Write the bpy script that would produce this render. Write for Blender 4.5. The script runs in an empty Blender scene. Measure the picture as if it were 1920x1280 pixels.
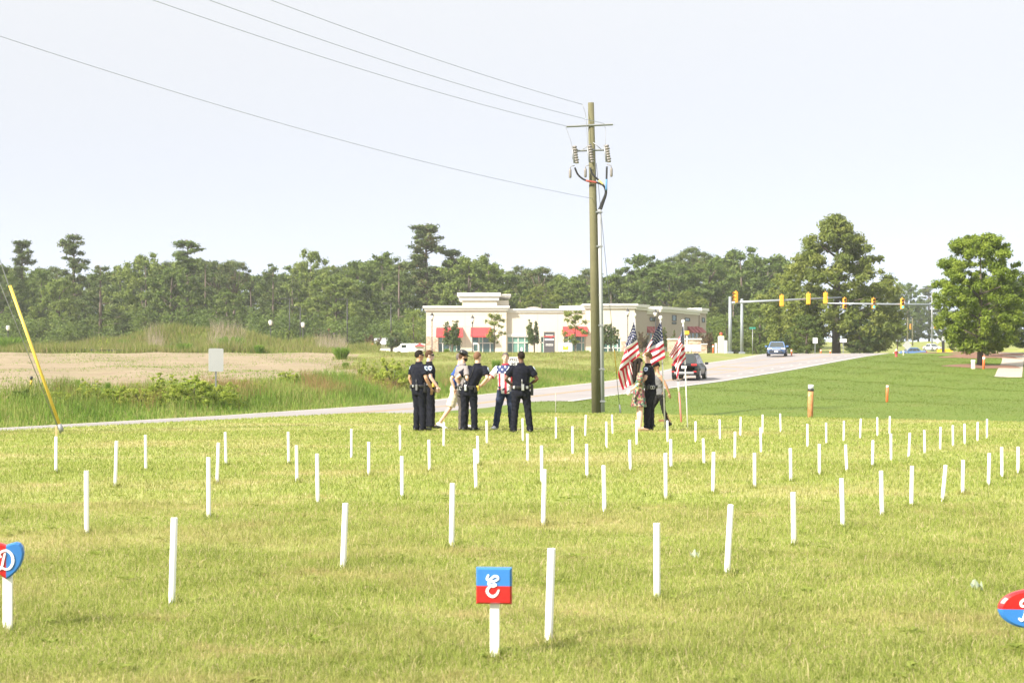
import bpy, bmesh, math, random
import numpy as np
from mathutils import Vector, Matrix, noise

R = math.radians
SC = bpy.context.scene
COL = SC.collection
rng = np.random.default_rng(7)
rnd = random.Random(11)

# ------------------------------------------------------------------ camera, sky, sun, exposure
F, CZ, HY = 2800.0, 1.31, 700.0        # focal length in photo pixels, eye height, eye-level row
cd = bpy.data.cameras.new('camera')
cd.sensor_width = 36.0
cd.lens = 36.0 * F / 1920.0
cd.shift_y = 60.0 / 1920.0
cd.clip_end = 4000.0
cd.dof.use_dof = True
cd.dof.focus_distance = 22.0
cd.dof.aperture_fstop = 7.0
cam = bpy.data.objects.new('camera', cd)
COL.objects.link(cam)
cam.location = (0, 0, CZ)
cam.rotation_euler = (R(90), 0, 0)
SC.camera = cam

SUN_AZ = Vector((-0.80, -0.60, 0)).normalized()   # towards the sun, on the ground
SUN_EL = R(38)
sd = bpy.data.lights.new('sun', 'SUN')
sd.energy = 3.6
sd.angle = R(4.0)
sd.color = (1.0, 0.925, 0.80)
sun = bpy.data.objects.new('sun', sd)
COL.objects.link(sun)
sdir = Vector((SUN_AZ.x * math.cos(SUN_EL), SUN_AZ.y * math.cos(SUN_EL), math.sin(SUN_EL)))
sun.rotation_euler = sdir.to_track_quat('Z', 'Y').to_euler()
sun.location = (0, 0, 60)

W = bpy.data.worlds.new('World')
SC.world = W
W.use_nodes = True
nt = W.node_tree
for n in list(nt.nodes):
    nt.nodes.remove(n)
wo = nt.nodes.new('ShaderNodeOutputWorld')
bg = nt.nodes.new('ShaderNodeBackground')
sky = nt.nodes.new('ShaderNodeTexSky')
sky.sky_type = 'NISHITA'
sky.sun_disc = False
sky.sun_elevation = SUN_EL
sky.sun_rotation = math.atan2(SUN_AZ.x, SUN_AZ.y)
sky.altitude = 0
sky.air_density = 0.15
sky.dust_density = 0.0
sky.ozone_density = 1.0
bg.inputs['Strength'].default_value = 0.05
hs = nt.nodes.new('ShaderNodeHueSaturation')         # a hazy sky is a paler blue
hs.inputs['Saturation'].default_value = 0.6
nt.links.new(sky.outputs[0], hs.inputs['Color'])
bg2 = nt.nodes.new('ShaderNodeBackground')          # thin cloud veil, brighter overhead as an overcast sky is
bg2.inputs['Color'].default_value = (0.985, 0.985, 0.965, 1)
tcw = nt.nodes.new('ShaderNodeTexCoord'); sxw = nt.nodes.new('ShaderNodeSeparateXYZ')
nt.links.new(tcw.outputs['Generated'], sxw.inputs[0])
mxw = nt.nodes.new('ShaderNodeMath'); mxw.operation = 'MAXIMUM'; mxw.inputs[1].default_value = 0.0
nt.links.new(sxw.outputs[2], mxw.inputs[0])
mmw = nt.nodes.new('ShaderNodeMath'); mmw.operation = 'MULTIPLY_ADD'; mmw.inputs[1].default_value = 2 * 0.172; mmw.inputs[2].default_value = 0.172
nt.links.new(mxw.outputs[0], mmw.inputs[0])
nt.links.new(mmw.outputs[0], bg2.inputs['Strength'])
add = nt.nodes.new('ShaderNodeAddShader')
nt.links.new(hs.outputs[0], bg.inputs['Color'])
nt.links.new(bg.outputs[0], add.inputs[0])
nt.links.new(bg2.outputs[0], add.inputs[1])
nt.links.new(add.outputs[0], wo.inputs[0])

vs = SC.view_settings
vs.view_transform = 'Standard'
vs.look = 'None'
vs.gamma = 1.0
vs.use_curve_mapping = False
vs.exposure = 1.6
cy = SC.cycles
cy.use_denoising = True
cy.max_bounces = 6
cy.volume_bounces = 1
cy.transparent_max_bounces = 8

# ------------------------------------------------------------------ tags and parents
def tag(o, label=None, cat=None, group=None, kind=None):
    if label: o['label'] = label
    if cat: o['category'] = cat
    if group: o['group'] = group
    if kind: o['kind'] = kind
    return o

def thing(name, label, cat, loc=(0, 0, 0), rot=0.0, group=None):
    o = bpy.data.objects.new(name, None)
    COL.objects.link(o)
    o.empty_display_size = 0.2
    o.location = loc
    o.rotation_euler = (0, 0, rot)
    return tag(o, label, cat, group)

def link(name, me, mat=None, parent=None, label=None):
    o = bpy.data.objects.new(name, me)
    COL.objects.link(o)
    if mat is not None and not me.materials:
        for m in (mat if isinstance(mat, (list, tuple)) else [mat]):
            me.materials.append(m)
    if parent is not None:
        o.parent = parent
    if label: o['label'] = label
    return o

def copy_tree(o, parent=None):
    c = o.copy()
    COL.objects.link(c)
    c.parent = parent
    for ch in o.children:
        copy_tree(ch, c)
    return c

# ------------------------------------------------------------------ mesh builder
class MB:
    def __init__(s):
        s.v, s.f, s.m, s.sm = [], [], [], []

    def add(s, vs_, fs, mi=0, smooth=False, M=None):
        b = len(s.v)
        for p in vs_:
            p = Vector(p)
            s.v.append(M @ p if M is not None else p)
        for f in fs:
            s.f.append([b + i for i in f]); s.m.append(mi); s.sm.append(smooth)

    def box(s, c, d, mi=0, M=None, taper=1.0):
        x, y, z = d[0] / 2, d[1] / 2, d[2] / 2
        t = taper
        P = [(-x, -y, -z), (x, -y, -z), (x, y, -z), (-x, y, -z), (-x * t, -y * t, z), (x * t, -y * t, z), (x * t, y * t, z), (-x * t, y * t, z)]
        P = [(p[0] + c[0], p[1] + c[1], p[2] + c[2]) for p in P]
        s.add(P, [(0, 3, 2, 1), (4, 5, 6, 7), (0, 1, 5, 4), (1, 2, 6, 5), (2, 3, 7, 6), (3, 0, 4, 7)], mi, False, M)

    def bbox(s, c, d, b=0.01, mi=0, M=None):
        """box with chamfered edges"""
        bm = bmesh.new()
        bmesh.ops.create_cube(bm, size=1.0)
        for v in bm.verts:
            v.co = Vector((v.co.x * d[0] + c[0], v.co.y * d[1] + c[1], v.co.z * d[2] + c[2]))
        bmesh.ops.bevel(bm, geom=bm.edges[:], offset=b, segments=2, affect='EDGES', profile=0.6)
        bm.verts.index_update()
        s.add([v.co.copy() for v in bm.verts], [[v.index for v in f.verts] for f in bm.faces], mi, False, M)
        bm.free()

    def tube(s, pts, rad, n=8, mi=0, cap=True, smooth=True, M=None, ry=None, side=None):
        """tapered tube through pts; rad a number or one per point; ry the second half axis"""
        pts = [Vector(p) for p in pts]
        k = len(pts)
        rx = [rad] * k if isinstance(rad, (int, float)) else list(rad)
        ryy = rx if ry is None else ([ry] * k if isinstance(ry, (int, float)) else list(ry))
        V, Fs = [], []
        prev = None
        for i, p in enumerate(pts):
            t = (pts[min(i + 1, k - 1)] - pts[max(i - 1, 0)])
            if t.length < 1e-9: t = Vector((0, 0, 1))
            t.normalize()
            if prev is None:
                a = Vector(side) if side is not None else (Vector((1, 0, 0)) if abs(t.x) < 0.9 else Vector((0, 1, 0)))
            else:
                a = prev
            a = (a - t * a.dot(t))
            if a.length < 1e-6: a = t.orthogonal()
            a.normalize(); prev = a
            b = t.cross(a)
            for j in range(n):
                w = 2 * math.pi * j / n
                V.append(p + a * (rx[i] * math.cos(w)) + b * (ryy[i] * math.sin(w)))
        for i in range(k - 1):
            for j in range(n):
                j2 = (j + 1) % n
                Fs.append((i * n + j, i * n + j2, (i + 1) * n + j2, (i + 1) * n + j))
        if cap:
            Fs.append(tuple(range(n - 1, -1, -1)))
            Fs.append(tuple(range((k - 1) * n, k * n)))
        s.add(V, Fs, mi, smooth, M)

    def rings(s, rings_, n=14, mi=0, cap=True, smooth=True, M=None):
        """horizontal ellipse rings (z, cx, cy, rx, ry)"""
        V, Fs = [], []
        for (z, cx, cy_, rx, ry) in rings_:
            for j in range(n):
                w = 2 * math.pi * j / n
                V.append((cx + rx * math.cos(w), cy_ + ry * math.sin(w), z))
        k = len(rings_)
        for i in range(k - 1):
            for j in range(n):
                j2 = (j + 1) % n
                Fs.append((i * n + j, i * n + j2, (i + 1) * n + j2, (i + 1) * n + j))
        if cap:
            Fs.append(tuple(range(n - 1, -1, -1)))
            Fs.append(tuple(range((k - 1) * n, k * n)))
        s.add(V, Fs, mi, smooth, M)

    def ball(s, c, r, n=12, m=8, mi=0, M=None):
        r = (r, r, r) if isinstance(r, (int, float)) else r
        V, Fs = [(c[0], c[1], c[2] - r[2])], []
        for i in range(1, m):
            ph = -math.pi / 2 + math.pi * i / m
            for j in range(n):
                w = 2 * math.pi * j / n
                V.append((c[0] + r[0] * math.cos(ph) * math.cos(w), c[1] + r[1] * math.cos(ph) * math.sin(w), c[2] + r[2] * math.sin(ph)))
        V.append((c[0], c[1], c[2] + r[2]))
        for j in range(n):
            Fs.append((0, 1 + (j + 1) % n, 1 + j))
            Fs.append((len(V) - 1, 1 + (m - 2) * n + j, 1 + (m - 2) * n + (j + 1) % n))
        for i in range(m - 2):
            for j in range(n):
                a = 1 + i * n; b = a + n; j2 = (j + 1) % n
                Fs.append((a + j, a + j2, b + j2, b + j))
        s.add(V, Fs, mi, True, M)

    def prism(s, poly, y0, y1, mi=0, M=None, inset=None):
        """polygon in the x-z plane (counter-clockwise seen from -y) pushed from y0 (front) to y1"""
        n = len(poly)
        V = [(p[0], y0, p[1]) for p in poly] + [(p[0], y1, p[1]) for p in poly]
        Fs = [tuple(range(n)), tuple(range(2 * n - 1, n - 1, -1))]
        for i in range(n):
            j = (i + 1) % n
            Fs.append((i, i + n, j + n, j))
        s.add(V, Fs, mi, False, M)

    def quad(s, a, b, c, d, mi=0, M=None):
        s.add([a, b, c, d], [(0, 1, 2, 3)], mi, False, M)

    def mesh(s, name):
        me = bpy.data.meshes.new(name)
        me.from_pydata([tuple(v) for v in s.v], [], s.f)
        if s.m:
            me.polygons.foreach_set('material_index', s.m)
            me.polygons.foreach_set('use_smooth', s.sm)
        me.update()
        return me

    def build(s, name, mat=None, parent=None, label=None):
        return link(name, s.mesh(name), mat, parent, label)

def np_mesh(name, V, Fc, attrs=None, smooth=False):
    """mesh from numpy: V (n,3); Fc (m,k) all with k corners"""
    me = bpy.data.meshes.new(name)
    n, (m, k) = len(V), Fc.shape
    me.vertices.add(n)
    me.vertices.foreach_set('co', np.ascontiguousarray(V, dtype=np.float32).ravel())
    me.loops.add(m * k)
    me.loops.foreach_set('vertex_index', np.ascontiguousarray(Fc, dtype=np.int32).ravel())
    me.polygons.add(m)
    me.polygons.foreach_set('loop_start', np.arange(0, m * k, k, dtype=np.int32))
    try:
        me.polygons.foreach_set('loop_total', np.full(m, k, dtype=np.int32))
    except Exception:
        pass
    if smooth:
        me.polygons.foreach_set('use_smooth', np.ones(m, dtype=bool))
    me.update(calc_edges=True)
    for nm, arr in (attrs or {}).items():
        a = me.attributes.new(nm, 'FLOAT', 'POINT')
        a.data.foreach_set('value', np.ascontiguousarray(arr, dtype=np.float32))
    return me

# ------------------------------------------------------------------ materials
MATS = {}
def _new(name):
    m = bpy.data.materials.new(name)
    m.use_nodes = True
    t = m.node_tree
    return m, t, t.nodes['Principled BSDF']

def mat(name, col, rough=0.6, metal=0.0, var=0.08, scale=6.0, bump=0.0, spec=0.5, emit=None, estr=0.0, coat=0.0):
    """paint, cloth, metal ...: base colour broken up by noise, optional fine relief"""
    if name in MATS: return MATS[name]
    m, t, p = _new(name)
    p.inputs['Roughness'].default_value = rough
    p.inputs['Metallic'].default_value = metal
    p.inputs['Specular IOR Level'].default_value = spec
    p.inputs['Coat Weight'].default_value = coat
    if emit is not None:
        p.inputs['Emission Color'].default_value = (*emit, 1)
        p.inputs['Emission Strength'].default_value = estr
    tc = t.nodes.new('ShaderNodeTexCoord')
    nz = t.nodes.new('ShaderNodeTexNoise')
    nz.inputs['Scale'].default_value = scale
    nz.inputs['Detail'].default_value = 5
    t.links.new(tc.outputs['Object'], nz.inputs['Vector'])
    mx = t.nodes.new('ShaderNodeMix'); mx.data_type = 'RGBA'
    mx.inputs['A'].default_value = (*[c * (1 - var) for c in col], 1)
    mx.inputs['B'].default_value = (*[min(1, c * (1 + var)) for c in col], 1)
    t.links.new(nz.outputs['Fac'], mx.inputs['Factor'])
    t.links.new(mx.outputs['Result'], p.inputs['Base Color'])
    if bump:
        b = t.nodes.new('ShaderNodeBump')
        b.inputs['Strength'].default_value = bump
        b.inputs['Distance'].default_value = 0.02
        n2 = t.nodes.new('ShaderNodeTexNoise')
        n2.inputs['Scale'].default_value = scale * 6
        n2.inputs['Detail'].default_value = 6
        t.links.new(tc.outputs['Object'], n2.inputs['Vector'])
        t.links.new(n2.outputs['Fac'], b.inputs['Height'])
        t.links.new(b.outputs['Normal'], p.inputs['Normal'])
    MATS[name] = m
    return m

def ramp(t, fac, stops):
    r = t.nodes.new('ShaderNodeValToRGB')
    e = r.color_ramp.elements
    while len(e) < len(stops): e.new(0.5)
    for k, (pos, c) in enumerate(stops):
        e[k].position = pos; e[k].color = (*c, 1)
    t.links.new(fac, r.inputs['Fac'])
    return r.outputs['Color']

def wnoise(t, scale, detail=4, rough=0.55, stretch=None, distort=0.0):
    g = t.nodes.new('ShaderNodeNewGeometry')
    v = g.outputs['Position']
    if stretch:
        mp = t.nodes.new('ShaderNodeMapping'); mp.inputs['Scale'].default_value = stretch
        t.links.new(v, mp.inputs['Vector']); v = mp.outputs['Vector']
    n = t.nodes.new('ShaderNodeTexNoise')
    n.inputs['Scale'].default_value = scale; n.inputs['Detail'].default_value = detail
    n.inputs['Roughness'].default_value = rough; n.inputs['Distortion'].default_value = distort
    t.links.new(v, n.inputs['Vector'])
    return n.outputs['Fac']

def mth(t, op, a, b=None, c=None, clamp=False):
    n = t.nodes.new('ShaderNodeMath'); n.operation = op; n.use_clamp = clamp
    for i, x in enumerate((a, b, c)):
        if x is None: continue
        if isinstance(x, (int, float)): n.inputs[i].default_value = x
        else: t.links.new(x, n.inputs[i])
    return n.outputs[0]

def mixc(t, fac, a, b):
    n = t.nodes.new('ShaderNodeMix'); n.data_type = 'RGBA'
    for k, x in (('Factor', fac), ('A', a), ('B', b)):
        if isinstance(x, (int, float)): n.inputs[k].default_value = x
        elif isinstance(x, tuple): n.inputs[k].default_value = (*x, 1)
        else: t.links.new(x, n.inputs[k])
    return n.outputs['Result']

def attr(t, name):
    a = t.nodes.new('ShaderNodeAttribute'); a.attribute_name = name
    return a.outputs['Fac']

def leaf_mat(name, dark, mid, light, transl=0.35, obj_var=0.12, extra=None):
    """leaves and blades: colour by the piece's own 'tint', a little different from plant to plant, light shining through"""
    if name in MATS: return MATS[name]
    m, t, p = _new(name)
    oi = t.nodes.new('ShaderNodeObjectInfo')
    f = attr(t, 'tint')
    f = mth(t, 'ADD', f, mth(t, 'MULTIPLY', mth(t, 'SUBTRACT', oi.outputs['Random'], 0.5), obj_var * 2), clamp=True)
    stops = [(0.0, dark), (0.5, mid), (1.0, light)]
    if extra: stops = [(a * 0.82, c) for a, c in stops] + [(0.9, extra)]
    c = ramp(t, f, stops)
    p.inputs['Roughness'].default_value = 0.6
    p.inputs['Specular IOR Level'].default_value = 0.25
    t.links.new(c, p.inputs['Base Color'])
    tr = t.nodes.new('ShaderNodeBsdfTranslucent')
    t.links.new(c, tr.inputs['Color'])
    ms = t.nodes.new('ShaderNodeMixShader'); ms.inputs[0].default_value = transl
    t.links.new(p.outputs[0], ms.inputs[1]); t.links.new(tr.outputs[0], ms.inputs[2])
    t.links.new(ms.outputs[0], t.nodes['Material Output'].inputs['Surface'])
    MATS[name] = m
    return m

def grass_mat(name, stops, dry, transl=0.35, dry_scale=0.35, dry_lo=0.5, dry_hi=0.75, bump=False, use_tint=True, stretch=None):
    if name in MATS: return MATS[name]
    m, t, p = _new(name)
    if use_tint:
        f = attr(t, 'tint')
    else:
        f = mth(t, 'ADD', mth(t, 'MULTIPLY', wnoise(t, 9.0, 8, 0.75, stretch), 0.75), mth(t, 'MULTIPLY', wnoise(t, 1.1, 4), 0.3))
    c = ramp(t, f, stops)
    big = wnoise(t, dry_scale, 5, 0.6, (0.6, 1.0, 1.0), 0.6)
    k = mth(t, 'MULTIPLY_ADD', big, 1.0 / (dry_hi - dry_lo), -dry_lo / (dry_hi - dry_lo), clamp=True)
    c = mixc(t, mth(t, 'MULTIPLY', k, 0.65), c, dry)
    fine = wnoise(t, dry_scale * 5.5, 6, 0.65, (0.55, 1.0, 1.0), 0.4)
    k2 = mth(t, 'MULTIPLY_ADD', fine, 9.0, -5.1, clamp=True)
    c = mixc(t, mth(t, 'MULTIPLY', k2, 0.55), c, dry)
    # broad, slow change of green
    br = wnoise(t, 0.09, 3, 0.5)
    c2 = t.nodes.new('ShaderNodeHueSaturation')
    t.links.new(c, c2.inputs['Color'])
    t.links.new(mth(t, 'MULTIPLY_ADD', br, 0.22, 0.90), c2.inputs['Value'])
    c = c2.outputs[0]
    p.inputs['Roughness'].default_value = 0.75
    p.inputs['Specular IOR Level'].default_value = 0.2
    t.links.new(c, p.inputs['Base Color'])
    if transl > 0:
        tr = t.nodes.new('ShaderNodeBsdfTranslucent')
        t.links.new(c, tr.inputs['Color'])
        ms = t.nodes.new('ShaderNodeMixShader'); ms.inputs[0].default_value = transl
        t.links.new(p.outputs[0], ms.inputs[1]); t.links.new(tr.outputs[0], ms.inputs[2])
        t.links.new(ms.outputs[0], t.nodes['Material Output'].inputs['Surface'])
    if bump:
        b = t.nodes.new('ShaderNodeBump')
        b.inputs['Strength'].default_value = 0.6; b.inputs['Distance'].default_value = 0.06
        t.links.new(wnoise(t, 14, 6, 0.7), b.inputs['Height'])
        t.links.new(b.outputs['Normal'], p.inputs['Normal'])
    MATS[name] = m
    return m
# ------------------------------------------------------------------ the lie of the land
P0 = np.array([-12.2, 35.6])           # a point on the near road edge
U = np.array([0.4066, 0.9136])         # along the road, away from the camera
N = np.array([-0.9136, 0.4066])        # across it, to the far side
GY = [-60, 45, 50, 55, 60, 67, 73, 83, 93, 109, 126, 146, 180, 207, 250, 298, 400, 600, 3000]
GZ = [0, 0, -.15, -.10, .0, .10, .28, .55, .88, 1.55, 2.4, 3.3, 3.45, 3.9, 4.5, 5.8, 9.9, 13, 14]
RS = [-80, -20, 0, 20, 34, 41, 62.6, 80, 99, 110, 121, 140, 400]
RZ = [-.6, -.52, -.42, -.28, -.09, .16, .85, 1.55, 2.42, 2.9, 3.3, 3.42, 3.5]

def sst(a, b, x):
    u = np.clip((x - a) / (b - a), 0, 1)
    return u * u * (3 - 2 * u)

def road_st(X, Y):
    dx, dy = X - P0[0], Y - P0[1]
    return dx * U[0] + dy * U[1], dx * N[0] + dy * N[1]

def road_w(s):
    return 7.5 + 3.2 * sst(58, 92, s) + 2.0 * sst(100, 125, s)

def road_z(s):
    return np.interp(s, RS, RZ)

def bumps(X, Y):
    return (0.05 * np.sin(X * 0.37 + 1.3) * np.sin(Y * 0.23 + 0.4) + 0.03 * np.sin(X * 0.9 + Y * 0.31)
            + 0.02 * np.sin(X * 1.7 - Y * 0.83))

def lawn_edge(X, Y):
    """metres beyond the edge where the mown lawn drops to the ditch"""
    e1 = (Y - 49.2) + 0.0 * X
    e2 = ((X - 3.0) * 9.0 + (Y - 49.2) * 10.7) / 13.98
    return np.where(X < 3.0, e1, e2)

def H(X, Y):
    X = np.asarray(X, float); Y = np.asarray(Y, float)
    s, t = road_st(X, Y)
    w = road_w(s)
    z = np.interp(Y, GY, GZ)
    e = lawn_edge(X, Y)
    inl = e < 0
    # ditch behind the lawn edge on the right
    dt = np.where(X > 1.0, sst(0, 3.0, e) * (1 - sst(3.5, 11, e)) * 0.33 * sst(1, 6, X), 0)
    zr = z - dt + bumps(X, Y) * sst(2, 12, e) * 1.3
    zr = np.where(inl, 0.0, zr)
    # left of the road: bank up to the field
    bank = 0.60 * sst(1.5, 9.0, t - w) * (1 - sst(40, 100, s)) * (1 - sst(85, 140, Y))
    zl = np.interp(Y, GY, GZ) + bank + bumps(X, Y) * 1.4 * sst(2, 8, t - w)
    # the weedy mound
    zl = zl + 2.5 * np.exp(-(((X + 37.5) / 10.5) ** 2) - (((Y - 173) / 6.0) ** 2)) + 0.7 * np.exp(-(((X + 24) / 12) ** 2) - (((Y - 174) / 6.0) ** 2))
    zz = np.where(t > w / 2, zl, zr)
    # the road bed cuts through both
    d = np.maximum(np.maximum(-t, t - w), 0)
    k = np.where(t < 0, 1 - sst(0.1, np.where(s < 45, 0.9, 2.4), d), 1 - sst(0.7, 3.2, d))
    k = np.where((s > 300), 0, k)
    zb = road_z(s) - 0.025
    return zz * (1 - k) + zb * k

def Hs(x, y):
    return float(H(x, y))

def at(px, Y, z=None):
    X = (px - 960) * Y / F
    return Vector((X, Y, Hs(X, Y) if z is None else z))

_YS = np.concatenate([np.arange(4, 60, 0.05), np.arange(60, 160, 0.15), np.arange(160, 900, 0.5)])
def hit(px, py):
    """where the line of sight through a photo pixel meets the ground"""
    X = (px - 960) * _YS / F
    zr = CZ - (py - HY) * _YS / F
    b = np.nonzero(zr <= H(X, _YS))[0]
    Y = float(_YS[b[0]]) if len(b) else 300.0
    return at(px, Y)

def lawn_at(px, py):
    Y = F * CZ / (py - HY)
    return Vector(((px - 960) * Y / F, Y, 0.0))

def top_h(py, Y, z0):
    return CZ + (HY - py) * Y / F - z0

# ------------------------------------------------------------------ ground sheets
ys = np.concatenate([np.arange(-14, 4, 1.0), np.arange(4, 30, 0.5), np.arange(30, 110, 0.55), np.arange(110, 200, 1.2),
                     np.arange(200, 330, 4), np.geomspace(330, 1500, 26)])
us = np.linspace(-1, 1, 260)
YY = np.repeat(ys[:, None], len(us), 1)
XX = us[None, :] * (26 + 0.62 * np.maximum(YY, 0))
ZZ = H(XX, YY)
nr, nc = YY.shape
VV = np.stack([XX, YY, ZZ], -1).reshape(-1, 3)
idx = np.arange(nr * nc).reshape(nr, nc)
Q = np.stack([idx[:-1, :-1], idx[:-1, 1:], idx[1:, 1:], idx[1:, :-1]], -1).reshape(-1, 4)
cx = VV[Q, 0].mean(1); cyy = VV[Q, 1].mean(1)
s_, t_ = road_st(cx, cyy)
w_ = road_w(s_)
e_ = lawn_edge(cx, cyy)
wig = 1.2 * np.sin(cx * 0.5) + 0.8 * np.sin(cx * 1.3 + 2)
pxx = 960 + cx * F / np.maximum(cyy, 1)
# the ploughed field lies on the far side, between the roadside weeds and the wood
def field_edge_near(X):      # depth at which the field begins
    return 61 + 0.22 * np.maximum(0, X + 22) * 3.0
fld = (t_ > w_ + 7.0 + 0.4 * wig) & (cyy < 148 + 0.3 * wig) & (cx < -0.105 * cyy + 0.2 * wig) & (s_ < 130)
lawn = (e_ < 0.0) & (t_ < w_ / 2)
bankz = (~lawn) & (t_ < w_ / 2) & (cyy < 240)
zone = np.where(lawn, 0, np.where(fld, 2, np.where(bankz, 1, 3)))

LAWN_STOPS = [(0.06, (.17, .215, .046)), (0.34, (.285, .35, .07)), (0.60, (.39, .43, .118)), (0.80, (.52, .475, .22)), (1.0, (.64, .52, .34))]
M_lawn = grass_mat('lawn_soil', [(0.25, (.115, .14, .037)), (0.48, (.245, .285, .065)), (0.75, (.37, .375, .12))], (.54, .42, .25), transl=0.0, bump=True, use_tint=False, stretch=(1, 0.5, 1))
M_bank = grass_mat('bank_grass', [(0.2, (.064, .103, .013)), (0.5, (.106, .158, .021)), (0.8, (.155, .187, .036))], (.19, .175, .06), transl=0.0, dry_lo=0.55, dry_hi=0.85, bump=True, use_tint=False, stretch=(0.6, 0.5, 1))
M_meadow = grass_mat('meadow_grass', [(0.2, (.10, .135, .03)), (0.5, (.19, .22, .05)), (0.8, (.28, .27, .085))], (.30, .24, .12), transl=0.0, bump=True, use_tint=False)

def field_mat():
    m, t, p = _new('field_soil')
    n1 = wnoise(t, 0.5, 6, 0.65, (0.35, 1.0, 1.0))
    n2 = wnoise(t, 5.0, 6, 0.7, (0.6, 1.0, 1))
    c = ramp(t, mth(t, 'ADD', mth(t, 'MULTIPLY', n1, 0.5), mth(t, 'MULTIPLY', n2, 0.5)),
             [(0.3, (.165, .115, .072)), (0.5, (.245, .19, .12)), (0.7, (.325, .27, .18))])
    g = wnoise(t, 0.16, 5, 0.65, (0.5, 1.6, 1.0), 0.8)
    k = mth(t, 'MULTIPLY_ADD', g, 6, -3.0, clamp=True)
    n3 = mth(t, 'MULTIPLY_ADD', wnoise(t, 3.0, 6, 0.7), 5, -2.2, clamp=True)
    c = mixc(t, mth(t, 'MULTIPLY', mth(t, 'MULTIPLY', k, n3), 0.8), c, (.16, .18, .045))
    p.inputs['Roughness'].default_value = 0.95
    t.links.new(c, p.inputs['Base Color'])
    b = t.nodes.new('ShaderNodeBump'); b.inputs['Strength'].default_value = 0.8; b.inputs['Distance'].default_value = 0.1
    t.links.new(n2, b.inputs['Height']); t.links.new(b.outputs['Normal'], p.inputs['Normal'])
    return m
M_field = field_mat()
for zid, nm, m_ in ((0, 'lawn', M_lawn), (1, 'grass_bank', M_bank), (2, 'ploughed_field', M_field), (3, 'meadow', M_meadow)):
    q = Q[zone == zid]
    used, inv = np.unique(q, return_inverse=True)
    me = np_mesh(nm, VV[used], inv.reshape(q.shape), smooth=True)
    o = link(nm, me, m_)
    tag(o, kind='structure')

# ------------------------------------------------------------------ road, markings, side road, footpath
def strip(s0, s1, ta, tb, lift, step=1.0):
    """sheet on the road between offsets ta(s) and tb(s)"""
    n = max(2, int(abs(s1 - s0) / step) + 1)
    V, Fs = [], []
    for i in range(n):
        s = s0 + (s1 - s0) * i / (n - 1)
        for t in (ta(s) if callable(ta) else ta, tb(s) if callable(tb) else tb):
            q = P0 + U * s + N * t
            V.append((q[0], q[1], float(road_z(s)) + lift))
    for i in range(n - 1):
        Fs.append((2 * i, 2 * i + 2, 2 * i + 3, 2 * i + 1))
    return V, Fs

def asphalt():
    m, t, p = _new('asphalt')
    n1 = wnoise(t, 0.25, 5, 0.6); n2 = wnoise(t, 30, 4, 0.7)
    c = ramp(t, mth(t, 'ADD', mth(t, 'MULTIPLY', n1, 0.6), mth(t, 'MULTIPLY', n2, 0.4)),
             [(0.3, (.205, .188, .19)), (0.5, (.255, .235, .236)), (0.7, (.295, .272, .27))])
    t.links.new(c, p.inputs['Base Color'])
    p.inputs['Roughness'].default_value = 0.85
    return m
M_road = asphalt()
mb = MB(); mb.add(*strip(-70, 190, 0.0, lambda s: float(road_w(s)), 0.0)); tag(mb.build('road', M_road), kind='structure')
M_yel = mat('road_yellow', (.42, .25, .07), 0.8, var=0.15, scale=3)
M_wht = mat('road_white', (.55, .54, .52), 0.8, var=0.1, scale=3)
mid = lambda s: 3.65 + 0.2 * float(sst(60, 90, s))
mid2 = lambda s: mid(s) + 0.30 + 3.3 * float(sst(60, 92, s))
def mark(nm, sa, sb, ta, tb, m_):
    b = MB(); b.add(*strip(sa, sb, ta, tb, 0.004)); tag(b.build(nm, m_), kind='structure')
mark('road_centre_line', -60, 185, lambda s: mid(s) - .06, lambda s: mid(s) + .06, M_yel)
mark('road_centre_line', -60, 185, lambda s: mid2(s) - .06, lambda s: mid2(s) + .06, M_yel)
mark('road_edge_line', -60, 185, 0.18, 0.34, M_wht)
mark('road_edge_line', -60, 185, lambda s: float(road_w(s)) - .40, lambda s: float(road_w(s)) - .28, M_wht)
# slanted yellow bars of the painted median, then white dashes of the turn lanes
b = MB()
for s in (79, 84, 150):
    for k in (0,):
        a0, a1 = mid(s), mid2(s + 3)
        V = []
        for (ss, tt) in ((s, a0 + .12), (s + .5, a0 + .12), (s + 2.6, a1 - .12), (s + 2.1, a1 - .12)):
            q = P0 + U * ss + N * tt; V.append((q[0], q[1], float(road_z(ss)) + .004))
        b.add(V, [(0, 1, 2, 3)])
tag(b.build('road_median_bars', M_yel), kind='structure')
b = MB()
for s in np.arange(70, 126, 3.0):
    V, Fs = strip(s, s + 0.9, 1.95, 2.07, 0.004, 0.4); b.add(V, Fs)
for s in np.arange(88, 150, 9.0):
    V, Fs = strip(s, s + 3, lambda q: mid2(q) + 2.9, lambda q: mid2(q) + 3.02, 0.004, 1.0); b.add(V, Fs)
tag(b.build('road_lane_dashes', M_wht), kind='structure')

M_conc = mat('concrete', (.40, .345, .28), 0.9, var=0.1, scale=0.8, bump=0.3)
def drape(nm, left, right, m_, lift=0.02, n=26):
    """sheet between two polylines (x, y), laid over the ground"""
    b = MB(); V, Fs = [], []
    L = [Vector((*p, 0)) for p in left]; Rr = [Vector((*p, 0)) for p in right]
    def samp(pl, u):
        k = u * (len(pl) - 1); i = min(int(k), len(pl) - 2)
        return pl[i].lerp(pl[i + 1], k - i)
    for i in range(n + 1):
        a, c = samp(L, i / n), samp(Rr, i / n)
        for j in range(5):
            q = a.lerp(c, j / 4); V.append((q.x, q.y, Hs(q.x, q.y) + lift))
    for i in range(n):
        for j in range(4):
            k = i * 5 + j
            Fs.append((k, k + 1, k + 6, k + 5))
    b.add(V, Fs, 0, True)
    return b.build(nm, m_)
def X_(px, Y): return (px - 960) * Y / F
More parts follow.
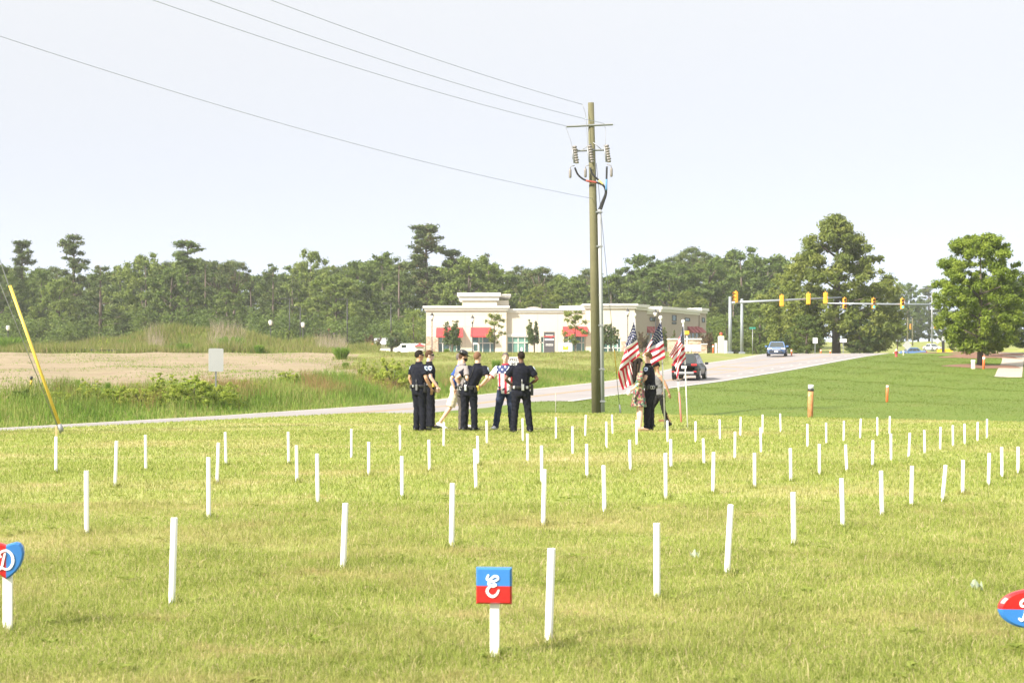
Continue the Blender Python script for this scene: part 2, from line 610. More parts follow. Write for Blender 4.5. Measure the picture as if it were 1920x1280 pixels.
# footpath slabs on the right, each slab its own piece
fp = tag(thing('footpath', None, None), kind='structure')
edgeL = [(X_(1863, 98.5), 98.5), (X_(1873, 112), 112), (X_(1879, 126), 126), (X_(1880, 140), 140), (X_(1868, 150), 150)]
edgeR = [(X_(1916, 98.5), 98.5), (X_(1918, 112), 112), (X_(1920, 126), 126), (X_(1921, 137), 137), (X_(1922, 143), 143)]
def lerp2(pl, u):
    k = u * (len(pl) - 1); i = min(int(k), len(pl) - 2); f = k - i
    return (pl[i][0] * (1 - f) + pl[i + 1][0] * f, pl[i][1] * (1 - f) + pl[i + 1][1] * f)
NS = 26
for i in range(NS):
    u0, u1 = i / NS, (i + 0.985) / NS
    o = drape('slab', [lerp2(edgeL, u0), lerp2(edgeL, u1)], [lerp2(edgeR, u0), lerp2(edgeR, u1)], M_conc, 0.03, 3)
    o.parent = fp
o = drape('side_road', [(X_(1730, 190), 190), (X_(1772, 200), 200), (X_(1960, 215), 215)], [(X_(1740, 176), 176), (X_(1800, 182), 182), (X_(1990, 190), 190)], M_road, 0.06)
tag(o, kind='structure')
o = drape('car_park', [(X_(500, 196), 196), (X_(1180, 196), 196)], [(X_(500, 206), 206), (X_(1180, 206), 206)], M_conc, 0.05)
tag(o, kind='structure')
M_mulch = mat('mulch', (.20, .105, .07), 0.95, var=0.35, scale=8, bump=0.8)
for (px, Y, rx, ry) in ((1838, 114, 2.9, 3.2), (1846, 133, 3.4, 4.0), (1860, 141, 3.4, 4.0), (1812, 150, 5.5, 4), (1905, 170, 6, 5)):
    c = at(px, Y); b = MB(); V, Fs = [], []
    for i, k in enumerate((0.0, 0.5, 0.85, 1.0)):
        for j in range(18):
            a = 2 * math.pi * j / 18
            q = 1 + 0.12 * math.sin(3 * a + px) + 0.08 * math.sin(5 * a)
            x, y = c.x + rx * k * q * math.cos(a), c.y + ry * k * q * math.sin(a)
            V.append((x, y, Hs(x, y) + 0.16 * (1 - k * k) + 0.012))
    for i in range(3):
        for j in range(18):
            j2 = (j + 1) % 18
            Fs.append((i * 18 + j, (i + 1) * 18 + j, (i + 1) * 18 + j2, i * 18 + j2))
    b.add(V, Fs, 0, True)
    tag(b.build('mulch_bed', M_mulch), kind='structure')

# ------------------------------------------------------------------ air
hz = MB(); hz.box((0, 700, 17.5), (3000, 1700, 40.4))
hm = bpy.data.materials.new('haze'); hm.use_nodes = True
ht = hm.node_tree
for n in list(ht.nodes): ht.nodes.remove(n)
ho = ht.nodes.new('ShaderNodeOutputMaterial'); hv = ht.nodes.new('ShaderNodeVolumePrincipled')
hv.inputs['Color'].default_value = (.93, .955, 1.0, 1)
hv.inputs['Density'].default_value = 0.00023
hv.inputs['Anisotropy'].default_value = 0.1
ht.links.new(hv.outputs[0], ho.inputs['Volume'])
tag(hz.build('haze', hm), kind='stuff')
# ------------------------------------------------------------------ grass blades
def blades(nm, X, Y, Z, h, w, lean, tint, m_, two=True, bend=0.5):
    """upright curved blades, each its own colour"""
    n = len(X)
    a = rng.uniform(0, 2 * np.pi, n); b = rng.uniform(0, 2 * np.pi, n)
    dx, dy = np.cos(a) * w / 2, np.sin(a) * w / 2
    lx, ly = np.cos(b) * lean * h, np.sin(b) * lean * h
    base = np.stack([X, Y, Z], -1)
    W0 = np.stack([dx, dy, np.zeros(n)], -1)
    if two:
        mid_ = base + np.stack([lx * 0.35, ly * 0.35, h * 0.58], -1)
        top = base + np.stack([lx, ly, h * np.clip(1.05 - bend * lean, 0.4, 1)], -1)
        V = np.stack([base - W0, base + W0, mid_ - W0 * .75, mid_ + W0 * .75, top], 1).reshape(-1, 3)
        k = np.arange(n)[:, None] * 5
        Fc = np.concatenate([k + np.array([[0, 1, 3]]), k + np.array([[0, 3, 2]]), k + np.array([[2, 3, 4]])], 0)
        tt = np.repeat(tint, 5)
    else:
        top = base + np.stack([lx, ly, h], -1)
        V = np.stack([base - W0, base + W0, top], 1).reshape(-1, 3)
        k = np.arange(n)[:, None] * 3
        Fc = k + np.array([[0, 1, 2]])
        tt = np.repeat(tint, 3)
    o = link(nm, np_mesh(nm, V, Fc, {'tint': tt}), m_)
    return tag(o, kind='stuff')

M_blade = grass_mat('lawn_blade', LAWN_STOPS, (.52, .41, .22), transl=0.5)
M_tall = grass_mat('tall_grass', [(0.0, (.09, .165, .022)), (0.5, (.16, .27, .04)), (0.8, (.27, .33, .075)), (1.0, (.38, .33, .15))], (.28, .26, .09), transl=0.4)
M_rust = grass_mat('rusty_grass', [(0.0, (.19, .12, .055)), (0.5, (.30, .19, .085)), (1.0, (.28, .25, .09))], (.30, .20, .09), transl=0.35)

PX, PY, PZ, PH, PW, PL, PT = [], [], [], [], [], [], []
for (y0, y1, dens) in ((5.3, 8, 10500), (8, 11, 6600), (11, 15, 3200)):
    xm = 0.343 * y1 + 1.2
    n = int(2 * xm * (y1 - y0) * dens)
    PX.append(rng.uniform(-xm, xm, n)); PY.append(rng.uniform(y0, y1, n))
X = np.concatenate(PX); Y = np.concatenate(PY)
k = np.abs(X) < 0.343 * Y + 1.0
X, Y = X[k], Y[k]; n = len(X)
clump = 0.5 + 0.5 * np.sin(X * 3.1 + np.sin(Y * 2.3) * 1.4) * np.sin(Y * 2.7 + np.sin(X * 1.9) * 1.5)
clump2 = 0.5 + 0.5 * np.sin(X * 9.1 + np.sin(Y * 7.3) * 1.4) * np.sin(Y * 8.7 + np.sin(X * 6.1) * 1.5)
h = rng.uniform(.030, .068, n) * (0.65 + 0.75 * clump * clump2 + 0.35 * clump) * np.where(rng.random(n) < .02, 1.8, 1)
tint = np.clip(np.where(rng.random(n) < .06, .92, rng.normal(0.46, 0.23, n)) + 0.10 * (0.5 - clump), 0, 1)
blades('lawn_grass', X, Y, np.zeros(n) - .004, h, rng.uniform(.0020, .0040, n) * (0.65 + Y / 17), np.where(rng.random(n) < .05, rng.uniform(2, 3.5, n), np.abs(rng.normal(0.75, 0.45, n)).clip(0, 1.8)), tint, M_blade, True)
PX, PY = [], []
for (y0, y1, dens) in ((15, 22, 700), (22, 34, 330), (34, 52, 150)):
    xm = 0.343 * y1 + 2.0
    n = int(2 * xm * (y1 - y0) * dens)
    PX.append(rng.uniform(-xm, xm, n)); PY.append(rng.uniform(y0, y1, n))
X = np.concatenate(PX); Y = np.concatenate(PY)
s, t = road_st(X, Y)
k = (np.abs(X) < 0.343 * Y + 1.8) & (lawn_edge(X, Y) < 0.2) & (t < -0.2)
X, Y = X[k], Y[k]; n = len(X)
blades('lawn_grass', X, Y, H(X, Y) - .004, rng.uniform(.03, .062, n), rng.uniform(.006, .010, n) * (Y / 13), np.abs(rng.normal(0.5, 0.35, n)).clip(0, 1.4), np.clip(rng.normal(0.40, .22, n), 0, 1), M_blade, False)

def scatter(n, xr, yr, keep):
    X = rng.uniform(*xr, n); Y = rng.uniform(*yr, n)
    s, t = road_st(X, Y)
    k = keep(X, Y, s, t)
    return X[k], Y[k], s[k], t[k]

# tall roadside grass on the far verge
X, Y, s, t = scatter(420000, (-40, 12), (40, 105), lambda X, Y, s, t: (t > road_w(s) + 0.35) & (t < road_w(s) + 7.6) & (s > -14) & (np.abs(X) < .343 * Y + 4))
n = len(X); off = t - road_w(s)
h = (0.26 + 0.42 * sst(0.4, 2.5, off) * (1 - .2 * sst(4, 7, off))) * rng.uniform(.55, 1.3, n) * (1 - .55 * sst(38, 62, s)) * (0.8 + 0.3 * np.sin(X * 0.8) * np.sin(Y * 0.5 + X * .3))
blades('verge_grass', X, Y, H(X, Y) - .02, h, rng.uniform(.014, .028, n), np.abs(rng.normal(.3, .2, n)), np.clip(rng.normal(.52, .22, n) + .16 * np.sin(X * .7 + Y * .4), 0, 1), M_tall, True)
# the reddish band of seeding grass above it
def rustband(X, Y, s, t):
    off = t - road_w(s)
    return (off > 2.5 + np.sin(s) * .5) & (off < 6.5 + np.sin(s * .7) * 1.2) & (s > 17) & (s < 46) & (np.sin(X * 1.1 + Y * .6) + rng.normal(0, .6, len(X)) > .1)
X, Y, s, t = scatter(120000, (-22, 2), (50, 92), rustband); n = len(X)
blades('rusty_grass', X, Y, H(X, Y) - .02, rng.uniform(.45, .8, n), rng.uniform(.012, .022, n), np.abs(rng.normal(.25, .15, n)), np.clip(rng.normal(.5, .25, n), 0, 1), M_rust, False)
# rough weeds on the bank below the shops and along the head of the field
X, Y, s, t = scatter(330000, (-46, 30), (68, 200), lambda X, Y, s, t: (t > road_w(s) + 1.5) & (np.abs(X) < .343 * Y + 5) & (X > -.112 * Y + rng.normal(0, .8, len(X))) & (X < .105 * Y))
n = len(X)
h = rng.uniform(.15, .55, n) * (0.7 + .5 * np.sin(X * .6 + 1) * np.sin(Y * .33)) * (1 - .45 * sst(60, 75, s))
M_bankw = grass_mat('bank_weed', [(0.0, (.12, .175, .03)), (0.4, (.20, .25, .05)), (0.7, (.29, .28, .10)), (1.0, (.34, .26, .15))], (.32, .25, .13), transl=0.4)
blades('bank_weeds', X, Y, H(X, Y) - .02, h, rng.uniform(.02, .05, n) * (Y / 110), np.abs(rng.normal(.4, .25, n)), np.clip(rng.normal(.5, .27, n), 0, 1), M_bankw, False)
X, Y, s, t = scatter(120000, (-72, -10), (150, 186), lambda X, Y, s, t: (np.abs(X) < .36 * Y + 5) & (X < -.09 * Y))
n = len(X)
h = rng.uniform(.4, 1.5, n) * (.6 + .5 * np.sin(X * .5) * np.sin(Y * .4 + X * .2)) + .5 * np.exp(-((X + 37) / 14) ** 2) * rng.random(n)
blades('mound_weeds', X, Y, H(X, Y) - .02, h, rng.uniform(.05, .11, n), np.abs(rng.normal(.35, .25, n)), np.clip(rng.normal(.45, .27, n), 0, 1), M_bankw, False)
# short turf on the right-hand slope
X, Y, s, t = scatter(260000, (0, 52), (44, 140), lambda X, Y, s, t: (t < -0.5) & (np.abs(X) < .343 * Y + 3) & (lawn_edge(X, Y) > 0))
n = len(X)
M_slope = grass_mat('slope_blade', [(0.0, (.08, .13, .015)), (0.5, (.117, .17, .023)), (1.0, (.165, .197, .038))], (.20, .18, .065), transl=0.35, dry_lo=0.55, dry_hi=0.85)
e = lawn_edge(X, Y)
blades('slope_grass', X, Y, H(X, Y) - .01, rng.uniform(.025, .06, n) * (1 + 2.6 * np.exp(-((e - 2.5) / 2.2) ** 2)), rng.uniform(.02, .04, n) * (Y / 70), np.abs(rng.normal(.4, .25, n)), np.clip(rng.normal(.5, .2, n), 0, 1), M_slope, False)
# seedlings and stubble on the field
X, Y, s, t = scatter(60000, (-60, -6), (58, 150), lambda X, Y, s, t: (t > road_w(s) + 8.5) & (np.abs(X) < .36 * Y + 4) & (X < -.105 * Y) & (np.sin(X * .35 + 1) * np.sin(Y * .16) + rng.normal(0, .5, len(X)) > .2))
n = len(X)
blades('field_seedlings', X, Y, H(X, Y) - .01, rng.uniform(.05, .14, n), rng.uniform(.03, .07, n), np.abs(rng.normal(.6, .3, n)), np.clip(rng.normal(.6, .2, n), 0, 1), M_tall, False)

# low broad-leaved weeds in the mown grass
V, Fc, T = [], [], []
for i in range(140):
    y = rnd.uniform(6, 16); x = rnd.uniform(-.36 * y, .36 * y); r0 = rnd.uniform(.02, .055)
    for j in range(rnd.randrange(6, 12)):
        a = rnd.uniform(0, 6.283); d = np.array([math.cos(a), math.sin(a), 0]); e = np.array([-math.sin(a), math.cos(a), 0])
        c = np.array([x + rnd.uniform(-.03, .03), y + rnd.uniform(-.03, .03), .018]); u_ = np.array([0, 0, 1])
        k = len(V); V += [c, c + d * r0 * .6 + e * r0 * .28 + u_ * .02, c + d * r0 * 1.2 + u_ * .015, c + d * r0 * .6 - e * r0 * .28 + u_ * .02]
        Fc.append([k, k + 1, k + 2, k + 3]); T += [rnd.uniform(.12, .5)] * 4
tag(link('lawn_weeds', np_mesh('lawn_weeds', np.array(V), np.array(Fc), {'tint': np.array(T)}), M_blade), kind='stuff')
# ------------------------------------------------------------------ trees
def leaf_cloud(clumps, per, leaf, seed, flat=0.75, hang=0.0, shell=0.5):
    """leaf-sized faces spread through clumps (x, y, z, r, tint)"""
    g = np.random.default_rng(seed)
    Vs, Ts = [], []
    for (x, y, z, r, tn) in clumps:
        n = max(6, int(per * r * r))
        d = g.normal(size=(n, 3)); d /= np.linalg.norm(d, axis=1)[:, None]
        rr = r * np.minimum(np.abs(g.normal(0, .55, n)) + .2, 1.28)
        p = d * rr[:, None] * np.array([1, 1, flat]) + np.array([x, y, z])
        sz = leaf * g.uniform(.6, 1.4, n)
        nrm = d + g.normal(size=(n, 3)) * .75 + np.array([0, 0, .35])
        nrm /= np.linalg.norm(nrm, axis=1)[:, None]
        a = np.cross(nrm, g.normal(size=(n, 3))); a /= np.linalg.norm(a, axis=1)[:, None] + 1e-9
        b = np.cross(nrm, a)
        a = a * sz[:, None]; b = b * (sz * g.uniform(.45, .8, n))[:, None]
        if hang: a[:, 2] -= hang * sz
        q = np.stack([p - a, p - b * .8 - a * .1, p + a, p + b * .8 + a * .15], 1)
        Vs.append(q.reshape(-1, 3))
        Ts.append(np.repeat(np.clip(tn + g.normal(0, .13, n), 0, 1), 4))
    V = np.concatenate(Vs); T = np.concatenate(Ts)
    Fc = np.arange(len(V)).reshape(-1, 4)
    return V, Fc, T

def grow(kind, seed):
    """unit tree (height 1): clumps of the crown and the trunk with its limbs"""
    g = random.Random(seed)
    C, L = [], []
    def limb(p0, p1, r0, r1, sag=0.0):
        p0, p1 = Vector(p0), Vector(p1)
        m_ = p0.lerp(p1, .5) + Vector((g.uniform(-.015, .015), g.uniform(-.015, .015), g.uniform(-.01, .02) - sag))
        L.append(([p0, m_, p1], [r0, (r0 + r1) / 2, r1]))
    if kind == 'broad':
        w = g.uniform(.34, .42)
        lob = [(g.uniform(0, 6.283), g.uniform(.05, .22), g.uniform(.5, 1.2)) for _ in range(4)]
        for i in range(150):
            u = g.random() ** .85
            z = .07 + .90 * u
            prof = w * (math.sin(min(1, (u * .86 + .10)) * math.pi)) ** .6
            a = g.uniform(0, 6.283); r = prof * math.sqrt(g.uniform(.12, 1)) * g.uniform(.85, 1.1) * (1 + sum(q * math.cos(a - b0) * math.cos(3 * f * u) for b0, q, f in lob))
            C.append((r * math.cos(a), r * math.sin(a), z + g.uniform(-.02, .02), g.uniform(.034, .068) * (1.12 - .4 * u), g.uniform(.15, .85)))
        L.append(([(0, 0, 0), (.005, 0, .25), (-.01, .01, .55), (0, 0, .88)], [.024, .019, .012, .003]))
        for i in range(12):
            c = g.choice(C); z0 = max(.12, c[2] - g.uniform(.1, .2)); limb((0, 0, z0), c[:3], .008, .002)
    elif kind == 'pine':
        h0 = g.uniform(.40, .55)
        for k in range(12):
            q = k / 11; z = h0 + (1 - h0) * q
            for b_ in range(g.randrange(3, 6)):
                ln = .205 * (1 - .78 * q) * g.uniform(.35, 1.25) + .012
                a = g.uniform(0, 6.283); dz = g.uniform(-.01, .03)
                for f in (.45, .78, 1.05):
                    C.append((ln * f * math.cos(a) + g.uniform(-.012, .012), ln * f * math.sin(a) + g.uniform(-.012, .012), min(z + dz * f + g.uniform(-.01, .01), .985), g.uniform(.022, .040), g.uniform(.15, .8)))
                limb((0, 0, z - .02), (ln * math.cos(a), ln * math.sin(a), z + dz), .0045, .0012)
        for i in range(5):
            z = g.uniform(.3, h0); a = g.uniform(0, 6.283); limb((0, 0, z), (.07 * math.cos(a), .07 * math.sin(a), z + .01), .004, .001)
        L.append(([(0, 0, 0), (.006, 0, .35), (-.004, 0, .7), (0, 0, .97)], [.015, .0125, .009, .003]))
    elif kind == 'roundpine':
        for i in range(40):
            a = g.uniform(0, 6.283); u = g.uniform(-.2, 1)
            rr = .20 * math.sqrt(max(0.05, 1 - u * u)) * g.uniform(.7, 1.1)
            C.append((rr * math.cos(a), rr * math.sin(a), .78 + .19 * u, g.uniform(.035, .06), g.uniform(.2, .7)))
        for i in range(12):
            c = C[i * 3]; limb((0, 0, .62), c[:3], .007, .002)
        L.append(([(0, 0, 0), (.01, 0, .4), (0, 0, .75)], [.018, .014, .009]))
    elif kind == 'densepine':
        for i in range(95):
            u = g.random() ** 1.2
            z = .06 + .92 * u
            prof = .30 * (1 - u) ** .62 * g.uniform(.55, 1.08) + .015
            a = g.uniform(0, 6.283)
            C.append((prof * math.cos(a), prof * math.sin(a), z, g.uniform(.04, .07) * (1.05 - .4 * u), g.uniform(.15, .7)))
        L.append(([(0, 0, 0), (0, 0, .5), (0, 0, .97)], [.02, .012, .003]))
        for i in range(10):
            c = g.choice(C); limb((0, 0, max(.05, c[2] - .04)), c[:3], .005, .0015)
    elif kind == 'bigoak':      # pyramidal, open, ragged edge
        for i in range(300):
            u = g.random() ** 1.15
            z = .08 + .90 * u
            prof = .54 * (1 - u) ** .62 * (0.72 + .28 * min(1, u * 5)) * math.sqrt(g.uniform(.12, 1)) * g.uniform(.85, 1.12)
            a = g.uniform(0, 6.283)
            C.append((prof * math.cos(a), prof * math.sin(a), z, g.uniform(.026, .056), g.uniform(.15, .9)))
        L.append(([(0, 0, 0), (.005, 0, .25), (-.01, .01, .6), (0, 0, .95)], [.03, .024, .012, .003]))
        for i in range(26):
            c = g.choice(C); limb((0, 0, max(.1, c[2] - g.uniform(.04, .14))), c[:3], .009, .002)
    elif kind == 'maple':       # dense oval street tree
        for i in range(420):
            u = g.random()
            z = .125 + .855 * u
            prof = .335 * (math.sin(math.pi * min(1, .12 + .80 * u))) ** .7 * (g.uniform(.08, 1) ** .45)
            a = g.uniform(0, 6.283)
            C.append((prof * math.cos(a), prof * math.sin(a), z, g.uniform(.022, .046), g.uniform(.15, .9)))
        for i in range(16):
            a = g.uniform(0, 6.283); C.append((.1 * math.cos(a) * g.random(), .1 * math.sin(a) * g.random(), g.uniform(.90, .99), .025, g.uniform(.4, .8)))
        L.append(([(0, 0, 0), (.0, 0, .2), (.005, 0, .5), (0, 0, .9)], [.024, .0185, .012, .003]))
        for i in range(20):
            c = g.choice(C); limb((0, 0, max(.15, c[2] - .12)), c[:3], .006, .0015)
    elif kind == 'vase':        # small crape myrtle with upright plumes
        for k in range(7):
            a = g.uniform(0, 6.283); sp = g.uniform(.08, .32); hh = g.uniform(.75, 1.0)
            top = (sp * math.cos(a), sp * math.sin(a), hh - .04)
            L.append(([(0, 0, .0), (.02 * math.cos(a), .02 * math.sin(a), .25), top], [.016, .012, .003]))
            for i in range(9):
                u = i / 8
                z = .36 + (hh - .42) * u
                q = sp * (z / hh) + .06 * (1 - u)
                C.append((q * math.cos(a) + g.uniform(-.05, .05), q * math.sin(a) + g.uniform(-.05, .05), z, g.uniform(.05, .10) * (1.15 - .65 * u), g.uniform(.15, .75)))
        L.append(([(0, 0, 0), (0, 0, .3)], [.02, .016]))
    elif kind == 'open':        # thin young tree with separate puffs of leaves
        for i in range(26):
            u = g.random(); z = .30 + .68 * u; a = g.uniform(0, 6.283)
            q = .26 * math.sin(math.pi * (.15 + .7 * u)) * g.uniform(.3, 1.1)
            c = (q * math.cos(a), q * math.sin(a), z, g.uniform(.045, .085), g.uniform(.3, .8)); C.append(c)
            if i % 2 == 0: limb((0, 0, max(.25, z - .15)), c[:3], .006, .002)
        L.append(([(0, 0, 0), (.01, 0, .4), (0, 0, .9)], [.016, .012, .003]))
    elif kind == 'shrub':
        for i in range(88):
            a = g.uniform(0, 6.283); u = g.random() ** 1.3
            q = .62 * math.sqrt(g.random()) * (1 - .55 * u)
            top = .62 + .33 * math.sin(a * 2 + seed) * math.cos(q * 7 + seed)
            C.append((q * math.cos(a), q * math.sin(a), .07 + top * u, g.uniform(.05, .12) * (1.1 - .4 * u), g.uniform(.2, .95)))
        for i in range(7):
            c = g.choice(C); L.append(([(0, 0, 0), (c[0] * .4, c[1] * .4, c[2] * .5), c[:3]], [.02, .014, .004]))
    return C, L

LEAF = {'broad': (56000, .0140), 'pine': (70000, .0092), 'roundpine': (70000, .0095), 'densepine': (56000, .0110), 'bigoak': (150000, .0105),
        'maple': (150000, .0098), 'vase': (16000, .026), 'open': (20000, .020), 'shrub': (9000, .030)}
M_bark = mat('bark', (.105, .085, .068), 0.95, var=0.3, scale=5, bump=0.6)
M_pbark = mat('pine_bark', (.15, .115, .095), 0.95, var=0.3, scale=5, bump=0.6)
M_leaf = {
    'broad': leaf_mat('leaf_broad', (.08, .122, .032), (.128, .188, .043), (.19, .245, .06), transl=.42),
    'light': leaf_mat('leaf_light', (.115, .168, .038), (.185, .245, .055), (.26, .31, .078), transl=.42),
    'pine': leaf_mat('leaf_pine', (.07, .105, .033), (.108, .15, .044), (.16, .195, .062), transl=0.32, extra=(.15, .10, .045)),
    'oak': leaf_mat('leaf_oak', (.10, .135, .028), (.172, .215, .042), (.255, .285, .064), transl=.45),
    'maple': leaf_mat('leaf_maple', (.12, .175, .02), (.21, .285, .032), (.31, .375, .055), transl=.45),
    'myrtle': leaf_mat('leaf_myrtle', (.05, .085, .028), (.085, .13, .04), (.13, .17, .05), extra=(.20, .10, .055)),
    'weed': leaf_mat('leaf_weed', (.19, .26, .035), (.31, .39, .055), (.44, .48, .10), transl=.5),
    'dark': leaf_mat('leaf_dark', (.045, .072, .022), (.075, .115, .032), (.12, .16, .045)),
    'red': leaf_mat('leaf_red', (.075, .05, .028), (.13, .08, .045), (.13, .15, .045)),
}
PROTO = {}
def proto(kind, v):
    if (kind, v) not in PROTO:
        C, L = grow(kind, 100 * len(kind) + v * 17 + 3)
        per, lf = LEAF[kind]
        V, Fc, T = leaf_cloud(C, per, lf, v + 5, flat=.62 if 'pine' in kind else .78, hang=.15)
        crown = np_mesh(kind + '_crown', V, Fc, {'tint': T})
        b = MB()
        for pts, rad in L: b.tube(pts, rad, 7)
        PROTO[(kind, v)] = (crown, b.mesh(kind + '_trunk'))
    return PROTO[(kind, v)]
def own_mat(o, m_):
    if not o.data.materials: o.data.materials.append(None)
    o.material_slots[0].link = 'OBJECT'; o.material_slots[0].material = m_
def tree(name, label, cat, loc, h, kind, v, leaf, group=None, wide=1.0, rot=None, bark=None, sink=0.05):
    crown, trunk = proto(kind, v)
    o = thing(name, label, cat, (loc.x, loc.y, loc.z - sink), rnd.uniform(0, 6.28) if rot is None else rot, group)
    o.scale = (h * wide, h * wide, h)
    own_mat(link('crown', crown, None, o), M_leaf[leaf])
    bk = bark or (M_pbark if 'pine' in kind else M_bark)
    own_mat(link('trunk' if kind != 'shrub' else 'stem', trunk, None, o), bk)
    return o

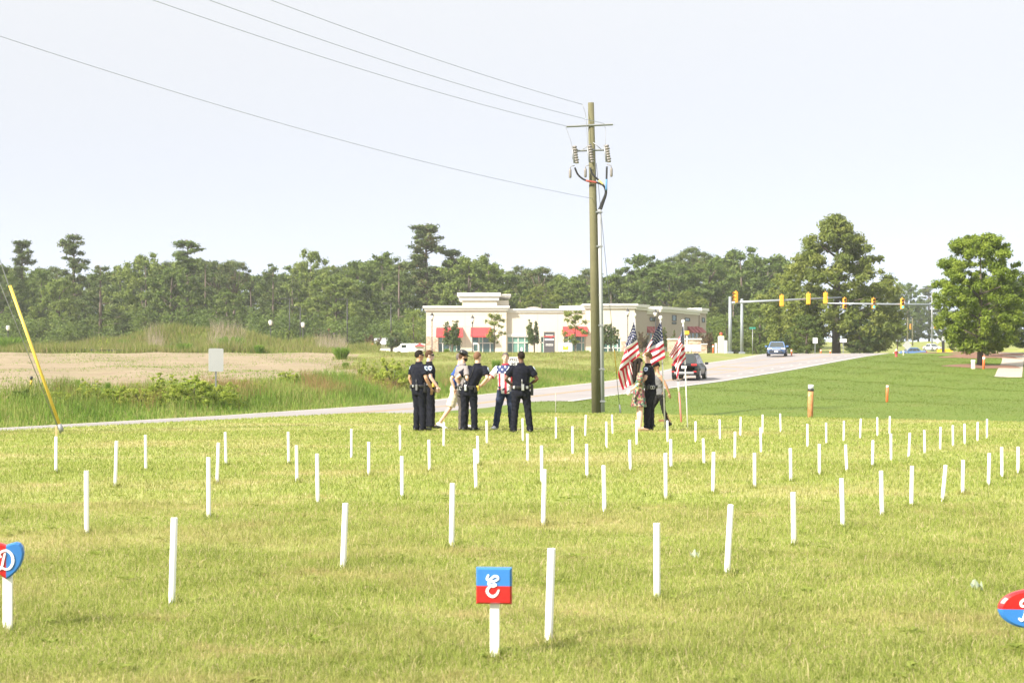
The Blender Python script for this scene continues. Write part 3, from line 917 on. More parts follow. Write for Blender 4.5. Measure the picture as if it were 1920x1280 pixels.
# (px, top row, depth, kind, variant, leaf, width factor, name, label)
TL = [
 (-8, 492, 258, 'broad', 0, 'broad', .95, 'broadleaf_tree', 'dark broadleaf tree at the left end of the wood, partly out of view'),
 (42, 452, 275, 'pine', 0, 'pine', .95, 'pine_tree', 'tall pine with a ragged top, first tall pine from the left end of the wood'),
 (78, 505, 262, 'broad', 1, 'broad', .8, 'broadleaf_tree', 'broadleaf tree between the two tall pines at the left end of the wood'),
 (139, 441, 272, 'pine', 1, 'pine', 1.05, 'pine_tree', 'tallest pine at the left end of the wood, bare trunk below a narrow crown'),
 (112, 520, 255, 'broad', 2, 'light', .75, 'broadleaf_tree', 'paler broadleaf tree in front of the tallest left pine'),
 (188, 498, 245, 'densepine', 0, 'pine', 1.1, 'pine_tree', 'dark dense cone-shaped pine branching to the ground behind the weedy mound'),
 (226, 494, 270, 'broad', 0, 'light', .5, 'broadleaf_tree', 'slim pale tree beside the dark cone-shaped pine'),
 (272, 474, 262, 'broad', 1, 'light', .75, 'broadleaf_tree', 'pale green pointed broadleaf tree right of the dark cone-shaped pine'),
 (322, 500, 256, 'broad', 2, 'broad', .85, 'broadleaf_tree', 'rounded green tree above the weedy mound'),
 (352, 452, 268, 'pine', 2, 'broad', 1.35, 'broadleaf_tree', 'tall ragged tree with a crooked bare top above the weedy mound'),
 (385, 486, 262, 'densepine', 1, 'pine', .72, 'pine_tree', 'dark full pine touching the tree with the crooked top'),
 (408, 488, 280, 'roundpine', 0, 'pine', .9, 'pine_tree', 'round topped pine with sky showing through, left one of a pair'),
 (440, 486, 280, 'roundpine', 1, 'pine', .9, 'pine_tree', 'round topped pine with sky showing through, right one of a pair'),
 (425, 545, 255, 'broad', 0, 'broad', .9, 'broadleaf_tree', 'green tree below the pair of round topped pines'),
 (512, 490, 262, 'densepine', 2, 'pine', .80, 'pine_tree', 'dark broad pine behind the two white globe lamps'),
 (583, 467, 268, 'broad', 1, 'light', .62, 'broadleaf_tree', 'tall pale poplar-like tree with a square top'),
 (548, 512, 258, 'densepine', 0, 'pine', .6, 'pine_tree', 'small dark pine between the broad pine and the square topped tree'),
 (628, 512, 252, 'broad', 2, 'light', .95, 'broadleaf_tree', 'bright yellow green tree in front of the square topped tree'),
 (672, 486, 275, 'broad', 0, 'broad', .8, 'broadleaf_tree', 'green rounded tree right of the bright yellow green one'),
 (716, 474, 270, 'broad', 1, 'broad', .9, 'broadleaf_tree', 'wide rounded green tree left of the tallest pine in the wood'),
 (748, 490, 256, 'densepine', 1, 'pine', .85, 'pine_tree', 'full brownish pine in front of the tallest pine, left of the shop roof'),
 (800, 423, 268, 'pine', 0, 'pine', 1.3, 'pine_tree', 'tallest pine in the wood, standing behind the left end of the shop'),
 (848, 470, 270, 'pine', 2, 'pine', 1.3, 'pine_tree', 'pine with long side branches next to the tallest pine'),
 (880, 478, 258, 'broad', 2, 'light', .9, 'broadleaf_tree', 'pale green tree behind the raised block on the shop roof'),
 (916, 470, 276, 'densepine', 2, 'pine', .6, 'pine_tree', 'dark pine to the right above the raised block on the shop roof'),
 (955, 512, 262, 'broad', 0, 'broad', .9, 'broadleaf_tree', 'green tree behind the middle of the shop roof'),
 (975, 496, 285, 'roundpine', 2, 'pine', .75, 'pine_tree', 'thin topped pine behind the middle of the shop roof'),
 (1012, 498, 272, 'roundpine', 0, 'pine', 1.25, 'pine_tree', 'flat round topped pine behind the shop, left of the power pole'),
 (1015, 535, 252, 'broad', 1, 'oak', .95, 'broadleaf_tree', 'olive green tree over the middle of the shop roof'),
 (1070, 515, 262, 'broad', 2, 'light', .9, 'broadleaf_tree', 'pale green tree just left of the power pole'),
 (1105, 502, 280, 'roundpine', 1, 'pine', .9, 'pine_tree', 'round pine partly behind the power pole'),
 (1145, 512, 266, 'broad', 0, 'broad', .95, 'broadleaf_tree', 'green tree just right of the power pole'),
 (1208, 476, 274, 'broad', 1, 'broad', 1.05, 'broadleaf_tree', 'large domed tree above the leftmost of the three flags'),
 (1298, 461, 280, 'roundpine', 2, 'pine', .95, 'pine_tree', 'high pine rising out of the wood above the flags'),
 (1255, 492, 262, 'broad', 2, 'broad', 1.0, 'broadleaf_tree', 'wide green tree above the middle flag'),
 (1330, 488, 268, 'broad', 0, 'broad', 1.05, 'broadleaf_tree', 'wide dark green tree behind the right-hand flag'),
 (1388, 464, 278, 'broad', 1, 'broad', 1.0, 'broadleaf_tree', 'tall dark tree above the traffic signal mast'),
 (1440, 478, 272, 'broad', 2, 'broad', 1.05, 'broadleaf_tree', 'tall dark tree right of the traffic signal mast'),
 (1375, 545, 250, 'densepine', 0, 'dark', .95, 'broadleaf_tree', 'very dark tree behind the traffic signal mast'),
 (1290, 545, 248, 'broad', 1, 'oak', 1.0, 'broadleaf_tree', 'low olive tree behind the grey shop wing'),
 (1362, 588, 200, 'broad', 2, 'light', .85, 'broadleaf_tree', 'small bright green tree between the grey shop wing and the signal mast'),
 (1425, 556, 205, 'broad', 0, 'light', 1.05, 'broadleaf_tree', 'bright green tree behind the green street name sign'),
 (1492, 496, 190, 'broad', 1, 'oak', .95, 'broadleaf_tree', 'yellow green tree leaning against the big oak'),
 (1568, 404, 178, 'bigoak', 0, 'oak', 1.02, 'oak_tree', 'biggest oak, pyramid shaped, rising behind the traffic signals'),
 (1512, 588, 172, 'broad', 2, 'broad', 1.2, 'broadleaf_tree', 'low bushy tree under the left side of the biggest oak'),
 (1635, 532, 186, 'broad', 0, 'oak', 1.1, 'broadleaf_tree', 'olive tree under the right side of the biggest oak'),
 (1612, 592, 172, 'broad', 1, 'dark', 1.25, 'broadleaf_tree', 'dark low tree right of the biggest oak'),
 (1682, 596, 196, 'open', 0, 'light', .95, 'young_tree', 'small light tree with a pale trunk at the edge of the far grass slope'),
 (1700, 528, 420, 'broad', 2, 'broad', .9, 'broadleaf_tree', 'hazy far tree above the distant traffic signals, left one'),
 (1742, 536, 430, 'pine', 1, 'pine', 1.5, 'pine_tree', 'hazy far pine beside the distant pole'),
 (1662, 540, 410, 'broad', 0, 'broad', .9, 'broadleaf_tree', 'hazy far tree half hidden by the big oak'),
 (1790, 590, 440, 'broad', 1, 'broad', 1.2, 'broadleaf_tree', 'hazy far tree behind the dense maple'),
 (1838, 437, 114, 'maple', 0, 'maple', .97, 'maple_tree', 'dense bright green maple at the end of the footpath'),
 (1850, 520, 133, 'maple', 1, 'oak', 1.0, 'maple_tree', 'second maple of the row, mostly hidden behind the dense bright one'),
 (1864, 530, 141, 'maple', 0, 'oak', 1.0, 'maple_tree', 'third maple of the row, only its trunk clear behind the dense bright one'),
 (1930, 520, 160, 'maple', 1, 'dark', 1.1, 'maple_tree', 'dark leafed tree beyond the footpath at the right edge'),
 (1722, 572, 425, 'broad', 1, 'broad', 1.3, 'broadleaf_tree', 'hazy low far tree right of the two wooden poles'),
 (1768, 578, 435, 'broad', 0, 'broad', 1.3, 'broadleaf_tree', 'hazy low far tree right of the distant grey pole'),
 (1690, 568, 415, 'broad', 0, 'broad', 1.3, 'broadleaf_tree', 'hazy low far tree behind the small light tree'),
 (1806, 596, 152, 'broad', 2, 'dark', 1.35, 'broadleaf_tree', 'low dark tree standing in the far mulch bed'),
]
for (px, ty, Y, kind, v, leaf, wide, nm, lab) in TL:
    b = at(px, Y)
    if px < 1480 and kind in ('broad', 'densepine'): wide *= 1.22
    if kind in ('bigoak', 'maple'): wide *= 1.08
    tree(nm, lab, 'tree', b, top_h(ty, Y, b.z), kind, v, leaf, None, wide)
# the deeper rows of the wood
for i in range(-18, 62):
    px = -60 + i * 25 + rnd.uniform(-12, 12)
    if px > 1480: break
    Y = rnd.uniform(292, 325)
    b = at(px, Y)
    prof = np.interp(px, [-420, 0, 200, 300, 380, 470, 560, 640, 720, 800, 900, 960, 1060, 1140, 1200, 1300, 1440, 1500], [505, 502, 500, 490, 488, 505, 502, 502, 486, 492, 490, 507, 514, 512, 492, 480, 484, 502])
    kind = rnd.choice(['broad', 'broad', 'broad', 'densepine', 'broad', 'roundpine'])
    tree('woodland_tree', 'hazy tree standing in the back row of the wood', 'tree', b, top_h(prof + rnd.uniform(-6, 14), Y, b.z), kind, rnd.randrange(3), 'pine' if 'pine' in kind else rnd.choice(['broad', 'light', 'dark']), 'back row trees of the wood', rnd.uniform(1.05, 1.4))
# undergrowth along the foot of the wood: nobody could count it
def mass(nm, spots, per, leaf, m_, seed):
    V, Fc, T = leaf_cloud(spots, per, leaf, seed, flat=.85)
    tag(link(nm, np_mesh(nm, V, Fc, {'tint': T}), m_), kind='stuff')
sp = []
for i in range(900):
    px = rnd.uniform(-40, 1500); Y = rnd.uniform(236, 272); b = at(px, Y); r = rnd.uniform(.9, 2.3)
    sp.append((b.x, b.y, b.z + rnd.uniform(.2, 1.0) * r + rnd.uniform(0, 4.6), r, rnd.uniform(.1, .8)))
mass('wood_undergrowth', sp, 70, .19, M_leaf['broad'], 3)

# ------------------------------------------------------------------ small trees and shrubs round the shops
SM = [
 (848, 596, 666, 196, 'vase', 0, 'myrtle', 1.0, 'small_tree', 'bushy dark green small tree before the left red awning'),
 (927, 588, 666, 196, 'open', 0, 'oak', 1.05, 'small_tree', 'thin small tree with separate leaf puffs before the middle red awning'),
 (1002, 594, 668, 196, 'vase', 1, 'myrtle', .95, 'small_tree', 'upright small tree left of the dark business sign'),
 (1078, 582, 668, 195, 'open', 1, 'oak', 1.15, 'small_tree', 'leafy small tree before the right red awning'),
 (1146, 594, 664, 194, 'vase', 2, 'myrtle', .95, 'small_tree', 'small tree with plumes just right of the power pole'),
 (1204, 618, 664, 194, 'vase', 0, 'red', .95, 'small_tree', 'reddish small tree behind the leftmost flag'),
 (1252, 610, 662, 200, 'vase', 1, 'myrtle', .9, 'small_tree', 'dark small tree between the leftmost and middle flags'),
 (1325, 614, 660, 190, 'vase', 2, 'red', 1.15, 'small_tree', 'red tinged crape myrtle behind the stone entrance wall'),
 (610, 604, 664, 196, 'vase', 2, 'myrtle', 1.25, 'small_tree', 'small tree with rusty tips right of the white globe lamps'),
 (540, 612, 660, 205, 'vase', 1, 'light', 1.1, 'small_tree', 'yellowish small tree between the two white globe lamps'),
 (700, 624, 662, 204, 'vase', 0, 'red', 1.35, 'small_tree', 'brownish red small tree behind the red capped gate pillar'),
 (775, 580, 660, 215, 'open', 0, 'light', 1.0, 'small_tree', 'tall thin light tree left of the shop front'),
 (735, 612, 660, 215, 'vase', 2, 'myrtle', 1.2, 'small_tree', 'green small tree behind the white van'),
 (1470, 620, 662, 170, 'vase', 1, 'dark', 1.2, 'small_tree', 'dark clipped evergreen behind the blue car'),
]
for (px, ty, by, Y, kind, v, leaf, wide, nm, lab) in SM:
    b = at(px, Y)
    tree(nm, lab, 'tree', b, top_h(ty, Y, b.z), kind, v, leaf, None, wide)
SH = [
 (735, 656, 77, 0, 'weed', 1.0, 'big yellow green bush behind the two leftmost officers'),
 (692, 670, 80, 1, 'weed', 1.0, 'yellow green bush on the left flank of the big one'),
 (540, 684, 74, 2, 'weed', 1.6, 'low spreading green bush right of the sign back'),
 (362, 688, 60, 0, 'weed', 1.35, 'bushy yellow green weed left of the sign back'),
 (312, 694, 59, 1, 'weed', 1.3, 'leafy weed left of the bushy one by the sign back'),
 (262, 706, 58, 2, 'weed', 1.2, 'small leafy weed below the ploughed field'),
 (428, 712, 61, 1, 'weed', 1.2, 'leafy weed at the foot of the sign back post'),
 (40, 720, 55, 0, 'broad', 1.4, 'darker weed near the yellow and black marker post'),
 (168, 706, 57, 1, 'weed', 1.3, 'yellow green weed right of the foot of the yellow guy marker'),
 (215, 712, 57, 0, 'weed', 1.2, 'low weed between the guy marker and the bushy weeds'),
 (110, 716, 55, 2, 'weed', 1.2, 'weed behind the slanted yellow guy marker'),
 (395, 694, 62, 2, 'weed', 1.1, 'tall yellow green weed touching the left of the sign back post'),
 (486, 706, 68, 0, 'weed', 1.1, 'low weed between the sign back and the spreading bush'),
 (590, 700, 76, 1, 'weed', 1.2, 'small weed right of the low spreading bush'),
 (655, 694, 82, 0, 'weed', 1.0, 'small weed before the slim grass clump near the car park'),
 (765, 672, 84, 1, 'weed', .9, 'yellow green bush right behind the heads of the two leftmost officers'),
 (150, 640, 165, 0, 'light', 1.3, 'pale shrub at the left foot of the mound'),
 (195, 634, 166, 1, 'weed', 1.2, 'yellow green shrub on the left flank of the mound'),
 (275, 622, 172, 2, 'light', 1.3, 'shrub high on the left side of the mound'),
 (395, 620, 172, 0, 'weed', 1.3, 'shrub high on the right side of the mound'),
 (330, 630, 164, 1, 'light', 1.2, 'shrub halfway up the front of the mound'),
 (520, 640, 168, 2, 'weed', 1.2, 'yellow green shrub below the left white globe lamp'),
 (580, 642, 172, 1, 'light', 1.2, 'shrub below the right white globe lamp'),
 (70, 640, 166, 2, 'light', 1.4, 'shrub in the rough at the far left end of the field'),
 (1055, 668, 130, 1, 'light', 1.4, 'green shrub on the bank left of the power pole'),
 (1030, 686, 112, 2, 'light', 1.4, 'low shrub on the bank behind the flag-shirt man'),
 (1420, 636, 178, 0, 'broad', 1.1, 'round green shrub behind the street name sign'),
 (1345, 636, 182, 1, 'myrtle', 1.2, 'shrub behind the grey pillar with the red lamp'),
 (456, 700, 70, 2, 'weed', 1.0, 'weed with upright shoots just right of the sign back'),
 (800, 688, 100, 2, 'weed', 1.2, 'yellow green bush showing between the officers and the trooper'),
]
for (px, ty, Y, v, leaf, wide, lab) in SH:
    b = at(px, Y)
    tree('shrub', lab, 'shrub', b, top_h(ty, Y, b.z), 'shrub', v, leaf, None, wide)
# upright clumps of tall grass, each one a plant
M_clump = grass_mat('clump_grass', [(0.0, (.09, .17, .02)), (0.5, (.16, .28, .035)), (1.0, (.27, .36, .07))], (.2, .24, .06), transl=0.35)
def clump_mesh(seed, n=700, seedheads=0.0):
    g = np.random.default_rng(seed)
    a = g.uniform(0, 6.283, n); r = .22 * np.sqrt(g.random(n)); h = g.uniform(.5, 1.0, n); w = g.uniform(.012, .024, n)
    l = g.uniform(.03, .30, n); d = a + g.normal(0, .5, n); q = g.uniform(0, 6.283, n)
    b0 = np.stack([r * np.cos(a), r * np.sin(a), np.zeros(n)], -1)
    W0 = np.stack([np.cos(q) * w, np.sin(q) * w, np.zeros(n)], -1)
    m1 = b0 + np.stack([np.cos(d) * l * .35, np.sin(d) * l * .35, h * .6], -1)
    t1 = b0 + np.stack([np.cos(d) * l, np.sin(d) * l, h], -1)
    V = np.stack([b0 - W0, b0 + W0, m1 + W0, m1 - W0, t1], 1).reshape(-1, 3)
    k = np.arange(n)[:, None] * 5
    Fc = np.concatenate([k + np.array([[0, 1, 2]]), k + np.array([[0, 2, 3]]), k + np.array([[3, 2, 4]])], 0)
    return np_mesh('grass_clump', V, Fc, {'tint': np.repeat(np.clip(g.normal(.5, .22, n), 0, 1), 5)})
CM = [clump_mesh(i) for i in range(3)]
for c in CM: c.materials.append(M_clump)
for (px, ty, Y, wd, lab) in [
 (432, 628, 160, 1.5, 'wide clump of tall grass behind the sign back'), (486, 644, 150, 1.1, 'narrow upright clump of tall grass right of the sign back'),
 (345, 640, 158, 1.2, 'tall grass clump at the front of the mound, above the field'), (290, 644, 158, 1.0, 'grass clump at the left front of the mound'),
 (318, 646, 159, .9, 'small grass clump at the front of the mound, between two larger ones'), (362, 612, 173, .9, 'grass clump on top of the mound'),
 (230, 634, 168, 1.3, 'grass clump left of the mound'), (250, 628, 171, .8, 'slim grass clump on the left shoulder of the mound'),
 (18, 628, 170, 1.6, 'wide grass clump at the left edge of the photo'), (640, 648, 128, 1.3, 'tall grass clump below the dark car park lamp pole'),
 (648, 676, 100, .8, 'slim grass clump below the taller one near the car park'), (930, 672, 104, .8, 'bright grass clump right of the officer with hands on hips'),
 (1100, 655, 175, 1.0, 'grass clump just left of the power pole'), (838, 652, 185, .9, 'grass clump before the left shop window'),
 (868, 655, 186, .8, 'grass clump at the right of the left shop window'), (145, 708, 61, .45, 'leaning green plant below the field, right of the yellow guy marker'),
 (202, 712, 60, .35, 'single upright green plant below the field')]:
    b = at(px, Y); h = top_h(ty, Y, b.z)
    o = link('grass_clump', rnd.choice(CM)); tag(o, lab, 'grass clump')
    o.location = (b.x, b.y, b.z - .03); o.rotation_euler = (0, 0, rnd.uniform(0, 6.28)); o.scale = (h * wd * 1.25, h * wd * 1.25, h)
# dry seed-headed weeds on the mound and by the car park
X, Y, s, t = scatter(9000, (-44, -10), (156, 178), lambda X, Y, s, t: (np.abs((960 + X * F / Y) - 425) < 32) | (np.abs((960 + X * F / Y) - 290) < 14) | (np.abs((960 + X * F / Y) - 620) < 26))
n = len(X)
M_dry = grass_mat('dry_weeds', [(0.0, (.26, .20, .14)), (0.5, (.38, .31, .24)), (1.0, (.46, .39, .31))], (.40, .33, .25), transl=0.3)
blades('dry_weeds', X, Y, H(X, Y), rng.uniform(1.0, 2.3, n), rng.uniform(.02, .05, n), np.abs(rng.normal(.3, .15, n)), np.clip(rng.normal(.5, .2, n), 0, 1), M_dry, False)
# ------------------------------------------------------------------ shared paints
M_galv = mat('galvanised_steel', (.27, .28, .29), 0.5, 0.4, var=0.12, scale=4)
M_alu = mat('bare_aluminium', (.60, .60, .58), 0.5, 0.3, var=0.06, scale=3)
M_white = mat('white_plastic', (.82, .82, .80), 0.4, var=0.03, scale=5)
M_black = mat('black_metal', (.028, .028, .03), 0.5, var=0.2)
M_orange = mat('orange_plastic', (.80, .16, .045), 0.5, var=0.08)
M_yellow = mat('yellow_plastic', (.68, .48, .07), 0.45, var=0.06)
M_sigyel = mat('signal_yellow', (.85, .40, .03), 0.5, var=0.06)
M_beige = mat('beige_plastic', (.66, .60, .46), 0.6, var=0.05)
M_pinewood = mat('raw_wood', (.62, .46, .25), 0.8, var=0.2, scale=12)

def text_mesh(txt, size, depth=0.004, bold=0.0, spacing=1.0):
    cu = bpy.data.curves.new('text', 'FONT')
    cu.body = txt; cu.size = size; cu.extrude = depth / 2; cu.offset = bold; cu.align_x = 'CENTER'; cu.align_y = 'CENTER'
    cu.space_character = spacing; cu.resolution_u = 3
    o = bpy.data.objects.new('text', cu)
    COL.objects.link(o)
    dg = bpy.context.evaluated_depsgraph_get()
    me = bpy.data.meshes.new_from_object(o.evaluated_get(dg))
    bpy.data.objects.remove(o); bpy.data.curves.remove(cu)
    me.materials.clear()
    return me

def lettering(name, txt, size, m_, parent, loc, bold=0.0, rot=(R(90), 0, 0)):
    o = link(name, text_mesh(txt, size, 0.006, bold), m_, parent)
    o.location = loc; o.rotation_euler = rot
    return o

# ------------------------------------------------------------------ power pole, its hardware and the wires
PB = at(1119, 52.8)
def pole_px(px, py, Y=52.8): return Vector(((px - 960) * Y / F, Y, CZ - (py - HY) * Y / F))
M_pole = mat('treated_pole', (.128, .12, .062), 0.9, var=0.22, scale=3, bump=0.5)
up = thing('power_pole', 'tall wooden power pole with grey conduit and cut-outs near the top', 'power pole', PB)
def rel(px, py, dy=0.0): return pole_px(px, py) - PB + Vector((0, dy, 0))
b = MB(); b.tube([(0, 0, -.4), rel(1114, 480), rel(1108, 193)], [.175, .15, .105], 16); b.build('pole', M_pole, up)
b = MB()
b.tube([rel(1129.5, 772, -.02), rel(1126, 560, -.02), rel(1123.5, 393, -.02)], [.085, .08, .075], 10)
cnd = b.build('conduit', mat('grey_conduit', (.36, .37, .38), 0.5, var=0.05), up)
for py, px in ((398, 1124), (462, 1124.5), (610, 1127), (692, 1128.5), (752, 1129.5)):
    b = MB(); c = rel(px - 1, py, -.02); b.box(c, (.24, .20, .05)); b.build('strap', M_galv, cnd)
b = MB(); M1 = rel(1062, 238.5, -.12); M2 = rel(1149, 234.5, -.12)
b.tube([M1, M2], .04, 4, smooth=False); b.build('crossarm', M_galv, up)
b = MB(); b.tube([rel(1078, 284, -.1), rel(1110, 283, -.14), rel(1138, 282, -.1)], .035, 4, smooth=False)
b.tube([rel(1090, 283, -.1), rel(1108, 270, -.1)], .015, 5); b.tube([rel(1128, 282, -.1), rel(1112, 268, -.1)], .015, 5); b.build('cutout_arm', M_galv, up)
M_porc = mat('porcelain', (.22, .20, .185), 0.3, var=0.1)
for k, (px, py) in enumerate(((1077, 292), (1105.5, 291), (1137, 290))):
    c = rel(px, py, -.24)
    co = bpy.data.objects.new('fuse_cutout', None); COL.objects.link(co); co.parent = up
    b = MB()
    for i in range(7):
        z = .27 - i * .09
        b.rings([(c.z + z - .035, c.x + i * .012, c.y, .07, .07), (c.z + z, c.x + i * .012, c.y, .105 if i in (1, 5) else .082, .085), (c.z + z + .035, c.x + i * .012, c.y, .07, .07)], 10)
    b.build('insulator', M_porc, co)
    b = MB(); b.tube([c + Vector((-.09, 0, .30)), c + Vector((-.02, -.06, -.30))], .03, 6); b.build('fuse_tube', M_galv, co)
    b = MB(); sgn = 1 if k == 2 else -1
    b.tube([c + Vector((0, 0, -.38)), c + Vector((sgn * .15, 0, -.42)), c + Vector((sgn * .16, 0, -.50))], .014, 5)
    b.rings([(c.z - .82, c.x + sgn * .16, c.y, .03, .03), (c.z - .78, c.x + sgn * .16, c.y, .05, .05), (c.z - .55, c.x + sgn * .16, c.y, .05, .05), (c.z - .5, c.x + sgn * .16, c.y, .03, .03)], 8)
    b.build('surge_arrester', M_porc, co)
M_cable = mat('black_cable', (.02, .02, .022), 0.5)
def curve_pts(P, n=14):
    """smooth curve through points (Catmull-Rom)"""
    P = [Vector(p) for p in P]; P = [P[0] * 2 - P[1]] + P + [P[-1] * 2 - P[-2]]
    out = []
    for i in range(1, len(P) - 2):
        for j in range(n):
            t = j / n; a, b_, c, d = P[i - 1], P[i], P[i + 1], P[i + 2]
            out.append(0.5 * ((2 * b_) + (c - a) * t + (2 * a - 5 * b_ + 4 * c - d) * t * t + (3 * b_ - a - 3 * c + d) * t ** 3))
    out.append(P[-2]); return out
M_redtape = mat('red_tape', (.34, .07, .05), 0.5); M_bluetape = mat('blue_tape', (.12, .28, .52), 0.5); M_yeltape = mat('yellow_tape', (.66, .55, .22), 0.5)
CB = [[(1077, 316, -.24), (1084, 330, -.2), (1098, 340, -.22), (1118, 344, -.22), (1131, 350, -.2), (1135, 362, -.12), (1129, 378, -.06), (1123, 393, -.02)],
      [(1106, 316, -.24), (1110, 328, -.24), (1120, 338, -.24), (1130, 348, -.2), (1136, 360, -.12), (1131, 378, -.06), (1125, 393, -.02)],
      [(1137, 314, -.24), (1136.5, 335, -.2), (1136, 350, -.2), (1136, 365, -.12), (1132, 378, -.06), (1127, 393, -.02)]]
for k, pts in enumerate(CB):
    b = MB(); q = curve_pts([rel(*p) for p in pts], 6); b.tube(q, .035, 7); cb = b.build('riser_cable', M_cable, up)
    b = MB(); sl = (q[12:19], q[13:19], q[7:16])[k]; b.tube(sl, .038, 7); b.build('tape', (M_redtape, M_yeltape, M_bluetape)[k], cb)
for pts in ([(1060, 238, -.12), (1066, 255, -.16), (1071, 272, -.2), (1073, 300, -.24)], [(1091, 197, -.1), (1097, 215, -.2), (1100, 250, -.2), (1101, 278, -.24)], [(1130, 233, -.12), (1135, 245, -.16), (1134, 275, -.24)]):
    b = MB(); b.tube(curve_pts([rel(*p) for p in pts], 6), .009, 5); b.build('jumper_wire', M_galv, up)
# down guy with its yellow guard and anchor rod
dg_ = thing('guy_wire', 'thin guy wire with a yellow guard running down right of the power pole', 'guy wire', at(1163, 53.2))
g0 = Vector(dg_.location); ga = pole_px(1118, 306); gb = pole_px(1163, 772, 53.2)
b = MB(); b.tube([ga - g0, gb - g0 + Vector((0, 0, -.1))], .011, 5); b.build('wire', M_galv, dg_)
u0 = (655 - 306) / 466; u1 = (700 - 306) / 466
b = MB(); b.tube([ga.lerp(gb, u0) - g0, ga.lerp(gb, u1) - g0], .022, 7); b.build('guard', M_yellow, dg_)
b = MB(); b.tube([ga.lerp(gb, .97) - g0, ga.lerp(gb, 1.02) - g0], .03, 6); b.build('anchor_eye', M_galv, dg_)
# the next pole stands just left of the picture
PB2 = Vector((-12.8, 31.9, Hs(-12.8, 31.9)))
up2 = thing('power_pole', 'second wooden power pole just beyond the left edge of the photo', 'power pole', PB2)
b = MB(); b.tube([(0, 0, -.4), (0, 0, 12.9)], [.17, .11], 14); b.build('pole', M_pole, up2)
b = MB(); b.box((0, -.12, 11.85), (2.4, .1, .1)); b.build('crossarm', M_galv, up2)
M_wire = mat('bare_wire', (.30, .33, .38), 0.5, 0.2)
WI = [((1092, 197.5), (0.0, 12.42), 'highest power line, tied to the tip of the pole'), ((1132, 233), (1.1, 11.3), 'middle power line, tied to the right end of the crossarm'),
      ((1062, 238), (-1.1, 11.6), 'third power line, tied to the left end of the crossarm'), ((1110, 373), (0.1, 9.1), 'lowest power line, tied halfway down the pole')]
for (pp, (ox, oz), lab) in WI:
    a = pole_px(*pp) + Vector((0, -.13, 0)); e = Vector((PB2.x + ox, PB2.y, oz))
    pts = []
    for i in range(41):
        u = i / 40; p = a.lerp(e, u); p.z -= 4 * .35 * u * (1 - u); pts.append(p)
    b = MB(); b.tube(pts,   .009 if oz > 10 else .0075, 5)
    tag(b.build('power_line', M_wire), lab, 'power line')
b = MB(); c = pole_px(640, 269, 0.5 * (52.8 + 31.9) + 1.3)
# guy of the second pole with the yellow guard in view
A0 = lawn_at(118, 814); TOPG = Vector((PB2.x, PB2.y, 9.0))
gw = thing('guy_wire', 'steel guy wire in a slanted yellow guard at the left of the lawn', 'guy wire', A0)
D = (TOPG - A0)
b = MB(); b.tube([Vector((0, 0, -.1)), D], .012, 6); b.build('wire', M_galv, gw)
b = MB(); b.tube([D * .022, D * .355], .034, 9); b.build('guard', M_yellow, gw)
b = MB(); b.tube([D * .006, D * .012, D * .024], [.03, .055, .045], 8); b.build('clamp', M_galv, gw)
b = MB(); D2 = PB2 + Vector((0.1, 0, 7.6)) - A0; b.tube([Vector((-.03, 0, -.05)), D2], .009, 5); b.build('wire', M_galv, gw)

# ------------------------------------------------------------------ posts, signs and small street furniture
def post_thing(nm, lab, cat, base): return thing(nm, lab, cat, base)
def sign_back(lab, px, py_base, Y, w, h, zt, face, turn, group=None, shape='rect', base=None):
    b0 = base if base is not None else at(px, Y)
    o = thing('road_sign', lab, 'road sign', b0, turn, group)
    b = MB(); b.box((0, .035, (zt - .05) / 2 - .15), (.06, .045, zt + .25)); b.build('post', M_galv, o)
    b = MB()
    if shape == 'diamond':
        r = w * .7; b.prism([(0, zt - 2 * r), (r, zt - r), (0, zt), (-r, zt - r)], -.004, .004)
    else:
        q = .04; x = w / 2; z0, z1 = zt - h, zt
        b.prism([(-x + q, z0), (x - q, z0), (x, z0 + q), (x, z1 - q), (x - q, z1), (-x + q, z1), (-x, z1 - q), (-x, z0 + q)], -.004, .004)
    b.build('panel', face, o)
    return o
sb_ = at(405, 62)
sign_back('bare aluminium back of a road sign on a steel post beyond the road at left', 405, 0, 62, .62, .96, top_h(653, 62, sb_.z), M_alu, R(24))
b0 = at(963, 86)
o = sign_back('white speed limit sign half hidden behind the man in the flag shirt', 963, 0, 86, .86, 1.08, top_h(669, 86, b0.z), M_white, R(-12), base=b0)
zt = top_h(669, 86, b0.z)
M_ink = mat('black_ink', (.02, .02, .02), 0.6)
lettering('lettering', 'SPEED', .235, M_ink, o, (.0, -.010, zt - .17), .006)
lettering('lettering', 'LIMIT', .235, M_ink, o, (.0, -.010, zt - .41), .006)
lettering('lettering', '45', .50, M_ink, o, (.0, -.010, zt - .78), .012)
b = MB(); x, z0, z1 = .40, zt - 1.05, zt - .03
for (p, d) in (((0, z0), (2 * x, .016)), ((0, z1), (2 * x, .016)), ((-x, (z0 + z1) / 2), (.016, z1 - z0)), ((x, (z0 + z1) / 2), (.016, z1 - z0))):
    b.box((p[0], -.009, p[1]), (d[0], .006, d[1]))
b.build('border', M_ink, o)
for (px, pt, Y, w, h, lab, sh, tn) in (
    (1528.5, 633, 148, .50, .56, 'small white sign back on a post left of the oak trunk', 'rect', 10),
    (1581, 635, 152, .66, .36, 'wide white sign back on a post right of the oak trunk', 'rect', -8),
    (1701, 638, 158, .75, .75, 'tilted white diamond sign back beside the hydrant', 'diamond', 12),
    (1758, 633, 230, .7, .7, 'faint grey diamond sign by the distant white car', 'diamond', 0)):
    bb = at(px, Y); sign_back(lab, px, 0, Y, w, h, top_h(pt, Y, bb.z), M_white if sh == 'rect' else M_alu, R(tn), None, sh, bb)
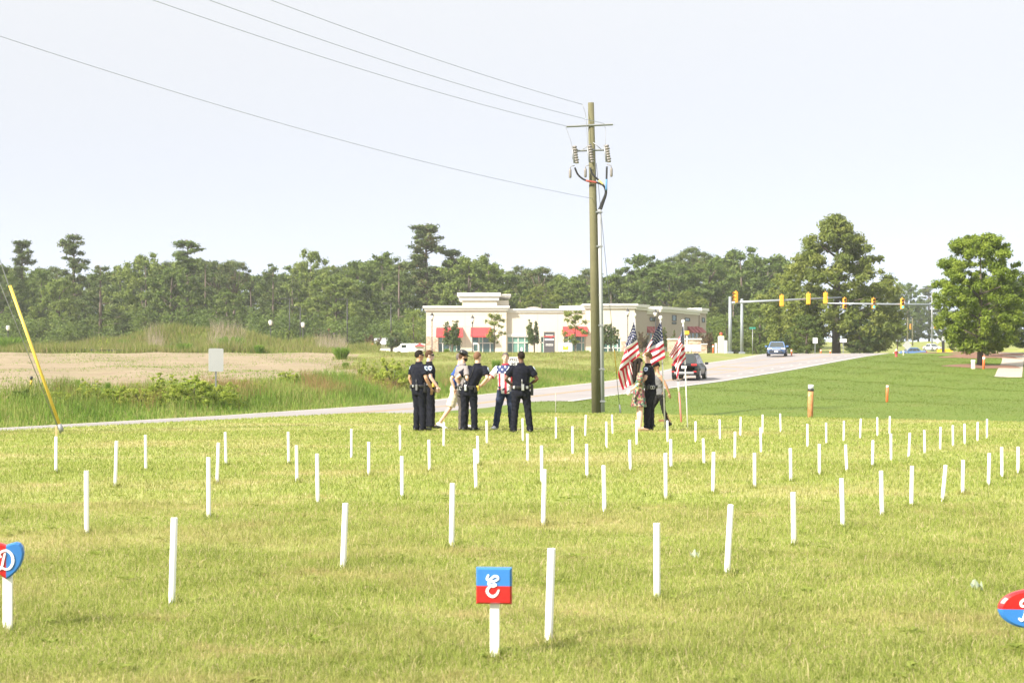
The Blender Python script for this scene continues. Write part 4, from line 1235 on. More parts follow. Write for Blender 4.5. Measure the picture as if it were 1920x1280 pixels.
def cyl_post(nm, lab, px, Y, pt, r, m_, parts=(), base=None, lean=0.0, cat='marker post', group=None):
    """round marker post; parts = (from fraction, to fraction, radius factor, material, name)"""
    bb = base or at(px, Y); h = top_h(pt, Y, bb.z)
    o = thing(nm, lab, cat, bb, 0, group)
    b = MB(); b.tube([(0, 0, -.15), (lean * h * .5, 0, h * .5), (lean * h, 0, h)], r, 12); b.build('post', m_, o)
    for (a, c, k, mm, pn) in parts:
        b = MB(); b.tube([(lean * h * a, 0, h * a), (lean * h * c, 0, h * c)], r * k, 12); b.build(pn, mm, o)
    return o
def rusty():
    m, t, p = _new('rusty_paint')
    c = ramp(t, mth(t, 'ADD', mth(t, 'MULTIPLY', wnoise(t, 3.0, 6, .7, (1.5, 1.5, .6)), .7), mth(t, 'MULTIPLY', wnoise(t, 14, 4), .3)), [(.38, (.60, .57, .48)), (.44, (.58, .27, .11)), (.6, (.48, .15, .05))])
    t.links.new(c, p.inputs['Base Color']); p.inputs['Roughness'].default_value = .85
    return m
M_rustp = rusty()
cyl_post('vent_pipe', 'thick rusty white pipe standing at the far edge of the lawn', 1519, 46.5, 721, .085, M_rustp, [(.84, .90, 1.12, M_black, 'band'), (.9, 1.0, 1.03, M_white, 'cap')], lean=.02, cat='pipe')
cyl_post('marker_post', 'slim orange marker post on the green slope', 1663, 66, 722, .055, M_orange, [(.86, .99, 1.06, M_white, 'band')], lean=.03)
cyl_post('marker_post', 'orange marker post with a white band beside the footpath maple', 1844, 110, 667, .09, M_orange, [(.72, .9, 1.05, M_white, 'band')], lean=.04)
cyl_post('marker_post', 'yellow marker post with a black cap before the ploughed field', 58, 60, 705, .05, M_yellow, [(.72, 1.0, 1.12, M_black, 'cap')], lean=.03)
cyl_post('marker_post', 'white marker post with an orange band behind the speed limit sign', 978, 96, 651, .05, M_white, [(.20, .34, 1.1, M_orange, 'band')])
for px, Y, pt, lab in ((1484, 142, 655, 'short orange marker post just right of the blue car'), (1539, 150, 655, 'short orange marker post beside the small white sign back'),
                       (1557, 152, 656, 'short orange marker post in front of the oak trunk'), (1337, 150, 646, 'orange marker post left of the white board by the stone wall')):
    cyl_post('marker_post', lab, px, Y, pt, .07, M_orange, [(.7, .9, 1.06, M_white, 'band')])
cyl_post('marker_post', 'short beige post right of the fire hydrant', 1694, 138, 657, .06, M_beige)
cyl_post('marker_post', 'yellowish short post in front of the stone entrance wall', 1295, 146, 650, .11, M_beige)
cyl_post('grey_stake', 'thin grey rod in the grass right of the dark skinned officer', 1042, 50, 736, .012, mat('grey_rod', (.34, .32, .28), .7), cat='rod')
# utility marker leaning behind the flags: white collar with worn print, pink shaft
bb = lawn_at(1278, 791.5); Yb = bb.y; hh = top_h(713, Yb, 0)
o = thing('marker_post', 'leaning faded pink marker post with a white printed collar below the right flag', 'marker post', bb)
ln = -.085
b = MB(); b.tube([(0, 0, -.1), (ln * hh * .72, 0, hh * .72)], .022, 10); b.build('shaft', mat('faded_pink', (.68, .20, .20), .7), o)
b = MB(); b.tube([(ln * hh * .715, 0, hh * .715), (ln * hh * .985, 0, hh * .985)], .026, 10); cl = b.build('collar', mat('worn_print', (.72, .70, .60), .7, var=.25, scale=30), o)
b = MB(); b.tube([(ln * hh * .98, 0, hh * .98), (ln * hh * 1.01, 0, hh * 1.01)], .03, 10); b.build('cap', M_black, o)
# brown board lying on the lawn
bb = lawn_at(1246, 791); o = thing('wooden_board', 'short brown board lying on the lawn behind the woman in black trousers', 'board', bb)
b = MB(); b.bbox((0, 0, .035), (.32, .10, .07), .008); b.build('board', mat('brown_board', (.24, .115, .07), .85, var=.25, scale=14), o)
# fire hydrant
bb = at(1680.5, 136); o = thing('fire_hydrant', 'dark red fire hydrant with a pale top on the grass crest', 'hydrant', bb)
M_red = mat('hydrant_red', (.33, .035, .04), .5)
b = MB(); b.rings([(-.1, 0, 0, .15, .15), (.06, 0, 0, .15, .15), (.08, 0, 0, .11, .11), (.45, 0, 0, .105, .105), (.47, 0, 0, .14, .14), (.52, 0, 0, .14, .14)], 14)
b.tube([(-.2, 0, .36), (.2, 0, .36)], .055, 10); b.tube([(0, 0, .34), (0, -.2, .34)], .07, 10); b.build('barrel', M_red, o)
b = MB(); b.rings([(.52, 0, 0, .13, .13), (.60, 0, 0, .11, .11), (.68, 0, 0, .06, .06), (.69, 0, 0, .03, .03), (.74, 0, 0, .03, .03)], 14); b.build('bonnet', M_beige, o)
# cable box by the maple
bb = at(1824.5, 110); o = thing('cable_pedestal', 'small cream cable pedestal in the grass left of the maple trunk', 'pedestal', bb)
b = MB(); b.bbox((0, 0, .24), (.24, .24, .62), .02); b.build('housing', M_beige, o)
b = MB(); b.bbox((0, 0, .60), (.26, .26, .12), .02); b.build('cap', M_white, o)
# street name sign
bb = at(1411, 150); h = top_h(613, 150, bb.z); o = thing('street_name_sign', 'green street name sign on a thin post left of the blue car', 'street sign', bb, R(15))
b = MB(); b.tube([(0, 0, -.1), (0, 0, h - .2)], .035, 8); b.build('post', M_galv, o)
b = MB(); b.box((0, 0, h - .1), (.68, .012, .19)); b.build('name_plate', mat('sign_green', (.04, .30, .22), .5), o)
# beacon on a white post, grey pillar with red lamp, white boards
bb = at(1288, 150); h = top_h(620, 150, bb.z); o = thing('beacon', 'square orange beacon on a white post before the stone entrance wall', 'beacon', bb)
b = MB(); b.tube([(0, 0, -.1), (0, 0, h - .4)], .05, 8); b.build('post', M_white, o)
b = MB(); b.bbox((0, 0, h - .2), (.44, .34, .38), .04); b.build('housing', M_sigyel, o)
b = MB(); b.tube([(0, 0, h - .44), (0, 0, h - .37)], .09, 8); b.build('collar', M_sigyel, o)
bb = at(1352, 158); h = top_h(631, 158, bb.z); o = thing('utility_pillar', 'grey concrete pillar topped by a red lamp near the signal mast', 'pillar', bb)
b = MB(); b.bbox((0, 0, h / 2 - .1), (.62, .55, h + .2), .04); b.build('body', mat('grey_stucco', (.50, .47, .42), .9), o)
b = MB(); b.bbox((0, 0, h + .03), (.56, .5, .08), .03); b.build('cap', M_beige, o)
b = MB(); b.tube([(0, 0, h + .06), (0, 0, h + .16)], .1, 10); b.build('lamp_base', M_sigyel, o)
b = MB(); b.ball((0, 0, h + .30), (.17, .17, .16)); b.build('lamp', mat('red_lamp', (.62, .08, .05), .3), o)
for px, Y, pt, w, lab in ((1342.5, 152, 643, .22, 'white upright board left of the grey pillar'), (1361, 154, 638, .32, 'white upright board right of the grey pillar')):
    bb = at(px, Y); h = top_h(pt, Y, bb.z); o = thing('white_board', lab, 'board', bb, R(20))
    b = MB(); b.bbox((0, 0, h / 2 - .05), (w, .08, h + .1), .015); b.build('board', M_white, o)
# lamp posts
M_globe = mat('frosted_glass', (.86, .80, .78), .25)
def lamp(lab, px, Y, pt, base=None, dark=True, group='lamp posts round the car park'):
    bb = at(px, Y); h = top_h(pt, Y, bb.z)
    o = thing('lamp_post', lab, 'lamp post', bb, 0, group)
    b = MB(); b.tube([(0, 0, -.1), (0, 0, .5), (0, 0, .55), (0, 0, h - 1.15)], [.13, .12, .065, .055], 10); b.build('post', M_black, o)
    b = MB(); b.rings([(h - 1.2, 0, 0, .07, .07), (h - 1.1, 0, 0, .15, .15), (h - 1.0, 0, 0, .1, .1)], 10); b.build('collar', M_black, o)
    b = MB(); b.rings([(h - 1.0, 0, 0, .13, .13), (h - .8, 0, 0, .22, .22), (h - .5, 0, 0, .27, .27), (h - .46, 0, 0, .25, .25)], 12); b.build('globe', M_globe, o)
    b = MB()
    if dark: b.rings([(h - .46, 0, 0, .30, .30), (h - .34, 0, 0, .2, .2), (h - .12, 0, 0, .07, .07), (h - .05, 0, 0, .05, .05), (h, 0, 0, .01, .01)], 10)
    else: b.rings([(h - .46, 0, 0, .28, .28), (h - .36, 0, 0, .24, .24), (h - .3, 0, 0, .1, .1)], 10)
    b.build('lamp_cap', M_black if dark else M_alu, o)
lamp('black lamp post at the far left edge, before the wood', 15, 205, 606, dark=False)
lamp('black lamp post with white globe, left one of the pair before the dark broad pine', 507, 203, 596, dark=False)
lamp('black lamp post with white globe, right one of the pair before the dark broad pine', 568, 205, 600, dark=False)
lamp('black lamp post in front of the stone corner of the shop', 810, 200, 585)
lamp('black lamp post in front of the middle red awning', 886, 200, 590)
lamp('black lamp post behind the leftmost flag', 1177, 200, 577)
lamp('black lamp post against the grey wing, above the middle flag', 1229, 200, 579)
for px, Y, pt, arms, lab in ((543, 222, 559, 2, 'dark car park light pole with two arms between the white globe lamps'), (563, 228, 575, 1, 'slender dark light pole behind the right white globe lamp'),
                             (651, 215, 560, 1, 'dark car park light pole right of the white globe lamps'), (733, 224, 568, 1, 'dark car park light pole behind the white van')):
    bb = at(px, Y); h = top_h(pt, Y, bb.z); o = thing('light_pole', lab, 'light pole', bb, 0, 'car park light poles')
    b = MB(); b.tube([(0, 0, -.1), (0, 0, h)], [.10, .075], 8); b.build('pole', M_black, o)
    for sx in ((-1, 1) if arms == 2 else (-1,)):
        b = MB(); b.tube([(0, 0, h - .08), (sx * .5, 0, h - .05)], .04, 6); b.bbox((sx * .85, 0, h - .05), (.75, .35, .12), .03); b.build('lamp_head', M_black, o)

# ------------------------------------------------------------------ traffic signals
M_lensoff = mat('dark_lens', (.04, .03, .025), .3)
M_green = mat('green_light', (.05, .6, .35), .3, emit=(.06, .95, .55), estr=1.1)
M_sigpole = mat('signal_mast', (.30, .33, .36), .45, .35, var=.06)
def signal_head(parent, c, turn, front, green=False, cells=3):
    """three-section head with visors; front = shows its lenses to the camera"""
    e = bpy.data.objects.new('signal_head', None); COL.objects.link(e); e.parent = parent; e.location = c; e.rotation_euler = (0, 0, turn)
    k = .36
    b = MB(); b.bbox((0, 0, 0), (.38, .26, k * cells + .04), .03); b.tube([(0, 0, k * cells / 2), (0, 0, k * cells / 2 + .14)], .05, 8)
    for i in range(cells): b.box((0, .135, (cells - 1) * k / 2 - i * k), (.30, .02, .28))
    b.build('housing', M_sigyel, e)
    for i in range(cells):
        z = (cells - 1) * k / 2 - i * k
        b = MB(); pts = []
        for j in range(13):
            a = -math.pi * .12 + (math.pi * 1.24) * j / 12; pts.append((math.cos(a) * .15, math.sin(a) * .15))
        for j in range(12):
            (x0, z0), (x1, z1) = pts[j], pts[j + 1]
            b.quad((x0, -.13, z + z0), (x1, -.13, z + z1), (x1, -.36, z + z1), (x0, -.36, z + z0))
            b.quad((x0 * .95, -.36, z + z0 * .95), (x1 * .95, -.36, z + z1 * .95), (x1 * .95, -.13, z + z1 * .95), (x0 * .95, -.13, z + z0 * .95))
        b.build('visor', M_sigyel if not front else mat('visor_inside', (.50, .23, .03), .6), e)
        b = MB(); b.ball((0, -.135, z), (.135, .03, .135), 14, 6); b.build('lens', M_green if (green and i == cells - 1) else M_lensoff, e)
    return e
def sp_(px, py, Y): return Vector(((px - 960) * Y / F, Y, CZ - (py - HY) * Y / F))
YA = 152.0
bb = at(1369, YA); ma = thing('traffic_signal_mast', 'grey mast arm with the backs of yellow signals, reaching over the road', 'traffic signal', bb)
hA = top_h(556, YA, bb.z)
b = MB(); b.tube([(0, 0, -.1), (0, 0, hA)], [.20, .155], 14); b.build('pole', M_sigpole, ma)
b = MB(); b.bbox((0, 0, .1), (.62, .62, .2), .03); b.build('base_plate', M_sigpole, ma)
a0 = sp_(1369, 567.5, YA) - bb; a1 = sp_(1577, 557.5, YA + 2) - bb
b = MB(); b.tube([a0, a1], [.13, .07], 12); b.build('mast_arm', M_sigpole, ma)
for px, py in ((1465, 563.5), (1515, 560), (1547, 558.5)):
    signal_head(ma, sp_(px, py, YA + 1) - bb + Vector((0, -.2, -.02)), R(180 + 4), False)
e_ = signal_head(ma, sp_(1380, 557, YA) - bb, R(-65), True)
YB = 165.0
bb = at(1391, 156); mb_ = thing('signal_pole', 'second grey signal pole just behind the mast arm pole', 'pole', bb)
hB = top_h(560, 156, bb.z)
b = MB(); b.tube([(0, 0, -.1), (0, 0, hB)], [.19, .13], 14); b.build('pole', M_sigpole, mb_)
b = MB(); b.tube([(0, 0, hB * .93), (0, 0, hB * .965)], .24, 12); b.build('collar', M_sigpole, mb_)
b = MB(); b.bbox((0, 0, .1), (.6, .6, .2), .03); b.build('base_plate', M_sigpole, mb_)
bb = at(1806, YB); mc = thing('traffic_signal_mast', 'grey mast arm with lit green signals, coming from behind the maple', 'traffic signal', bb)
hC = top_h(562, YB, bb.z)
b = MB(); b.tube([(0, 0, -.1), (0, 0, hC)], [.2, .15], 14); b.build('pole', M_sigpole, mc)
c0 = sp_(1806, 572, YB) - bb; c1 = sp_(1551, 568.5, YB - 2) - bb
b = MB(); b.tube([c0, c1], [.14, .06], 12); b.build('mast_arm', M_sigpole, mc)
for px, py, g in ((1583, 568.5, False), (1637, 569, True), (1691, 569.5, True)):
    signal_head(mc, sp_(px, py, YB - 1) - bb + Vector((0, -.18, 0)), R(2), True, g)
# far signals on wooden poles
for px, Y, pt, r, lab in ((1702, 330, 595, .2, 'distant wooden pole carrying an orange signal, left of the far trees'), (1711, 345, 596, .17, 'thinner distant wooden pole right beside the first'), (1747.5, 300, 548, .17, 'distant grey pole standing left of the maple')):
    bb = at(px, Y); h = top_h(pt, Y, bb.z); o = thing('distant_pole', lab, 'pole', bb)
    b = MB(); b.tube([(0, 0, -.2), (0, 0, h)], [r, r * .7], 8); b.build('pole', M_pole if px < 1740 else M_galv, o)
for px, py, Y, lab in ((1707.5, 612.5, 333, 'distant orange traffic signal between the two wooden poles'), (1753, 612, 302, 'distant orange traffic signal right of the grey pole')):
    c = sp_(px, py, Y); o = thing('distant_signal', lab, 'traffic signal', c)
    signal_head(o, Vector((0, 0, 0)), 0, True)
    b = MB(); b.tube([(-.6 if px < 1740 else -.55, 0, .7), (.5, 0, .7)], .03, 6); b.tube([(0, 0, .6), (0, 0, .75)], .03, 6); b.build('span_bracket', M_galv, o)

# ------------------------------------------------------------------ shop buildings
YF = 207.0
M_stucco = mat('cream_stucco', (.60, .54, .44), .9, var=.05, scale=.6, bump=.15)
M_trim = mat('white_trim', (.68, .66, .62), .8, var=.03, scale=.5)
M_taupe = mat('taupe_stucco', (.38, .325, .28), .9, var=.05, scale=.6, bump=.15)
M_awn = mat('red_awning', (.50, .04, .045), .7, var=.06, scale=1)
M_maroon = mat('maroon_awning', (.30, .07, .075), .7, var=.06, scale=1)
M_glass = mat('shop_glass', (.035, .085, .075), .08, var=.5, scale=.35, spec=.8)
M_glass2 = mat('shop_glass_pale', (.13, .27, .22), .12, var=.3, scale=.5, spec=.8)
def stone_mat():
    m, t, p = _new('stacked_stone')
    tc = t.nodes.new('ShaderNodeTexCoord')
    mp = t.nodes.new('ShaderNodeMapping'); mp.inputs['Scale'].default_value = (1, 1, 1.9)
    t.links.new(tc.outputs['Object'], mp.inputs['Vector'])
    v = t.nodes.new('ShaderNodeTexVoronoi'); v.inputs['Scale'].default_value = 3.2
    t.links.new(mp.outputs[0], v.inputs['Vector'])
    sx = t.nodes.new('ShaderNodeSeparateColor'); t.links.new(v.outputs['Color'], sx.inputs[0])
    c = ramp(t, sx.outputs[0], [(0, (.30, .21, .15)), (.5, (.45, .34, .26)), (1, (.55, .45, .36))])
    ve = t.nodes.new('ShaderNodeTexVoronoi'); ve.feature = 'DISTANCE_TO_EDGE'; ve.inputs['Scale'].default_value = 3.2
    t.links.new(mp.outputs[0], ve.inputs['Vector'])
    b = t.nodes.new('ShaderNodeBump'); b.inputs['Distance'].default_value = .04; t.links.new(ve.outputs[0], b.inputs['Height'])
    t.links.new(b.outputs[0], p.inputs['Normal'])
    t.links.new(c, p.inputs['Base Color']); p.inputs['Roughness'].default_value = .9
    return m
M_stone = stone_mat()
k = YF / F
zb0 = Hs(0, YF) - .3
def bx(px): return (px - 960) * k
def bz(py): return CZ - (py - HY) * k
zg = bz(667)
shop = thing('shop_building', 'cream single storey shop with white cornices and three red awnings', 'building', (0, YF, 0))
def wall_with_holes(name, px0, px1, pt, depth, holes, m_, parent, y0=0.0, zbot=None):
    """facade made of panels round real openings; depth of the whole block behind it"""
    x0, x1, z0, z1 = bx(px0), bx(px1), (zg - .6 if zbot is None else zbot), bz(pt)
    b = MB(); T = .35
    xs = sorted({x0, x1} | {bx(h[0]) for h in holes} | {bx(h[1]) for h in holes})
    for i in range(len(xs) - 1):
        a, c = xs[i], xs[i + 1]; mid_ = (a + c) / 2
        hh = [h for h in holes if bx(h[0]) < mid_ < bx(h[1])]
        if not hh: b.box(((a + c) / 2, y0 + T / 2, (z0 + z1) / 2), (c - a, T, z1 - z0))
        else:
            h = hh[0]; zt, zl = bz(h[2]), bz(h[3])
            b.box(((a + c) / 2, y0 + T / 2, (zt + z1) / 2), (c - a, T, z1 - zt))
            if zl > z0: b.box(((a + c) / 2, y0 + T / 2, (z0 + zl) / 2), (c - a, T, zl - z0))
    b.box(((x0 + x1) / 2, y0 + T + (depth - T) / 2 + .6, (z0 + z1) / 2 - .05), (x1 - x0 - .02, depth - T - .6, z1 - z0 - .1))
    b.box((x0 + .15, y0 + T + .3, (z0 + z1) / 2), (.3, .62, z1 - z0 - .12)); b.box((x1 - .15, y0 + T + .3, (z0 + z1) / 2), (.3, .62, z1 - z0 - .12))
    return b.build(name, m_, parent)
def window(parent, px0, px1, pt, pb, cols, rows, door=None, y0=0.0, zz=None):
    """white frame with recessed panes; cols = px of the mullions, rows = image rows of the transoms"""
    xs = [bx(px0)] + [bx(c) for c in cols] + [bx(px1)]
    zs = [bz(pt)] + [bz(r) for r in rows] + [bz(pb)]
    f = MB(); fw = .055
    for x in xs: f.box((x, y0 + .16, (zs[0] + zs[-1]) / 2), (fw * 2, .10, zs[0] - zs[-1]))
    for z in zs: f.box(((xs[0] + xs[-1]) / 2, y0 + .157, z), (xs[-1] - xs[0], .094, fw * 2))
    fo = f.build('window', M_trim, parent)
    for i in range(len(xs) - 1):
        for j in range(len(zs) - 1):
            if door is not None and i == door and j > 0: continue
            b = MB(); b.box(((xs[i] + xs[i + 1]) / 2, y0 + .20, (zs[j] + zs[j + 1]) / 2), (xs[i + 1] - xs[i] - fw, .02, zs[j] - zs[j + 1] - fw))
            b.build('pane', M_glass2 if rnd.random() < .45 else M_glass, fo)
    return fo
def cornice(parent, px0, px1, pt, hpx, y0=0.0, m_=None, proud=.45, depth=8.0):
    x0, x1 = bx(px0), bx(px1); z1 = bz(pt); hh = hpx * k
    b = MB()
    b.box(((x0 + x1) / 2, y0 - proud / 2 + depth / 2, z1 - hh * .22), (x1 - x0 + 2 * proud, depth + proud, hh * .44))
    b.box(((x0 + x1) / 2, y0 - proud * .25 + depth / 2, z1 - hh * .72), (x1 - x0 + proud, depth + proud * .5, hh * .56))
    return b.build('cornice', m_ or M_trim, parent)
def awning(parent, px0, px1, pt, pb, m_, y0=0.0, out=1.1):
    xa0, xa1 = bx(px0), bx(px1); z1, z0 = bz(pt), bz(pb)
    b = MB()
    P = [(xa0, y0, z1), (xa1, y0, z1), (xa1, y0 - out, z0), (xa0, y0 - out, z0), (xa0, y0, z0), (xa1, y0, z0)]
    b.add(P, [(0, 3, 2, 1), (0, 4, 3), (1, 2, 5), (3, 4, 5, 2)])
    b.box(((xa0 + xa1) / 2, y0 - out + .02, z0 - .06), (xa1 - xa0, .04, .14))
    return b.build('awning', m_, parent)
GB = 668
wall_with_holes('wall', 799, 949.6, 574, 18, [(822, 864, 626, 666), (885, 929, 627, GB)], M_stucco, shop)
for zz in (bz(590), bz(612)):
    b = MB(); b.box(((bx(800) + bx(949)) / 2, -.001, zz), (149 * k, .01, .035)); b.build('wall_joint', M_taupe, shop)
for pxj in (872, 940):
    b = MB(); b.box((bx(pxj), -.002, (bz(583) + zg) / 2), (.035, .01, bz(583) - zg)); b.build('wall_joint', M_taupe, shop)
for pxj in (1008, 1046):
    b = MB(); b.box((bx(pxj), .598, (bz(587) + zg) / 2), (.035, .01, bz(587) - zg)); b.build('wall_joint', M_taupe, shop)
b = MB(); b.box((bx(1110), -.08, (bz(580) + zg) / 2), (.16, .14, bz(580) - zg)); b.build('downpipe', M_trim, shop)
b = MB(); b.box((bx(810.5), -.14, (zg - .6 + bz(631)) / 2), (22 * k, .3, bz(631) - zg + .6)); b.build('stone_pier', M_stone, shop)
cornice(shop, 799, 949.5, 573.5, 8.5)
window(shop, 822, 864, 626, 666, [830, 843, 856], [643, 662])
wd = window(shop, 885.5, 929, 627, 667, [898, 905, 919], [643, 661.5], door=0)
b = MB()
for (xa, xb, za, zb_) in ((886.3, 888, 643.5, 667), (895.6, 897.3, 643.5, 667), (888, 895.6, 643.5, 645.5), (888, 895.6, 658, 660), (888, 895.6, 665, 667)):
    b.box((bx((xa + xb) / 2), .12, bz((za + zb_) / 2)), ((xb - xa) * k, .09, (zb_ - za) * k))
dr = b.build('door', M_trim, shop)
for za, zb_ in ((645.5, 658), (660, 665)):
    b = MB(); b.box((bx(891.8), .16, bz((za + zb_) / 2)), (7.4 * k, .02, (zb_ - za) * k)); b.build('pane', M_glass, dr)
b = MB(); b.box((bx(894.4), .03, bz(653)), (.05, .05, .35)); b.build('handle', M_galv, dr)
awning(shop, 818, 868, 614, 631, M_awn); awning(shop, 882.5, 921, 613.5, 630.5, M_awn); awning(shop, 1055, 1101, 612, 629, M_awn)
# raised block
b = MB(); b.box(((bx(867) + bx(932)) / 2, 2.5, (bz(560) + bz(576)) / 2), (bx(932) - bx(867), 5, bz(560) - bz(576))); b.build('roof_block', M_stucco, shop)
b = MB(); b.box(((bx(932.2) + bx(954)) / 2, 3.2, (bz(562) + bz(580)) / 2), (bx(954) - bx(932.2), 4.4, bz(562) - bz(580))); b.build('roof_block', M_stucco, shop)
cornice(shop, 864, 932, 549, 14, 0.0, None, .5, 5.2); cornice(shop, 933.5, 954, 551, 5.5, .75, None, .3, 4.6)
# middle length, set back a little
wall_with_holes('wall', 950, 1097.6, 580, 17.4, [(951.5, 992, 631, 668), (1014, 1036, 631, 668), (1057.5, 1099, 630, 666)][:2] + [(1057.5, 1096.8, 630, 666)], M_stucco, shop, .6)
cornice(shop, 950.5, 1096.5, 578.5, 7, .6, None, .35)
window(shop, 951.5, 992, 631, 667, [961, 971.5, 984], [642, 661.5], y0=.6)
b = MB(); b.box((bx(971.7), .62, bz(628.5)), (42 * k, .16, 5 * k)); b.build('window_head', M_trim, shop)
window(shop, 1014.5, 1036, 631, 667, [1020, 1030], [642, 661.5], y0=.6)
window(shop, 1057.5, 1096.8, 630, 666, [1066, 1080, 1091], [642, 661.5], y0=.6)
# right length
wall_with_holes('wall', 1098, 1190, 571, 9, [(1131, 1164, 634, 663)], M_stucco, shop, 0.0)
cornice(shop, 1098, 1190, 569.5, 8.5, 0.0, None, .45)
window(shop, 1131, 1164, 634, 663, [1140, 1150, 1158], [652], y0=0.0)
b = MB(); b.box((bx(1168.5), -.14, (zg - .6 + bz(640)) / 2), (8 * k, .3, bz(640) - zg + .6)); b.build('stone_pier', M_stone, shop)
b = MB(); b.ball((bx(1003), 12, bz(578)), (1.6, 1.6, .75)); b.build('roof_vent', M_taupe, shop)
# grey wing whose front runs away to the right
WA = Vector((bx(1190) + .02, YF + .3, 0)); WB = Vector((X_(1322, 226), 226, 0))
wl = (WB - WA).length; wrot = math.atan2(WB.y - WA.y, WB.x - WA.x)
wing = thing('shop_wing', 'taupe two storey shop wing in shade with maroon awnings and stepped cornices', 'building', (WA.x, WA.y, 0), wrot)
def wp(px, py=None):
    """distance along the wing's front (and height) for a photo pixel"""
    tx = (px - 960) / F; d = WB - WA
    u = (tx * WA.y - WA.x) / (d.x - tx * d.y)
    Y = WA.y + d.y * u
    return u * wl, (CZ - (py - HY) * Y / F if py is not None else None)
zw = 3.2
def wing_block(px0, px1, pt, proud):
    a, za = wp(px0, pt); c, zc = wp(px1, pt + .3)
    z1 = za
    b = MB(); b.box(((a + c) / 2, 6 - proud / 2, (zw + z1) / 2), (c - a - .01, 12 + proud, z1 - zw)); b.build('wall', M_taupe, wing)
    b = MB(); b.box(((a + c) / 2, 6 - proud / 2 - .12, z1 - .16), (c - a + .3, 12.6 + proud, .42)); b.box(((a + c) / 2, 6 - proud / 2 - .05, z1 - .56), (c - a + .12, 12.3 + proud, .34)); b.build('cornice', M_trim, wing)
wing_block(1190.5, 1213, 570.5, .0); wing_block(1213.2, 1233, 578.5, -.3); wing_block(1233.3, 1278.5, 575, .35); wing_block(1279, 1310, 579, .0); wing_block(1310.3, 1322.5, 578, .15)
def wwin(px0, px1, pt, pb, proud=0.0):
    a, z1 = wp(px0, pt); c, z0 = wp(px1, pb)
    f = MB()
    for x in (a, c): f.box((x, -proud - .03, (z0 + z1) / 2), (.10, .10, z1 - z0))
    for z in (z0, z1): f.box(((a + c) / 2, -proud - .028, z), (c - a, .09, .10))
    fo = f.build('window', M_black, wing)
    b = MB(); b.box(((a + c) / 2, -proud - .012, (z0 + z1) / 2), (c - a - .06, .024, z1 - z0 - .06)); b.build('pane', M_glass, fo)
wwin(1222, 1231.5, 595, 601.5, -.3); wwin(1256, 1263.5, 591, 602, .35); wwin(1256, 1263.5, 604.2, 607.3, .35); wwin(1284, 1293, 596, 602, 0.0); wwin(1314.5, 1319, 596, 604, .15)
for grp, pr in (((1214, 1221, 1228), -.3), ((1289, 1296, 1303, 1309), 0.0)):
    for px in grp:
        a, z1 = wp(px, 611.5); c, z0 = wp(px + 5.6, 624)
        b = MB(); P = [(a, -pr, z1), (c, -pr, z1), (c, -pr - 1.0, z0), (a, -pr - 1.0, z0), (a, -pr, z0), (c, -pr, z0)]
        b.add(P, [(0, 3, 2, 1), (0, 4, 3), (1, 2, 5), (3, 4, 5, 2)]); b.build('awning', M_maroon, wing)
        a2, zt = wp(px + .8, 624.5); c2, zl = wp(px + 5, 661)
        b = MB(); b.box(((a2 + c2) / 2, -pr - .02, (zt + zl) / 2), (c2 - a2, .05, zt - zl)); b.build('window', M_glass, wing)
# stone entrance wall with a white name panel
bb = at(1283, 162); o = thing('entrance_wall', 'low stone entrance wall with a white panel and pale coping behind the flags', 'wall', bb)
kk = 162 / F
z1 = top_h(637, 162, bb.z)
b = MB(); b.box((0, 0, z1 / 2 - .2), (62 * kk, .6, z1 + .4)); b.build('stonework', M_stone, o)
b = MB(); b.bbox((0, 0, z1 + .07), (64 * kk, .8, .16), .02); b.build('coping', M_trim, o)
b = MB(); b.box((36.5 * kk, 0, z1 * .34 - .1), (10.4 * kk, .7, z1 * .68 + .2)); b.build('end_pier', M_stone, o)
b = MB(); b.bbox((36.5 * kk, 0, z1 * .68 + .06), (12 * kk, .85, .12), .02); b.build('coping', M_trim, o)
b = MB(); b.bbox((15 * kk, -.33, z1 * .45), (32 * kk, .06, z1 * .42), .02); b.build('name_panel', mat('panel_white', (.68, .70, .74), .6), o)
# free standing shop signs
bb = at(1030, 203); zt = top_h(622, 203, bb.z); o = thing('business_sign', 'dark grey upright business sign with pale lines and a red stripe', 'sign', bb)
kk = 203 / F
b = MB(); b.bbox((0, 0, zt * .54), (20.5 * kk, .12, zt * .92), .02); pn = b.build('panel', mat('sign_charcoal', (.075, .072, .08), .45), o)
for (yy, w, m_, hgt) in ((.855, 14, M_white, 1.1), (.80, 19.8, M_awn, 2.0), (.67, 17, M_white, 2.6), (.725, 4.0, M_awn, 1.4), (.475, 14, M_white, .9), (.42, 14, M_white, .9)):
    b = MB(); b.box(((3 if hgt == 1.4 else 0) * kk, -.066, zt * yy), (w * kk, .008, hgt * kk)); b.build('print_line', m_, pn)
for sx in (-7, 6): 
    b = MB(); b.box((sx * kk, 0, zt * .03), (.12, .1, zt * .2)); b.build('leg', M_white, o)
bb = at(1060.5, 200); zt = top_h(643, 200, bb.z); o = thing('letter_sign', 'white square sign with a yellow M shaped block beside the dark business sign', 'sign', bb)
kk = 200 / F
b = MB(); b.bbox((0, 0, zt * .58), (25 * kk, .1, zt * .82), .02); b.build('panel', M_white, o)
b = MB(); x = 5.2 * kk; zc = zt * .63; q = 4.2 * kk
b.prism([(-x, zc - q), (x, zc - q), (x, zc + q), (0, zc + q * .25), (-x, zc + q)], -.065, -.052); b.build('yellow_letter', mat('sign_yellow', (.78, .72, .03), .5), o)
for sx in (-11, 11):
    b = MB(); b.box((sx * kk, .03, zt * .1), (.1, .08, zt * .6)); b.build('leg', M_white, o)
